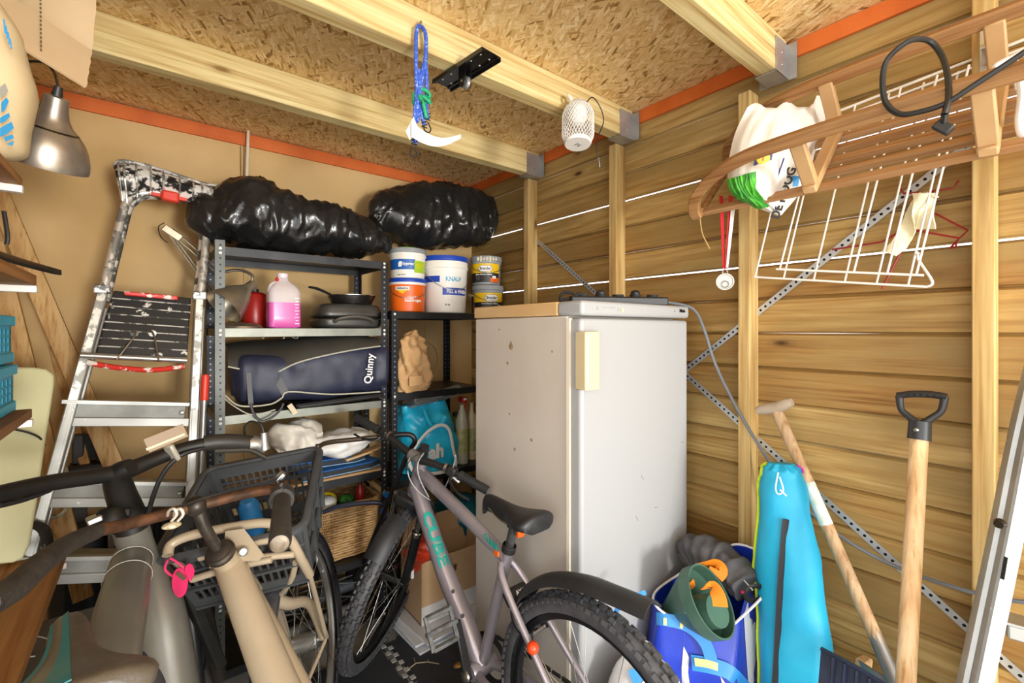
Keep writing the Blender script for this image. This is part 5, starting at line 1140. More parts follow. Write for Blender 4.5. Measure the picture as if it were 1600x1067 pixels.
MB().tube([lad(x + (7 if i < 5 else (-6 if i > 9 else 0)), y + (6 if 3 < i < 11 else 2), .02) for i, (x, y) in enumerate(hoop)], .013, 10, smooth=5).build('guard_hoop', LDK, SL)
for x, y in ((160, 452), (311, 462)): MB().box(lad(x, y, -.03), (.045, .05, .03)).build('hoop_bracket', LDK, SL, bevel=.004)
tr = lambda x, y, o=-.02: lad(x, y, o)
g = []; nx = 40
top = catmull([tr(178, 262), tr(190, 254), tr(230, 261), tr(280, 277), tr(318, 289), tr(340, 292)], 8); bot = catmull([tr(188, 300), tr(196, 318), tr(230, 305), tr(280, 312), tr(318, 322), tr(340, 322)], 8)
for a, b in zip(top, bot):
    g.append([a.lerp(b, s) + V((0, -.055 * math.sin(math.pi * min(1, s * 1.1)) - .005, 0)) for s in (0, .12, .3, .5, .7, .88, 1)])
tray_ = MB().sheet(g, .006).build('top_tray', spatter('tray_black', '#232323', 0, .4, '#ece9e0', 22, .48, .53), SL, ang=50)
for k in range(10):
    i = 6 + int(k * (len(top) - 8) / 9); a, b = top[i], bot[i]
    MB().tube([a.lerp(b, s) + V((0, -.055 * math.sin(math.pi * min(1, s * 1.1)) - .012, 0)) for s in (0, .12, .3, .5, .7, .88, 1)], .0035, 6).build('tray_rib', LAL, tray_)
MB().tube([a + V((0, -.008, .004)) for a in top], .007, 8).build('tray_lip', LAL, tray_)
MB().bar(lad(252, 305, -.05), lad(280, 311, -.05), .05, .04).build('red_catch', mat('red_catch', '#e2402e', .4), SL, bevel=.008); MB().bar(lad(236, 303, -.04), lad(292, 313, -.04), .03, .012).build('catch_spring', mat('red_catch', '#e2402e', .4), SL)
# folded platform
pf = [lad(178, 457, .0), lad(298, 468, .0), lad(292, 562, -.02), lad(150, 556, -.02)]
nn = (pf[1] - pf[0]).cross(pf[3] - pf[0]).normalized(); nn = nn if nn.y < 0 else -nn
plat = MB().add([p for p in pf] + [p + nn * .022 for p in pf], [(0, 1, 2, 3), (7, 6, 5, 4), (0, 4, 5, 1), (1, 5, 6, 2), (2, 6, 7, 3), (3, 7, 4, 0)]).build('platform', LBLK, SL, bevel=.004)
for k in range(1, 8):
    s = k / 8; MB().tube([pf[0].lerp(pf[3], s) + nn * .0225, pf[1].lerp(pf[2], s) + nn * .0225], .0025, 6).build('groove_bead', LDK, plat)
MB().bar(lad(194, 458, -.03), lad(278, 466, -.03), .03, .016).build('red_edge', LRED, plat, bevel=.004)
MB().tube([lad(136, 566, -.05), lad(180, 574, -.05), lad(240, 578, -.05), lad(288, 572, -.05)], .012, 10, smooth=4, flat=.8).build('red_edge', LRED, plat)
MB().tube([lad(126, 555, -.06), lad(292, 563, -.06)], .0105, 12).build('platform_bar', ALU, SL)
for a, b in (((212, 522), (182, 562)), ((240, 522), (248, 564))):
    MB().tube([lad(a[0] - 8, a[1] - 4, -.035), lad(*a, -.05), lad(*b, -.072)], .0032, 8, smooth=3).build('wire_hook', STEEL, SL); MB().lathe([(0, .01), (.012, .008), (.014, 0)], 14, axisM(lad(a[0] - 2, a[1] - 1, -.03), V((0, -1, .1)))).build('hook_rivet', LDK, SL)
for (x0, y0), (x1, y1), h in (((106, 637), (290, 641), .075), ((72, 760), (287, 764), .075), ((40, 878), (285, 876), .075)):
    a, b = lad(x0, y0), lad(x1, y1)
    tread = MB().bar(a + V((0, .02, -.005)), b + V((0, .02, -.005)), .08, .05).build('tread', mat('tread_grey', '#8e8f89', .5, .4, c2='#a2a39c', vs=12, dirt='#e4e2da', ds=30, dlo=.66, dhi=.7), SL, bevel=.003)
    MB().bar(a + V((-.01, -.03, .026)), b + V((.01, -.03, .026)), .02, .012).build('tread_nosing', LALC, tread); MB().bar(a + V((-.01, -.024, -.042)), b + V((.01, -.024, -.042)), .014, .03).build('tread_front', LALC, tread, bevel=.002)
    for p in (a + V((.012, -.03, -.004)), b + V((-.012, -.03, -.004))): MB().lathe([(0, .004), (.006, .003), (.008, 0)], 10, axisM(p, (0, -1, 0))).build('rivet', STEEL, tread)
for pts in (Lr, Rr):
    a, b = lad(pts[0][0] + 6, pts[0][1], .055), lad(pts[-1][0] + 4, pts[-1][1] + 20, .055); MB().bar(a, b, .022, .03, V((0, 1, 0))).build('rear_leg', LALC, SL, bevel=.003)
# ================================================================ LEFT RACK
BRD = wood('rack_board', '#9c6f3f', '#b5854f', 'y', s=.8, knots=False); BRDD = wood('dark_board', '#7d5734', '#966a40', 'y', s=.8, knots=False)
rack = [(1.725, 1.745, 1.42, -.215, BRD, 'top shelf board on the left under the cardboard'), (1.52, 1.545, 1.50, -.205, BRD, 'shelf board on the left holding the black paddle'), (1.225, 1.245, 1.45, -.205, BRDD, 'dark shelf board on the left carrying the turquoise crates'), (.775, .80, 1.78, -.185, BRD, 'low brown shelf board on the left beside the dark bike')]
for z0, z1, ye, xe, m, lab in rack:
    t = thing('rack_shelf', 'brown wooden ' + lab, 'shelf', (-.4, 1.1, z0), 'shelves of the left rack')
    MB().lohi((-.665, .6, z0), (xe, ye, z1)).build('board', m, t, bevel=.002)
    MB().lohi((-.665, ye - .03, z0 - .016), (xe + .004, ye - .012, z0 - .0005)).build('white_bracket', WHITE, t, bevel=.002)
PLY = mat('ply_edge', '#caa26c', .6, c2='#a87c48', vs=60)
# black blade on the second shelf
mb = MB(); g = []
for i in range(15):
    s = i / 14; a = onD(-60 + 155 * s, 382 + 42 * s + 4 * math.sin(s * 3), .93 + .14 * s); w = .05 * (1 - s ** 2.2) + .001; g.append([a + V((0, 0, w * .2)) + V((.25, .9, 0)) * (w * q) - V((0, 0, .008)) * abs(q) for q in (-1, -.5, 0, .5, 1)])
o = one(mb.sheet(g, .008), 'plastic_paddle', mat('blade_black', '#1e1c19', .35, c2='#2a2722'), 'black tapered plastic paddle resting on the second left shelf', 'paddle', ang=60)
# turquoise folding crates
TQ = mat('turquoise_crate', '#2ea4c6', .45, c2='#3db4d3', vs=10)
for k, (z, dx, lab) in enumerate(((1.246, 0, 'lower turquoise folding crate on the dark left shelf'), (1.350, -.003, 'upper turquoise folding crate on the dark left shelf'))):
    x1, y1, h = -.232 + dx, 1.438, .10; t = thing('folding_crate', lab, 'crate', (-.38, 1.25, z), 'turquoise crates'); x0, y0 = x1 - .30, y1 - .40
    for a, b in (((x0, y0), (x1, y0 + .006)), ((x0, y1 - .006), (x1, y1)), ((x0, y0), (x0 + .006, y1)), ((x1 - .006, y0), (x1, y1))): MB().lohi((a[0], a[1], z), (b[0], b[1], z + h)).build('wall', TQ, t)
    MB().lohi((x0, y0, z), (x1, y1, z + .004)).build('base', TQ, t)
    for zz, d in ((h - .022, .006), (.0, .004)): 
        mb = MB(); mb.lohi((x0 - d, y0 - d, z + zz), (x1 + d, y0, z + zz + .021)).lohi((x0 - d, y1, z + zz), (x1 + d, y1 + d, z + zz + .021)).lohi((x0 - d, y0, z + zz), (x0, y1, z + zz + .021)).lohi((x1, y0, z + zz), (x1 + d, y1, z + zz + .021)); mb.build('rim', TQ, t, bevel=.002)
    for i in range(12):
        yy = y1 - .02 - i * .032
        for j in range(3): MB().lohi((x1 - .0005, yy - .01, z + .025 + j * .017), (x1 + .0015, yy, z + .037 + j * .017)).build('slot', mat('crate_slot', '#1f7d9c', .6), t)
# pale green board
mb = MB(); GB = mat('pale_green_board', '#c3c193', .55, c2='#cdcb9f', vs=4); a = onY(-60, 575, 2.02)
pts = [(-70, 572), (0, 574), (50, 574), (72, 577), (84, 586), (84, 600), (70, 690), (56, 790), (46, 850), (36, 872), (20, 880), (-70, 886)]
f = [onY(x, y, 1.93 - .0006 * (y - 572)) for x, y in pts]; n = len(f); mb.add(f + [p + V((0, .018, 0)) for p in f], [tuple(range(n)), tuple(reversed(range(n, 2 * n)))] + [(i, (i + 1) % n, n + (i + 1) % n, n + i) for i in range(n)])
one(mb, 'board', GB, 'pale green rounded board leaning behind the left shelves', 'board', bevel=.005)
one(MB().tube([onY(24, 671, 1.85), onY(45, 676, 1.85), onY(62, 684, 1.86), onY(70, 696, 1.87)], .003, 6, smooth=5), 'cord', BLK, 'thin black cord hanging in front of the pale green board', 'cord')
# leaning battens behind the rack
BAT = wood('batten', '#cba46c', '#dab985', 'z', knots=False, s=.8)
for (xa, ya), (xb, yb), Y, w, lab in (((-20, 262), (128, 610), 2.45, .06, 'wide pale wooden batten leaning at the back wall left of the ladder'), ((-10, 380), (64, 672), 2.36, .055, 'pale wooden batten leaning behind the pale green board'), ((84, 540), (118, 668), 2.54, .03, 'narrow wooden batten leaning between ladder and back wall')):
    p, q = onY(xa, ya, Y + .06), onY(xb, yb, Y - .05); q = q + (q - p) * (.9 if q.z > .7 else .5)
    if q.z < 0: q = p + (q - p) * (p.z / (p.z - q.z))
    one(MB().bar(p, q, w, .025, V((0, 1, 0))), 'batten', BAT, lab, 'batten', 'leaning battens', bevel=.002)
# cardboard overhang, sack, lamp at the top left
CB2 = mat('pale_cardboard', '#c9ac82', .8, c2='#d3b78f', vs=4, bp=.06)
t = thing('cardboard_sheet', 'folded cardboard sheet overhanging the top left shelf', 'cardboard', onD(80, 60, 1.0))
def quad(A, B, Cc, Dd, n=8, dz=0, jag=0):
    g = []
    for i in range(n + 1):
        s = i / n; r = []
        for j in range(n + 1):
            u = j / n; x = (A[0] * (1 - u) + B[0] * u) * (1 - s) + (Dd[0] * (1 - u) + Cc[0] * u) * s; y = (A[1] * (1 - u) + B[1] * u) * (1 - s) + (Dd[1] * (1 - u) + Cc[1] * u) * s
            if jag and j == n: x += 1.0 * math.sin(i * 2.3)
            D = 1.0 + dz * s + (x - 40) * .0012; r.append(onD(x, y, D))
        g.append(r)
    return MB().sheet(g, .005)
quad((-40, -80), (157, -80), (143, 82), (-10, -20), 10, .06, 1).build('upper_panel', CB2, t, ang=60)
quad((-10, -22), (143, 80), (134, 137), (28, 72), 10, -.05, 1).build('lower_flap', CB2, t, ang=60)
for a, b in (((12, -20), (24, 52)), ((63, -20), (64, 78))):
    for k in range(16):
        s = k / 15; p = onD(a[0] + (b[0] - a[0]) * s, a[1] + (b[1] - a[1]) * s, .985); MB().box(p, (.003, .002, .005)).build('perforation', mat('dark_mark', '#5b4a34', .8), t)
SK = mat('pale_sack', '#d5bf94', .65, c2='#dcc89f', vs=5, bp=.1); SKB = mat('sack_blue', '#2f8fc4', .6); SKG = mat('sack_grey', '#9c9a90', .6)
t = thing('paper_sack', 'pale building-material sack with blue print on the top left shelf', 'sack', onD(-30, 235, .9))
mb = lump([onD(-55, 235, .90), onD(-52, 215, .90), onD(-48, 140, .90), onD(-52, 60, .91), onD(-62, 0, .92), onD(-72, -40, .93)], [(.05, .04), (.085, .07), (.095, .08), (.085, .075), (.06, .06), (.03, .03)], 40, 40, up=V((0, 1, 0)), pw=2.4, disp=lambda p, tt, th: .006 * fbm(p, 8))
mb.build('sack_body', SK, t, ang=80)
def onsack(x, y): return onD(x, y, .853 + .0009 * (x))
for pts, m in (([(2, 160), (10, 152), (14, 158), (8, 172), (2, 176)], SKB), ([(0, 184), (14, 176), (16, 182), (8, 190), (0, 192)], SKB), ([(0, 200), (18, 190), (22, 200), (10, 210), (0, 214)], SKB), ([(0, 136), (8, 130), (13, 142), (4, 152), (0, 152)], SKG), ([(6, 214), (20, 210), (22, 216), (8, 221)], SKB), ([(10, 225), (22, 220), (20, 228)], SKB)):
    q = [onsack(x, y) for x, y in pts]; n = len(q); nn = -ray(10, 190).normalized() * .003; MB().add(q + [p + nn for p in q], [tuple(range(n)), tuple(range(n, 2 * n))] + [(i, (i + 1) % n, n + (i + 1) % n, n + i) for i in range(n)]).build('print_mark', m, t)
for k in range(4): MB().bar(onsack(6 + k * 3.2, 30 + k * 10), onsack(8 + k * 3.2, 52 + k * 8), .0022, .002).build('print_bar', SKB, t)
t = thing('work_lamp', 'brushed steel bell work lamp hanging by the top left shelf', 'lamp', onD(75, 255, 1.08)); BST = mat('scratched_steel', '#a39a8e', .32, .8, c2='#b8afa2', vs=18, bp=.05, bs=30, dirt='#d8d0c2', ds=40, dlo=.7, dhi=.73)
lc = onD(77, 215, 1.06); la = (Z3 + V((CS, -SN, 0)) * .2 - V((ray(77, 215).x, ray(77, 215).y, 0)).normalized() * .30).normalized()
MB().lathe([(.079, -.062), (.0795, -.055), (.078, -.04), (.072, -.015), (.062, .005), (.05, .02), (.044, .026), (.036, .034), (.028, .05), (.024, .07), (.022, .094), (.014, .097), (0, .097)], 48, axisM(lc, la)).build('bell_shade', BST, t, ang=35)
MB().lathe([(.045, .0245), (.048, .023), (.05, .020)], 40, axisM(lc, la)).build('seam_ring', mat('dark_steel', '#55504a', .3, 1), t); MB().tube([lc + la * .095, lc + la * .118], [.011, .007], 14).build('cable_gland', BLK, t)
MB().tube([lc + la * .115, onD(84, 112, 1.09), onD(66, 97, 1.08), onD(30, 96, 1.04)], .003, 8, smooth=6).build('cable', BLK, t)
MB().tube([lc + la * .045 - V((.02, 0, 0)), onD(50, 158, 1.06), onD(36, 148, 1.04), onD(28, 152, 1.02)], .0055, 8, smooth=4).build('arm', STEEL, t); MB().bar(onD(33, 140, 1.03), onD(42, 162, 1.05), .014, .014).build('arm_joint', mat('dark_steel', '#55504a', .3, 1), t, bevel=.003)
one(MB().tube([onD(6, 330, 1.0), onD(10, 355, 1.0), onD(12, 372, 1.0), onD(10, 382, 1.0)], .004, 8, smooth=4), 'hook', BLK, 'small black hook hanging under the top left shelf', 'hook')
# thin stick and wire standing at the back wall
one(MB().tube([onY(384, 330, 2.53), onY(388, 202, 2.56)], [.0075, .007], 8), 'stick', mat('white_stick', '#e2d8c2', .5), 'thin white stick upright against the back wall behind the bin bag', 'stick')
one(MB().tube([onY(377, 330, 2.58), onY(376, 228, 2.585)], .0012, 5), 'wire', BLK, 'thin dark wire hanging on the back wall beside the white stick', 'wire')
# broom pole with red grip at the shelf post
t = thing('broom_pole', 'grey pole with red grip beside the tall shelf post', 'pole', V((.17, 2.09, 0)))
p, q = onY(321, 585, 2.07), onY(319, 625, 2.07); r = onY(313, 760, 2.06); r = q + (r - q) * (q.z / (q.z - r.z))
MB().tube([q, r], .010, 12).build('shaft', ALU, t); MB().tube([p, p.lerp(q, .12), q], [.011, .0135, .014], 14).build('red_grip', mat('red_grip', '#d93a24', .4), t)
# folded white slatted rack behind the pole
t = thing('folded_rack', 'folded cream slatted rack leaning behind the tall shelf post', 'rack', V((.2, 2.1, .6)))
SLW = mat('cream_slat', '#d9ceb2', .5)
for k in range(4): MB().bar(onY(296 + k * 7, 655 + k * 3, 2.54), onY(352 + k * 5, 745 + k * 4, 2.54), .012, .012).build('slat', SLW, t)
for (xa, ya), (xb, yb) in (((290, 668), (330, 650)), ((335, 752), (375, 730))): MB().bar(onY(xa, ya, 2.55), onY(xb, yb, 2.55), .016, .01).build('cross_slat', SLW, t)
# things behind the ladder, lower left
GREY1 = mat('machine_grey', '#8a8478', .45, c2='#7c766b'); DBLU = mat('dark_slate', '#2d3340', .45, c2='#39404e')
t = thing('pressure_washer', 'grey and dark machine housing behind the lower ladder treads', 'machine', V((-.1, 2.3, 0)))
a, b = onY(70, 800, 2.26), onY(250, 955, 2.26)
MB().lohi((a.x, 2.26, 0), (a.x + .16, 2.5, .66)).build('slate_body', DBLU, t, bevel=.05, seg=4)
MB().lohi((a.x + .165, 2.24, 0), (a.x + .265, 2.5, .68)).build('grey_column', GREY1, t, bevel=.008); MB().lohi((a.x + .27, 2.27, 0), (a.x + .47, 2.5, .70)).build('black_bay', BLK, t, bevel=.008)
for z in (.62, .50): MB().lohi((a.x + .185, 2.232, z - .06), (a.x + .245, 2.24, z)).build('window_panel', mat('dark_hole', '#15130f', .6), t, bevel=.003)
MB().lathe([(.012, 0), (.012, .004), (.006, .006), (0, .006)], 14, axisM((a.x + .215, 2.24, .40), (0, -1, 0))).build('screw', CHR, t)
for k in range(3): MB().tube([(a.x + .31 + k * .05, 2.262, .1), (a.x + .31 + k * .05, 2.262, .66)], .012, 10).build('black_pipe', RUB, t)
t = thing('tool_holder', 'black plastic tool holder hung behind the ladder treads', 'holder', onY(140, 740, 2.4))
a, b = onY(104, 684, 2.4), onY(172, 742, 2.4)
MB().lohi((a.x, 2.40, b.z), (b.x, 2.5, b.z + .05)).build('tray', BLK, t, bevel=.006); MB().lohi((a.x + .01, 2.44, b.z + .05), (a.x + .045, 2.5, a.z)).build('cheek', mat('holder_grey', '#3d3c39', .5), t, bevel=.006); MB().lohi((b.x - .045, 2.44, b.z + .05), (b.x - .01, 2.5, a.z)).build('cheek', mat('holder_grey', '#3d3c39', .5), t, bevel=.006); MB().lohi((a.x + .045, 2.46, b.z + .06), (b.x - .045, 2.5, a.z - .01)).build('back', mat('dark_hole', '#15130f', .6), t)
MB().lohi((a.x + .01, 2.47, .0), (a.x + .05, 2.5, b.z)).build('support', mat('holder_grey', '#3d3c39', .5), t)
one(MB().tube([onY(100, 730, 2.2), onY(108, 760, 2.2), onY(100, 800, 2.19), onY(70, 815, 2.18), onY(90, 850, 2.18), onY(130, 850, 2.2)], .008, 8, smooth=6), 'hose', mat('cream_hose', '#c9c09a', .5, c2='#5d5840', vs=60), 'cream speckled hose curling behind the lower ladder treads', 'hose')
one(MB().tube([lad(50, 818, -.07), lad(70, 830, -.08), lad(76, 870, -.09), lad(74, 920, -.09), lad(66, 950, -.08)], .022, 8, smooth=5, flat=.3), 'strap', mat('black_strap', '#252320', .6, dirt='#8a867c', ds=40), 'black strap hanging from the ladder rail near the dark bike grip', 'strap')
# dark box with scratched white drawing at the bottom left
DBX = mat('dark_grey_box', '#4a4641', .55, c2='#544f49', vs=5); t = thing('storage_box', 'dark grey storage box with white line drawing on its lid', 'box', V((-.22, 1.64, 0)))
MB().lohi((-.38, 1.46, 0.001), (-.08, 1.82, .56)).build('box_body', DBX, t, bevel=.01); MB().lohi((-.39, 1.45, .56), (-.07, 1.83, .60)).build('lid', mat('lid_taupe', '#5d564b', .5, c2='#666055'), t, bevel=.01)
SCR = mat('white_scribble', '#c9c6c0', .7); zq = .6006
for pts in ([(0, 1045), (10, 1022), (30, 1015), (45, 1020)], [(0, 1060), (25, 1035), (40, 1030)], [(15, 1000), (55, 994), (80, 1000)], [(20, 1050), (30, 1030), (55, 1025)], [(0, 1010), (6, 1000), (4, 992)], [(5, 1030), (22, 1012), (30, 1000)]):
    MB().tube([onZ(x, y, zq) for x, y in pts], .0016, 5, smooth=3).build('drawn_line', SCR, t)
# ================================================================ THE PLANK WALL'S THINGS
# bentwood sled hung upside down and tilted
SLD = wood('sled_wood', '#8f6a45', '#ab8257', 'y', s=1.0, knots=False, rough=.5); SLDL = wood('sled_slat', '#9a7550', '#b58e66', 'y', s=1.0, knots=False, rough=.55); SLDU = mat('sled_upright', '#b08a5c', .55, c2='#bd9768', vs=7, bp=.08)
al = math.radians(45); wq = V((-math.cos(al), 0, -math.sin(al))); uq = V((-math.sin(al), 0, math.cos(al))); F0 = V((1.635, 0, 2.025))
S = lambda s, q, h: F0 + V((0, s, 0)) + wq * q + uq * h
SD = thing('sled', 'wooden bentwood sled hung high on the plank wall', 'sled', S(.1, .15, 0))
for q in (0.0, .32):
    pts = [S(-.45, q, .16), S(-.1, q, .16), S(.2, q, .162), S(.42, q, .16), S(.58, q, .150), S(.69, q, .118), S(.765, q, .065), S(.79, q, .02), S(.79, q, -.012)]
    pts = catmull(pts, 6); rings = []
    for i, p in enumerate(pts):
        d = (pts[min(i + 1, len(pts) - 1)] - pts[max(i - 1, 0)]).normalized(); nrm = d.cross(wq).normalized()
        rings.append([p + wq * a + nrm * b for a, b in ((-.012, -.017), (.012, -.017), (.012, .017), (-.012, .017))])
    MB().loft(rings).build('runner', SLD, SD, bevel=.005, ang=50)
for k in range(5):
    q = .03 + k * .065; L1 = .79 if k in (0, 4) else .5
    MB().bar(S(-.45, q, -.012), S(L1, q, -.012), .028, .018, uq).build('slat', SLDL, SD, bevel=.003)
for s in (.46, .125, -.3):
    MB().bar(S(s, -.01, .008), S(s, .33, .008), .034, .022, uq).build('crossbar', SLDU, SD, bevel=.004)
    for q in (.012, .308): MB().bar(S(s, q, .0), S(s, q + (.006 if q > .1 else -.006), .155), .036, .022, wq).build('upright', SLDU, SD, bevel=.004)
MB().tube([S(.79, .0, -.008), S(.79, .32, -.008)], .011, 10).build('front_bar', SLD, SD)
one(MB().tube([S(.785, .32, -.015), S(.79, .33, -.05), S(.785, .345, -.07), S(.78, .35, -.12)], .0018, 6, smooth=5), 'string', mat('jute', '#b3915c', .9), 'thin jute string hanging from the curved sled runner', 'string')
# white shopping bag stuffed in the sled's curve
WB = mat('white_shopper', '#e4dfd6', .5, c2='#efece6', vs=6, bp=.15, bs=60); GRN = mat('bean_green', '#4fae2c', .5, c2='#1f7a1f', vs=26, lo=.4, hi=.6)
t = thing('shopping_bag', 'white shopping bag with bean print stuffed inside the sled', 'bag', onD(1205, 330, 1.42))
cD = 1.40
A = catmull([onD(x, y, cD) for x, y in ((1168, 168), (1150, 205), (1140, 245), (1138, 280), (1150, 305), (1180, 322), (1215, 336))], 6)
Bq = catmull([onD(x, y, cD + .03) for x, y in ((1296, 166), (1288, 190), (1282, 212), (1272, 240), (1262, 270), (1250, 300), (1222, 334))], 6)
g = []; back = []
for i, (a, b) in enumerate(zip(A, Bq)):
    s = i / (len(A) - 1); r = []; r2 = []
    for j in range(31):
        u = j / 30; p = a.lerp(b, u); bul = math.sin(math.pi * u) ** .7 * (.02 + .10 * math.sin(math.pi * min(1, s * 1.02)) ** .8); fold = .010 * (1 - abs(noise.noise(V((u * 6, s * 2.2, 3)))) * 3) + .006 * (crease(p, 14) - .4)
        vd = -ray(1215, 250).normalized(); r.append(p + vd * (bul + fold)); r2.append(p - vd * (bul * .7 + fold * .3 + .004))
    if i == 0:
        for j in range(31): r[j].z += .012 * math.sin(j * .55) + (.02 if j > 24 else 0)
    g.append(r); back.append(r2)
MB().sheet(g, .002).build('front_panel', WB, t, ang=80); MB().sheet(back, .002).build('back_panel', WB, t, ang=80)
def onbag(u, s, off=.003):
    i = min(len(g) - 1, max(0, int(s * (len(g) - 1)))); j = min(30, max(0, int(u * 30))); return g[i][j] - ray(1215, 250).normalized() * off
gg = [[onbag(.0 + .36 * a * (1.0 - .2 * b), .52 + .34 * b, .004) for b in [k / 8 for k in range(9)]] for a in [k / 10 for k in range(11)]]
MB().sheet(gg, .002).build('bean_print', GRN, t, ang=80)
for k in range(7):
    MB().tube([onbag(.02 + .045 * k * (1 - .2 * b), .50 + .38 * b, .007) for b in [q / 7 for q in range(8)]], .0042, 6).build('bean', GRN, t)
MB().ball(onbag(.02, .44, .004), .016, 8, (1, 1, .8)).build('red_print', mat('print_red', '#b8402c', .5), t)
nb = -ray(1215, 270).normalized(); rb = V((CS, -SN, 0)); ub = nb.cross(rb)
lg = onbag(.42, .44, .006); lgo = MB().box(lg, (.05, .042, .0025), basis((0, 0, 0), rb, ub, nb).to_3x3().to_4x4()).build('emblem_panel', mat('navy_print', '#2b2a66', .5), t)
MB().lathe([(0, .001), (.019, .001), (.0195, 0)], 28, basis(lg + nb * .0015, rb, ub, nb)).build('emblem_disc', mat('emblem_yellow', '#f1c916', .5), lgo)
text('i', .02, mat('print_red', '#b8402c', .5), basis(lg + nb * .003, rb, ub, nb), lgo, bold=.001)
dd = (rb * .15 + ub * 1).normalized(); text('DE HOOG', .032, BLACKP, basis(onbag(.66, .78, .008), dd, nb.cross(dd), nb), t, bold=.0012, th=.002)
MB().box(onbag(.62, .56, .006), (.004, .07, .002), basis((0, 0, 0), nb.cross(dd) * -1, dd, nb).to_3x3().to_4x4()).build('navy_bar', mat('navy_print', '#2b2a66', .5), t)
MB().box(onbag(.80, .72, .007), (.03, .034, .002), basis((0, 0, 0), rb, ub, nb).to_3x3().to_4x4()).build('blue_print', mat('print_blue', '#2a94d6', .5), t)
# medal
RIB = mat('ribbon_red', '#c22330', .6); t = thing('medal', 'silver medal on a red and white ribbon hanging from the sled', 'medal', onD(1133, 450, 1.5)); D = 1.5
for a, b, m in (((1127, 306), (1131, 420), RIB), ((1142, 306), (1134, 420), RIB), ((1146, 318), (1136, 418), WHITE)):
    p, q = onD(*a, D), onD(*b, D - .002 * (m is WHITE)); MB().bar(p, q, .026, .0015, V((0, 1, 0)), .012, .0015).build('ribbon', m, t)
MB().lathe([(0, .003), (.022, .003), (.024, .005), (.0275, .005), (.0275, -.003), (0, -.003)], 36, axisM(onD(1133, 440, D), -ray(1133, 440))).build('disc', mat('medal_silver', '#b5b2aa', .4, .4), t); MB().lathe([(.009, .001), (.011, .003), (.012, .001)], 20, axisM(onD(1133, 444, D - .004), -ray(1133, 440))).build('relief', STEEL, t); MB().tube([onD(1133, 421, D), onD(1129, 425, D), onD(1133, 429, D), onD(1137, 425, D)], .0018, 6, closed=True, smooth=4).build('ring', STEEL, t)
# white wire drying rack behind the sled
t = thing('drying_rack', 'white wire drying rack hanging on the plank wall below the sled', 'drying rack', V((1.62, .45, 1.55))); WR_ = mat('white_wire', '#e8e4da', .4)
def bot(y, lay): return V((1.60 - .03 * lay, y, 1.598 - (.688 - y) * .15 + .028 * lay))
ys = [.688, .588, .498, .412, .335, .262]
for lay, yl in ((0, [.688, .60, .515, .435, .36, .292]), (1, [.60, .405, .33, .27])):
    for y in yl:
        b = bot(y, lay); tp = V((1.665 - .02 * lay, y - .09, 2.10)); MB().tube([b, tp], .0026, 6).build('wire', WR_, t)
    MB().tube([bot(.69 if lay == 0 else .61, lay), bot(.255, lay)], .0034, 8).build('bottom_bar', WR_, t)
e = bot(.255, 0); MB().tube([e, e + V((.0, -.012, .012)), e + V((.03, .02, .075)), bot(.27, 1) + V((.02, .0, .06))], .0034, 8, smooth=4).build('end_bend', WR_, t)
MB().tube([V((1.665, .66, 2.08)), V((1.665, .05, 2.13))], .004, 8).build('top_rail', WR_, t); MB().tube([V((1.655, .66, 2.055)), V((1.655, .05, 2.105))], .003, 8).build('top_rail', WR_, t)
# red wire hangers and cream cloth
HR = mat('red_wire', '#8e1f1c', .4)
def hang(pts, X, lab): one(MB().tube([onX(x, y, X) for x, y in pts], .003, 6), 'wire_hanger', HR, lab, 'hanger', 'red wire hangers')
hang([(1300, 390), (1378, 378), (1435, 345), (1420, 358), (1498, 372), (1492, 388), (1486, 386)], 1.675, 'red wire hanger draped with the cream cloth')
hang([(1378, 452), (1420, 368), (1432, 345), (1462, 334), (1512, 360), (1484, 388)], 1.68, 'red wire hanger tilted steeply beside the cream cloth')
hang([(1404, 290), (1412, 302), (1450, 300), (1490, 294), (1498, 282)], 1.69, 'red wire hanger peeking out under the sled slats')
CLO = mat('cream_cloth', '#ddd0a8', .85, c2='#e6dab6', vs=20, bp=.3, bs=200); gq = []
for i in range(15):
    s = i / 14; x = 1378 + 70 * s ** .6; y = 392 - 92 * math.sin(math.pi * min(.5, s * .62)); r = []
    for j in range(6): u = j / 5; r.append(onX(x + 22 * u + (3 * math.sin(i * .8) * u), y + 8 * u, 1.64 - .012 * math.sin(u * 3 + i)))
    gq.append(r)
t = thing('cloth', 'limp cream cloth strip draped over the red hanger', 'cloth', onX(1420, 390, 1.64)); MB().sheet(gq, .003).build('long_end', CLO, t, ang=80)
gq = [[onX(1426 + 34 * u + 2 * math.sin(i), 302 + i * 7, 1.63 - .01 * math.sin(u * 4 + i * .5)) for u in [k / 5 for k in range(6)]] for i in range(9)]; MB().sheet(gq, .004).build('short_end', CLO, t, ang=80)
# metal bracket on the near post
t = thing('sled_bracket', 'shiny metal bracket screwed to the near post above the sled', 'bracket', V((1.64, .155, 2.0)))
a, b = onX(1545, 25, 1.645), onX(1545, 150, 1.645); br = MB().bar(a, b, .032, .004, V((1, 0, 0))).build('plate', mat('bright_steel', '#c9c6be', .28, .8), t, bevel=.001)
for y in (32, 100, 143): MB().lathe([(0, .003), (.004, .003), (.0055, 0)], 12, axisM(onX(1544, y, 1.642), (-1, 0, 0))).build('screw', STEEL, br)
MB().bar(onX(1545, 68, 1.645), onX(1545, 72, 1.60), .03, .004).build('hook_tongue', mat('bright_steel', '#c9c6be', .28, .8), t)
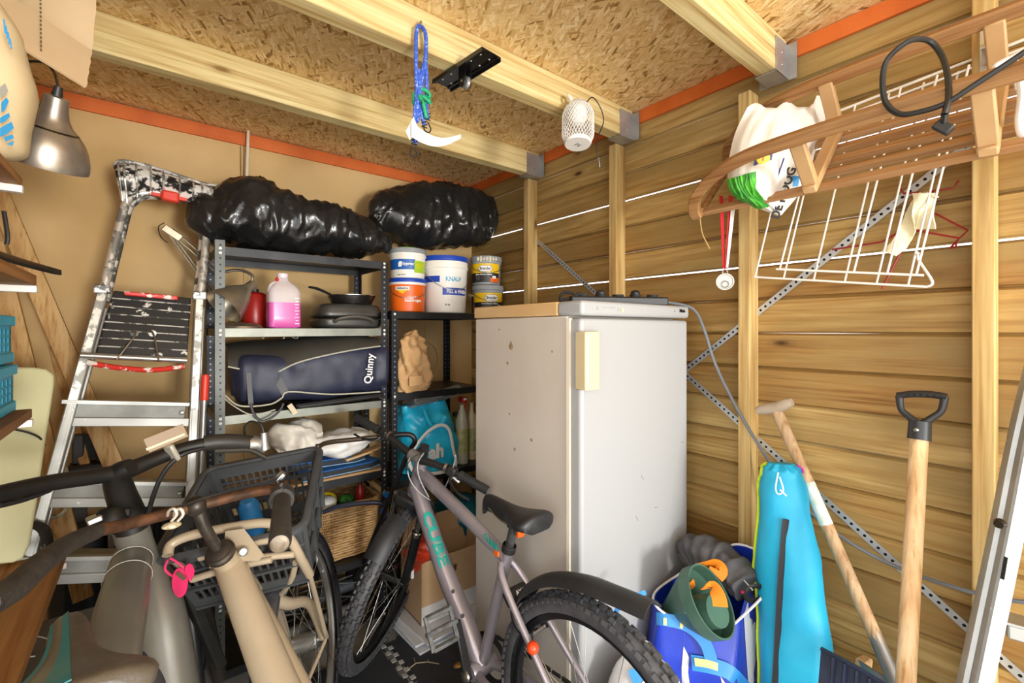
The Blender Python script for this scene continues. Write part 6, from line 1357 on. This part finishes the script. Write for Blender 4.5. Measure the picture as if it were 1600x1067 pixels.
# white plastic hose holder at the right edge
t = thing('plastic_hook', 'white curved plastic hook hanging at the right edge over the sled', 'hook', onX(1590, 210, 1.45)); WP = mat('white_pvc', '#ececea', .35)
MB().tube([onX(1640, 60, 1.45), onX(1600, 82, 1.45), onX(1566, 98, 1.45), onX(1556, 106, 1.45), onX(1566, 112, 1.45), onX(1590, 118, 1.45), onX(1596, 150, 1.45), onX(1592, 190, 1.45), (onX(1600, 214, 1.45)), onX(1630, 216, 1.45)], .010, 10, smooth=6, flat=.7).build('arm', WP, t); MB().tube([onX(1584, 90, 1.45), onX(1592, 140, 1.45)], .006, 8).build('web', WP, t)
# black cable loop with plug hung on the sled runner
t = thing('cable_loop', 'black cable looped over the sled runner with a hanging plug', 'cable', onX(1430, 180, 1.26)); X = 1.262
MB().tube([onX(1660, 40, X), onX(1600, 82, X), onX(1530, 128, X), onX(1480, 160, X), onX(1440, 174, X), onX(1405, 178, X), onX(1384, 160, X), onX(1379, 128, X), onX(1385, 96, X), onX(1408, 72, X), onX(1432, 61, X + .02), onX(1455, 66, X + .06), onX(1472, 88, X + .06), onX(1481, 120, X + .03), onX(1482, 155, X), onX(1476, 178, X - .005)], .0058, 8, smooth=6).build('cord', CBB, t)
MB().bar(onX(1462, 194, 1.275), onX(1486, 205, 1.275), .02, .02).build('plug', BLK, t, bevel=.003); MB().tube([onX(1476, 178, X - .005), onX(1474, 198, 1.275)], .006, 8).build('strain_relief', BLK, t)
# ---------------------------------------------------------------- tools and bags by the wall
# turquoise tent bag
TB = mat('aqua_nylon', '#1aa3cc', .5, c2='#25b2d9', vs=5, bp=.15, bs=60); NEON = mat('neon_piping', '#c6dc2e', .5)
t = thing('tent_bag', 'tall turquoise drawstring bag with neon edge leaning on the post', 'bag', V((1.5, .5, 0)))
cen = [V((1.475, .475, .002)), V((1.49, .50, .12)), V((1.51, .53, .40)), V((1.525, .56, .65)), V((1.54, .578, .88)), V((1.548, .585, .97)), V((1.55, .588, 1.0))]
mb = lump(cen, [(.085, .05), (.102, .07), (.098, .075), (.088, .07), (.068, .058), (.05, .045), (.03, .03)], 60, 48, up=V((1, .25, 0)), pw=2.3, disp=lambda p, tt, th: .008 * fbm(p, 7, 3) + .006 * (1 - abs(noise.noise(V((p.x * 7, p.y * 7, p.z * 2.4)))) * 3) + (.006 * math.sin(th * 9) if tt > .88 else 0))
mb.build('sack', TB, t, ang=80)
rgs = [mb.v[i * 48:(i + 1) * 48] for i in range(len(mb.v) // 48)]
def edge(pick, r, m, name, i0, i1, off=.003):
    path = []
    for rg in rgs[i0:i1]:
        c = sum(rg, V((0, 0, 0))) / 48; p = pick(rg); path.append(p + (p - c).normalized() * off)
    return path
n_ = len(rgs)
MB().tube(edge(lambda rg: min(rg, key=lambda p: proj(p)[0]), 0, 0, 0, 3, n_ - 2), .0048, 6).build('neon_piping', NEON, t)
MB().tube(edge(lambda rg: max(rg, key=lambda p: proj(p)[0]), 0, 0, 0, n_ - 14, n_ - 2), .003, 6).build('magenta_piping', mat('magenta_piping', '#c02b9a', .5), t)
def front(rg, x):
    vis = [p for p in rg if (p - sum(rg, V((0, 0, 0))) / 48).dot(CAMP - p) > 0]; return min(vis, key=lambda p: abs(proj(p)[0] - x))
pth = edge(lambda rg: front(rg, 1226 - (proj(rg[0])[1] - 830) * .055), 0, 0, 0, 6, int(n_ * .78), .004)
pth = catmull([sum(pth[i:i + 6], V((0, 0, 0))) / 6 for i in range(0, len(pth) - 6, 6)], 5)
MB().tube(pth, .012, 8, flat=.25, up=V((-.5, -.85, 0))).build('black_strap', mat('black_webbing', '#26272b', .7), t)
MB().tube([onX(1216, 738, 1.475), onX(1212, 762, 1.465), onX(1216, 772, 1.46), onX(1224, 766, 1.465), onX(1218, 745, 1.47)], .0022, 6, smooth=5).build('drawstring', WHITE, t); MB().tube([onX(1219, 765, 1.462), onX(1229, 775, 1.462)], .0022, 6).build('drawstring_end', WHITE, t)
# T-handle spade
ASH = wood('worn_ash', '#b79a78', '#cdb28f', 'z', knots=False, s=.9); t = thing('spade', 'old spade with worn wooden T-handle leaning on the plank wall', 'spade', V((1.56, .25, 0)))
tp, bt = onX(1212, 638, 1.605), onX(1388, 1040, 1.555); dn = (bt - tp).normalized()
MB().tube([tp, tp.lerp(bt, .2), tp.lerp(bt, .55), tp.lerp(bt, 1.0), tp.lerp(bt, 1.12)], [.0185, .017, .0175, .017, .014], 14).build('shaft', ASH, t)
ha, hb = onX(1183, 642, 1.60), onX(1238, 628, 1.60); MB().tube([ha, ha.lerp(hb, .12), tp + (ha - tp) * .3 - V((0, 0, -.002)), tp, tp + (hb - tp) * .3, ha.lerp(hb, .88), hb], [.012, .0165, .019, .0215, .019, .0165, .012], 14).build('t_grip', mat('grey_wood', '#b7a692', .7, c2='#a5937d'), t)
lb = tp.lerp(bt, .40); MB().tube([tp.lerp(bt, .33), tp.lerp(bt, .50)], .0182, 14).build('paper_label', mat('worn_label', '#dcdcd6', .6, c2='#b9c6b4', vs=40), t)
b0 = tp.lerp(bt, 1.05); gb = []
for i in range(9):
    s = i / 8; c0 = b0 + dn * (.36 * s); w = .085 * (1 if s < .7 else math.sqrt(max(0.02, 1 - ((s - .7) / .3) ** 2 * .9))); gb.append([c0 + V((0, 1, 0)) * (w * q) + V((.02, 0, 0)) * (q * q) for q in (-1, -.5, 0, .5, 1)])
zmin = min(p.z for r in gb for p in r)
for r in gb:
    for p in r: p.z = max(p.z, .002)
MB().sheet(gb, .004).build('blade', mat('worn_steel', '#7c7872', .5, .5, c2='#8f8b84'), t, ang=60); MB().tube([b0 - dn * .12, b0 + dn * .04], [.017, .02], 12).build('socket', mat('worn_steel', '#7c7872', .5, .5), t)
# D-handle shovel
BEE = wood('beech', '#dcb88a', '#e8cba2', 'z', knots=False, s=.7); t = thing('shovel', 'shovel with pale wooden shaft and black D-handle by the near post', 'shovel', V((1.4, .25, 0)))
sp, sb = onX(1437, 668, 1.50), onX(1415, 1067, 1.385); dn = (sb - sp).normalized(); sb2 = sp + dn * ((sp.z - .25) / -dn.z)
MB().tube([sp, sb2], [.0185, .0195], 16).build('shaft', BEE, t)
u = -dn; R_ = (onX(1478, 620, 1.50) - onX(1402, 618, 1.50)).normalized(); c0 = sp
dh = MB().tube([c0 - u * .03, c0 + u * .015], [.0235, .0225], 16).build('d_handle', mat('handle_black', '#27282a', .45), t)
for sg in (-1, 1): MB().tube([c0 + u * .01 + R_ * (.006 * sg), c0 + u * .026 + R_ * (.022 * sg), c0 + u * .044 + R_ * (.038 * sg), c0 + u * .078 + R_ * (.043 * sg)], [.010, .008, .0075, .0085], 10, smooth=4).build('d_arm', mat('handle_black', '#27282a', .45), dh)
MB().tube([c0 + u * .078 - R_ * .047, c0 + u * .083 - R_ * .022, c0 + u * .084, c0 + u * .083 + R_ * .022, c0 + u * .078 + R_ * .047], .011, 10, smooth=3, flat=.8).build('grip_bar', mat('handle_black', '#27282a', .45), dh)
vd = -ray(1437, 610).normalized()
for k in range(6): MB().bar(c0 + u * .081 + R_ * (-.036 + k * .0125) + vd * .0105, c0 + u * .081 + R_ * (-.027 + k * .0125) + vd * .0105, .010, .004).build('grip_pocket', mat('dark_hole', '#15130f', .6), dh)
MB().lathe([(0, .003), (.004, .002), (.0055, 0)], 10, axisM(c0 + vd * .022 - u * .005 - R_ * .006, vd)).build('rivet', STEEL, dh)
gb = []
for i in range(8):
    s = i / 7; c1 = sb2 + dn * (.02 + .24 * s); gb.append([c1 + V((.25, -1, 0)).normalized() * (.11 * q) + V((-.03, 0, 0)) * (1 - q * q) for q in (-1, -.5, 0, .5, 1)])
for r in gb:
    for p in r: p.z = max(p.z, .002)
MB().sheet(gb, .004).build('blade', mat('worn_steel', '#7c7872', .5, .5), t, ang=60)
# dark blue scoop in front of the spade
SCB = mat('scoop_navy', '#252b3c', .4, c2='#2f3650'); t = thing('plastic_scoop', 'dark blue ribbed plastic snow scoop standing at the foot of the spade', 'scoop', V((1.35, .35, 0)))
ea, eb = onX(1284, 1014, 1.40), onX(1400, 1080, 1.34); gb = []
for i in range(13):
    u = i / 12; p = ea.lerp(eb, u); gb.append([V((p.x - .07 * math.sin(v * 2.2) , p.y + .0, max(.003, p.z * (1 - v)))) for v in [k / 8 for k in range(9)]])
MB().sheet(gb, .005).build('pan', SCB, t, ang=60); MB().tube([ea, ea.lerp(eb, .5) + V((0, 0, .003)), eb], .006, 8).build('rolled_edge', SCB, t)
for i in (2, 4, 6, 8, 10): MB().tube([p + V((-.006, -.004, 0)) for p in gb[i]], .005, 6).build('rib', SCB, t)
# wooden offcut near the spade's foot
wt = onX(1350, 1028, 1.66); one(MB().bar(V((wt.x - .12, wt.y + .03, .001)), wt, .075, .03, V((0, 1, 0))), 'wood_offcut', BEE, 'pale wood offcut standing between the scoop and the spade', 'offcut', bevel=.006)
# aluminium ladder at the right edge
t = thing('ladder', 'plain aluminium ladder cut off by the right edge', 'ladder', V((1.2, .0, 0)))
rl = [onD(1640, 560, .98), onD(1616, 660, .97), onD(1603, 720, .97), onD(1588, 800, .96), onD(1568, 900, .95), onD(1545, 1010, .94), onD(1520, 1130, .93)]
rl2 = [p + V((.07, -.02, .0)) for p in rl]
d0 = rl[-1] - rl[-2]; ext = rl[-1] + d0 * (rl[-1].z / -d0.z)
def railp(path, name):
    pp = catmull(path, 4); rings = []
    for i, p in enumerate(pp):
        d = (pp[min(i + 1, len(pp) - 1)] - pp[max(i - 1, 0)]).normalized(); w = V((.85, .5, 0)); w = (w - d * w.dot(d)).normalized(); n = d.cross(w).normalized()
        if n.dot(CAMP - p) < 0: n = -n
        prof = [(-.034, 0), (-.034, .012), (-.027, .014), (-.022, .006), (.004, .006), (.008, .013), (.020, .013), (.034, .010), (.034, -.012), (-.034, -.012)]
        rings.append([p + w * (a + .02) + n * b for a, b in prof])
    MB().loft(rings).build(name, mat('bare_aluminium', '#b3b4b0', .38, .55, c2='#a5a6a2', vs=14, dirt='#d9d8d2', ds=30, dlo=.68, dhi=.72), t, ang=30)
off = V((.10, -.42, .0))
railp(rl + [ext], 'rail'); railp([p + off for p in rl] + [ext + off], 'rail')
for y in (835, 975, 1130):
    p = onD(1590 - (y - 835) * .21, y, .97); q = p + off; MB().bar(p + (q - p) * .02, q, .05, .03).build('rung', LALC, t, bevel=.004); MB().bar(p + V((0, 0, .018)), q + V((0, 0, .018)), .055, .005).build('rung_lip', ALU, t)
MB().lathe([(0, .01), (.008, .01), (.011, 0)], 12, axisM(onD(1563, 818, .95), (-1, .2, 0))).build('bolt', mat('dark_steel', '#55504a', .3, 1), t)
MB().bar(onD(1566, 905, .925), onD(1572, 870, .927), .006, .002).build('scuff', BLACKP, t)
# blue and white shopping bag with green plant stand and orange straps
BW = mat('royal_blue_poly', '#2342c4', .35, c2='#1c37ae', vs=10, bp=.12, bs=40, spec=.6); WPY = mat('white_poly_print', '#e9e9ee', .4); GP = mat('green_plastic', '#3f5f50', .45, c2='#486a59', vs=10); ORW = mat('orange_webbing', '#ef8a1d', .55)
t = thing('shopping_bag', 'royal blue and white striped shopping bag beside the fridge', 'bag', V((1.38, .68, 0)))
rimp = [(1.27, .85), (1.31, .79), (1.36, .70), (1.42, .64), (1.50, .60), (1.56, .64), (1.575, .74), (1.55, .84), (1.46, .89), (1.34, .90)]
rimz = [.53, .495, .485, .55, .63, .68, .68, .60, .55, .53]
basep = [(1.26, .80), (1.31, .72), (1.37, .62), (1.43, .60), (1.51, .585), (1.585, .60), (1.60, .70), (1.57, .80), (1.46, .84), (1.34, .84)]
rm = catmull([V((x, y, z)) for (x, y), z in zip(rimp, rimz)], 6, True); bs = catmull([V((x, y, .003)) for x, y in basep], 6, True)
rings = []
for k in range(25):
    s = k / 24; rg = []
    for a, b in zip(bs, rm):
        p = a.lerp(b, s); n = V((p.x - 1.43, p.y - .71, 0)).normalized(); p = p + n * (.035 * math.sin(math.pi * s) + .010 * (1 - abs(noise.noise(V((p.x * 9, p.y * 9, p.z * 3)))) * 3))
        if p.x > 1.36: p.y = max(p.y, .625 + .05 * p.z)
        rg.append(p)
    rings.append(rg)
blue_mb = MB().loft(rings, cap=False); blue_mb.build('sack', BW, t, ang=80)
nr = len(rm)
def bw(u, s): j = int(u * nr) % nr; k = min(24, int(s * 24)); p = rings[k][j]; n = V((p.x - 1.43, p.y - .71, 0)).normalized(); return p + n * .003
for u0, u1, s0, s1 in ((.12, .145, .1, .98), (.20, .235, .0, .8), (.25, .262, .25, .96), (.31, .345, .05, .62), (.33, .39, .55, .97), (.40, .43, .0, .5), (.44, .47, .5, .95)):
    gs_ = [[bw(u0 + (u1 - u0) * a * (1 - .6 * abs(2 * b - 1)), s0 + (s1 - s0) * b) for a in (0, .34, .67, 1)] for b in [i / 12 for i in range(13)]]; MB().sheet(gs_, .002).build('white_stripe', WPY, t, ang=80)
MB().tube([p + V((0, 0, .002)) for p in rm], .004, 6, closed=True).build('rim_hem', WPY, t)
t = thing('plant_stand', 'dark green plastic tree stand poking out of the blue bag', 'plant stand', V((1.36, .70, .55)))
c0 = onX(1084, 944, 1.335); a0 = (onX(1128, 936, 1.31) - onX(1040, 955, 1.33)).normalized()
rv = frame(a0)
rgA = [c0 + rv[1] * (.100 * math.cos(a)) + rv[0] * (.075 * math.sin(a)) + a0 * .03 for a in [math.radians(k) for k in range(-180, 181, 10)]]
MB().sheet([[p, p + a0 * .045] for p in rgA], .005).build('hoop', GP, t, ang=60)
tip = onX(1034, 956, 1.34)
cone = [[rgA[i].lerp(tip, s) + (rgA[i] - c0).normalized() * (.012 * s) * 0 for s in (0, .3, .6, .92)] for i in range(len(rgA))]
MB().sheet(cone, .004).build('funnel', GP, t, ang=60)
for i in (9, 14, 20, 26): MB().bar(rgA[i], rgA[i].lerp(tip, .95), .006, .014).build('fin', GP, t)
MB().tube([tip - a0 * .01, tip + a0 * .03], .022, 14).build('nozzle', mat('dark_green', '#26342c', .5), t)
MB().tube([c0 + a0 * .02 - V((0, 0, .03)), c0 + a0 * .10 - V((0, 0, .035))], [.05, .045], 20).build('inner_cup', GP, t)
t = thing('tie_down_strap', 'bright orange strap looped around the green plant stand', 'strap', onX(1110, 900, 1.4))
def ribbon(pts, w, name, X=None):
    pp = catmull(pts, 6); g = []
    for i, p in enumerate(pp):
        d = (pp[min(i + 1, len(pp) - 1)] - pp[max(i - 1, 0)]).normalized(); sd = d.cross(V((-.6, -.8, .1))).normalized(); sd = d.cross(sd).normalized() * .6 + sd * .8; g.append([p - sd * w / 2, p, p + sd * w / 2])
    MB().sheet(g, .003).build(name, ORW, t, ang=80)
ribbon([onX(1074, 905, 1.36), onX(1080, 892, 1.38), onX(1095, 885, 1.40), onX(1115, 882, 1.41), onX(1124, 890, 1.41), onX(1118, 898, 1.40)], .05, 'strap_loop')
ribbon([onX(1062, 915, 1.36), onX(1075, 918, 1.35), onX(1085, 910, 1.37)], .04, 'strap_fold'); ribbon([onX(1102, 920, 1.27), onX(1112, 916, 1.27), onX(1122, 930, 1.265), onX(1126, 948, 1.26)], .04, 'strap_tail')
JK = mat('grey_fabric', '#4b4a4c', .8, c2='#5a595b', vs=12, bp=.3, bs=120); t = thing('camping_chair_bag', 'rolled dark grey fabric bag on top of the blue bag', 'bag', onX(1125, 900, 1.5))
jp = [onX(1078, 878, 1.50), onX(1086, 868, 1.50), onX(1105, 868, 1.50), onX(1130, 880, 1.50), onX(1152, 902, 1.48), onX(1166, 918, 1.465)]
lump(jp, [(.02, .03), (.05, .06), (.055, .06), (.055, .055), (.055, .055), (.05, .045)], 60, 40, disp=lambda p, tt, th: .010 * (1 - abs(noise.noise(V(p) * 16)) * 3) + .006 * math.sin(tt * 60) * (1 - tt)).build('roll', JK, t, ang=80)
MB().tube([p + V((-.035, -.035, .02)) for p in jp[1:]], .002, 6, smooth=5).build('seam', mat('pale_seam', '#b9b7b2', .6), t); MB().lathe([(.018, 0), (.03, .004), (.036, 0)], 20, axisM(jp[-1] + V((-.012, -.03, 0)), V((-.5, -.8, -.2)))).build('end_hem', mat('dark_hole', '#15130f', .6), t)
MB().ball(onX(1160, 925, 1.45), .006, 6).build('pink_tag', PKM, t)
# light blue and white bag in front of the fridge door
t = thing('cooler_bag', 'white bag with light blue and yellow printed straps before the fridge door', 'bag', V((1.15, .78, 0))); LBP = mat('sky_blue_poly', '#2b86d6', .4, c2='#3b95e0', vs=8); YEP = mat('pale_yellow_print', '#e8e294', .5)
mb = lump([V((1.11, .80, .003)), V((1.11, .80, .08)), V((1.115, .80, .24)), V((1.13, .80, .38)), V((1.15, .80, .45)), V((1.17, .80, .47))], [(.10, .08), (.125, .10), (.12, .105), (.12, .085), (.07, .05), (.03, .02)], 50, 48, up=V((0, 1, 0)), pw=2.4, disp=lambda p, tt, th: .010 * (crease(p, 11) - .4) + .006 * fbm(p, 9))
for v in mb.v: v.y = min(v.y, .915); v.z = max(v.z, .013)
mb.build('sack', FILM, t, ang=80)
from mathutils.bvhtree import BVHTree
trees = [BVHTree.FromPolygons([tuple(v) for v in q.v], q.f) for q in (mb, blue_mb)]
def drape(p, off):
    d = (p - CAMP).normalized(); hits = [h for h in (tr.ray_cast(CAMP, d)[3] for tr in trees) if h]
    return CAMP + d * (min(hits) - off) if hits else p
def rib2(pts, w, m, name):
    pp = catmull(pts, 6); g = []; o_ = .016 if 'yellow' in name else .012; pp = [drape(p, o_) for p in pp]; pp = [(pp[max(i - 1, 0)] + pp[i] * 2 + pp[min(i + 1, len(pp) - 1)]) / 4 for i in range(len(pp))]
    for i, p in enumerate(pp):
        d = (pp[min(i + 1, len(pp) - 1)] - pp[max(i - 1, 0)]).normalized(); sd = d.cross(-ray(1080, 980)).normalized(); g.append([p - sd * w / 2, p + sd * w / 2])
    return MB().sheet(g, .002).build(name, m, t, ang=80)
for pts, w, m, nme in (([onD(950, 1000, 1.22), onD(955, 970, 1.24), onD(975, 940, 1.27), onD(1010, 925, 1.29)], .012, LBP, 'blue_hem'), ([onD(1025, 966, 1.2), onD(1060, 972, 1.2), onD(1085, 985, 1.19), onD(1105, 1010, 1.17), onD(1115, 1050, 1.14)], .035, LBP, 'strap'), ([onD(1080, 1035, 1.12), onD(1110, 1040, 1.12), onD(1140, 1050, 1.12), onD(1165, 1075, 1.1)], .04, LBP, 'strap'), ([onD(985, 1060, 1.15), onD(1010, 1050, 1.15), onD(1040, 1052, 1.15)], .035, LBP, 'strap'), ([onD(1085, 1034, 1.118), onD(1105, 1037, 1.118), onD(1122, 1042, 1.118)], .02, YEP, 'yellow_print'), ([onD(1034, 970, 1.197), onD(1044, 972, 1.197)], .02, YEP, 'yellow_print'), ([onD(1060, 974, 1.197), onD(1070, 978, 1.196)], .02, YEP, 'yellow_print'), ([onD(1000, 1056, 1.148), onD(1030, 1053, 1.148)], .015, YEP, 'yellow_print')):
    rib2(pts, w, m, nme)
# ================================================================ HANGING FROM THE CEILING BEAMS
# bungee cords
BUN = mat('bungee_blue', '#3458b8', .6, c2='#8ea6e6', vs=160, lo=.55, hi=.62); BGR = mat('rope_green', '#1d9e6a', .6, c2='#0d4a34', vs=140, lo=.55, hi=.62)
D = 1.48; bY = 1.245
t = thing('bungee_cords', 'bundle of blue bungee cords tied with green rope on the second beam', 'bungee cord', onD(655, 235, D))
pt = lambda x, y, dd=0: onY(x, y, bY - .012 - dd)
for pts in (((650, 225), (648, 180), (651, 150), (650, 100), (650, 60), (653, 42), (659, 42), (665, 55), (665, 90), (660, 120), (655, 160), (652, 190)), ((662, 100), (659, 120), (655, 150), (658, 175), (663, 195)), ((664, 90), (667, 130), (666, 160), (668, 185)), ((655, 110), (654, 150), (648, 200), (647, 222))):
    MB().tube([pt(x, y, .006 * (i % 2)) for i, (x, y) in enumerate(pts)], .0062, 8, smooth=5).build('cord', BUN, t)
for k, y in enumerate((148, 158)): MB().tube([pt(659 + 13 * math.cos(a), y + 6 * math.sin(a) + 3 * math.cos(2 * a + k), .0 + .014 * math.sin(a + 2)) for a in [2 * math.pi * i / 14 for i in range(14)]], .006, 8, closed=True).build('green_knot', BGR, t)
MB().tube([pt(655, 150, .01), pt(662, 165, .02), pt(666, 185, .015)], .006, 8, smooth=4).build('green_tail', BGR, t)
for x, y in ((663, 195), (668, 183), (647, 222)):
    mb = MB(); mb.tube([pt(x + 4 * math.cos(a), y - 6 + a * .9, .004 + .005 * math.sin(a)) for a in [i * .6 for i in range(22)]], .0018, 5); hk = mb.build('hook_coil', RUB, t)
    MB().tube([pt(x, y + 8), pt(x + 5, y + 18), pt(x + 2, y + 24), pt(x - 5, y + 20), pt(x - 5, y + 10)], .0022, 6, smooth=4).build('hook', RUB, hk)
PT = mat('paper_tag', '#eeebe4', .6)
g = [[pt(643 + 77 * s, 190 + 26 * s - 14 * math.sin(math.pi * s) * -1 + (24 * (1 - s * .75)) * v - 6 * s, .03 - .02 * s) for v in (0, .5, 1)] for s in [i / 10 for i in range(11)]]; MB().sheet(g, .0008).build('paper_tag', PT, t)
g = [[pt(634 + 12 * s + 6 * v, 205 - 22 * s + (14 - 0 * s) * v, .02) for v in (0, 1)] for s in (0, .5, 1)]; MB().sheet(g, .0008).build('paper_tag', PT, t)
MB().tube([pt(659, 50, -.015), pt(659, 36, -.012), pt(657, 33, .004), pt(656, 44, .012)], .002, 6, smooth=4).build('nail_hook', STEEL, t)
# black pulley bracket under the second beam
t = thing('pulley_bracket', 'black perforated pulley bracket fixed under the second beam', 'bracket', V((1.0, 1.28, 2.2))); PBK = mat('gloss_black', '#141414', .25)
c = onY(732, 108, 1.262); ex = V((.30, -1, .0)).normalized(); 
e0, e1 = onZ(690, 132, 2.268), onZ(768, 82, 2.268); ex = (e1 - e0).normalized(); wx = Z3.cross(ex); mid = (e0 + e1) / 2; L = (e1 - e0).length
MB().bar(e0, e1, .075, .003).build('plate', PBK, t)
for s in (-1, 1): MB().bar(e0 + wx * (.038 * s) - Z3 * .006, e1 + wx * (.038 * s) - Z3 * .006, .003, .014).build('flange', PBK, t); MB().bar(e0 + wx * (.03 * s) - Z3 * .003, e1 + wx * (.03 * s) - Z3 * .003, .012, .006).build('bead', PBK, t)
for k in (.12, .3, .7, .88):
    for s in (-1, 1): MB().lathe([(0, .002), (.003, .002), (.0042, 0)], 10, axisM(e0.lerp(e1, k) + wx * (.018 * s) - Z3 * .0015, -Z3)).build('bolt', STEEL, t)
for s in (-1, 1): 
    MB().prism([(-.018, 0), (.018, 0), (.018, -.04), (.012, -.056), (0, -.062), (-.012, -.056), (-.018, -.04)], .0025, basis(mid + wx * (.011 * s), ex, Z3, ex.cross(Z3))).build('cheek_plate', PBK, t, bevel=.0008)
MB().lathe([(0, -.007), (.020, -.007), (.016, -.002), (.016, .002), (.020, .007), (0, .007)], 24, axisM(mid - Z3 * .042, wx)).build('pulley_wheel', mat('pulley_grey', '#9a9a98', .35, .4), t); MB().tube([mid - Z3 * .042 - wx * .016, mid - Z3 * .042 + wx * .016], .004, 10).build('axle', STEEL, t)
# white mesh lantern
t = thing('mesh_lantern', 'white wire mesh lantern hanging on the second beam', 'lantern', onY(905, 238, 1.2)); WM = mat('lantern_white', '#e9e6df', .45)
ct = onY(903, 196, 1.19); rl_, hl = .060, .074; LM = Matrix.Translation(ct) @ Matrix.Rotation(.12, 4, 'Y') @ Matrix.Rotation(-.1, 4, 'X')
mb = MB(); nH = 30
def lr(z): s = z / hl; return rl_ * (1 - .28 * max(0, abs(s) - .45) ** 2 / .3) 
for hnd in (1, -1):
    for k in range(nH):
        mb.tube([LM @ V((lr(z) * math.cos(a), lr(z) * math.sin(a), z)) for z, a in [(-hl + 2 * hl * i / 14, 2 * math.pi * k / nH + hnd * 1.5 * i / 14) for i in range(15)]], .0011, 4)
mb.build('wire_mesh', WM, t, kind='stuff')
MB().lathe([(0, hl + .026), (.02, hl + .026), (.03, hl + .018), (.036, hl + .004), (.049, hl - .004), (.052, hl - .008), (.0, hl - .008)], 36, LM).build('cap', WM, t); MB().lathe([(0, -hl - .004), (.048, -hl - .004), (.052, -hl + .004), (.05, -hl + .01), (.046, -hl + .004), (0, -hl + .002)], 36, LM).build('base_dish', WM, t)
MB().lathe([(0, hl - .075), (.02, hl - .07), (.033, hl - .05), (.036, hl - .03), (.03, hl - .008)], 28, LM).build('bulb_globe', mat('frosted_globe', '#f2f0ea', .4), t)
text('M', .028, mat('grey_print', '#9a9a96', .5), LM @ Matrix.Translation((0, 0, -hl - .006)) @ Matrix.Rotation(math.pi, 4, 'X'), t)
MB().tube([LM @ V((-.036, .0, hl + .012)), LM @ V((-.042, .01, hl + .036)), LM @ V((-.025, .02, hl + .046)), LM @ V((-.012, .015, hl + .03))], .006, 8, smooth=5).build('hanging_lug', WM, t)
MB().tube([LM @ V((.03, 0, hl + .015)), onY(925, 152, 1.2), onY(938, 168, 1.2), onY(943, 190, 1.2), onY(934, 215, 1.2), onY(932, 235, 1.2), onY(937, 250, 1.2)], .0022, 6, smooth=6).build('usb_cable', CBB, t); MB().bar(onY(936, 246, 1.2), onY(938, 262, 1.2), .014, .008).build('usb_plug', STEEL, t, bevel=.001)
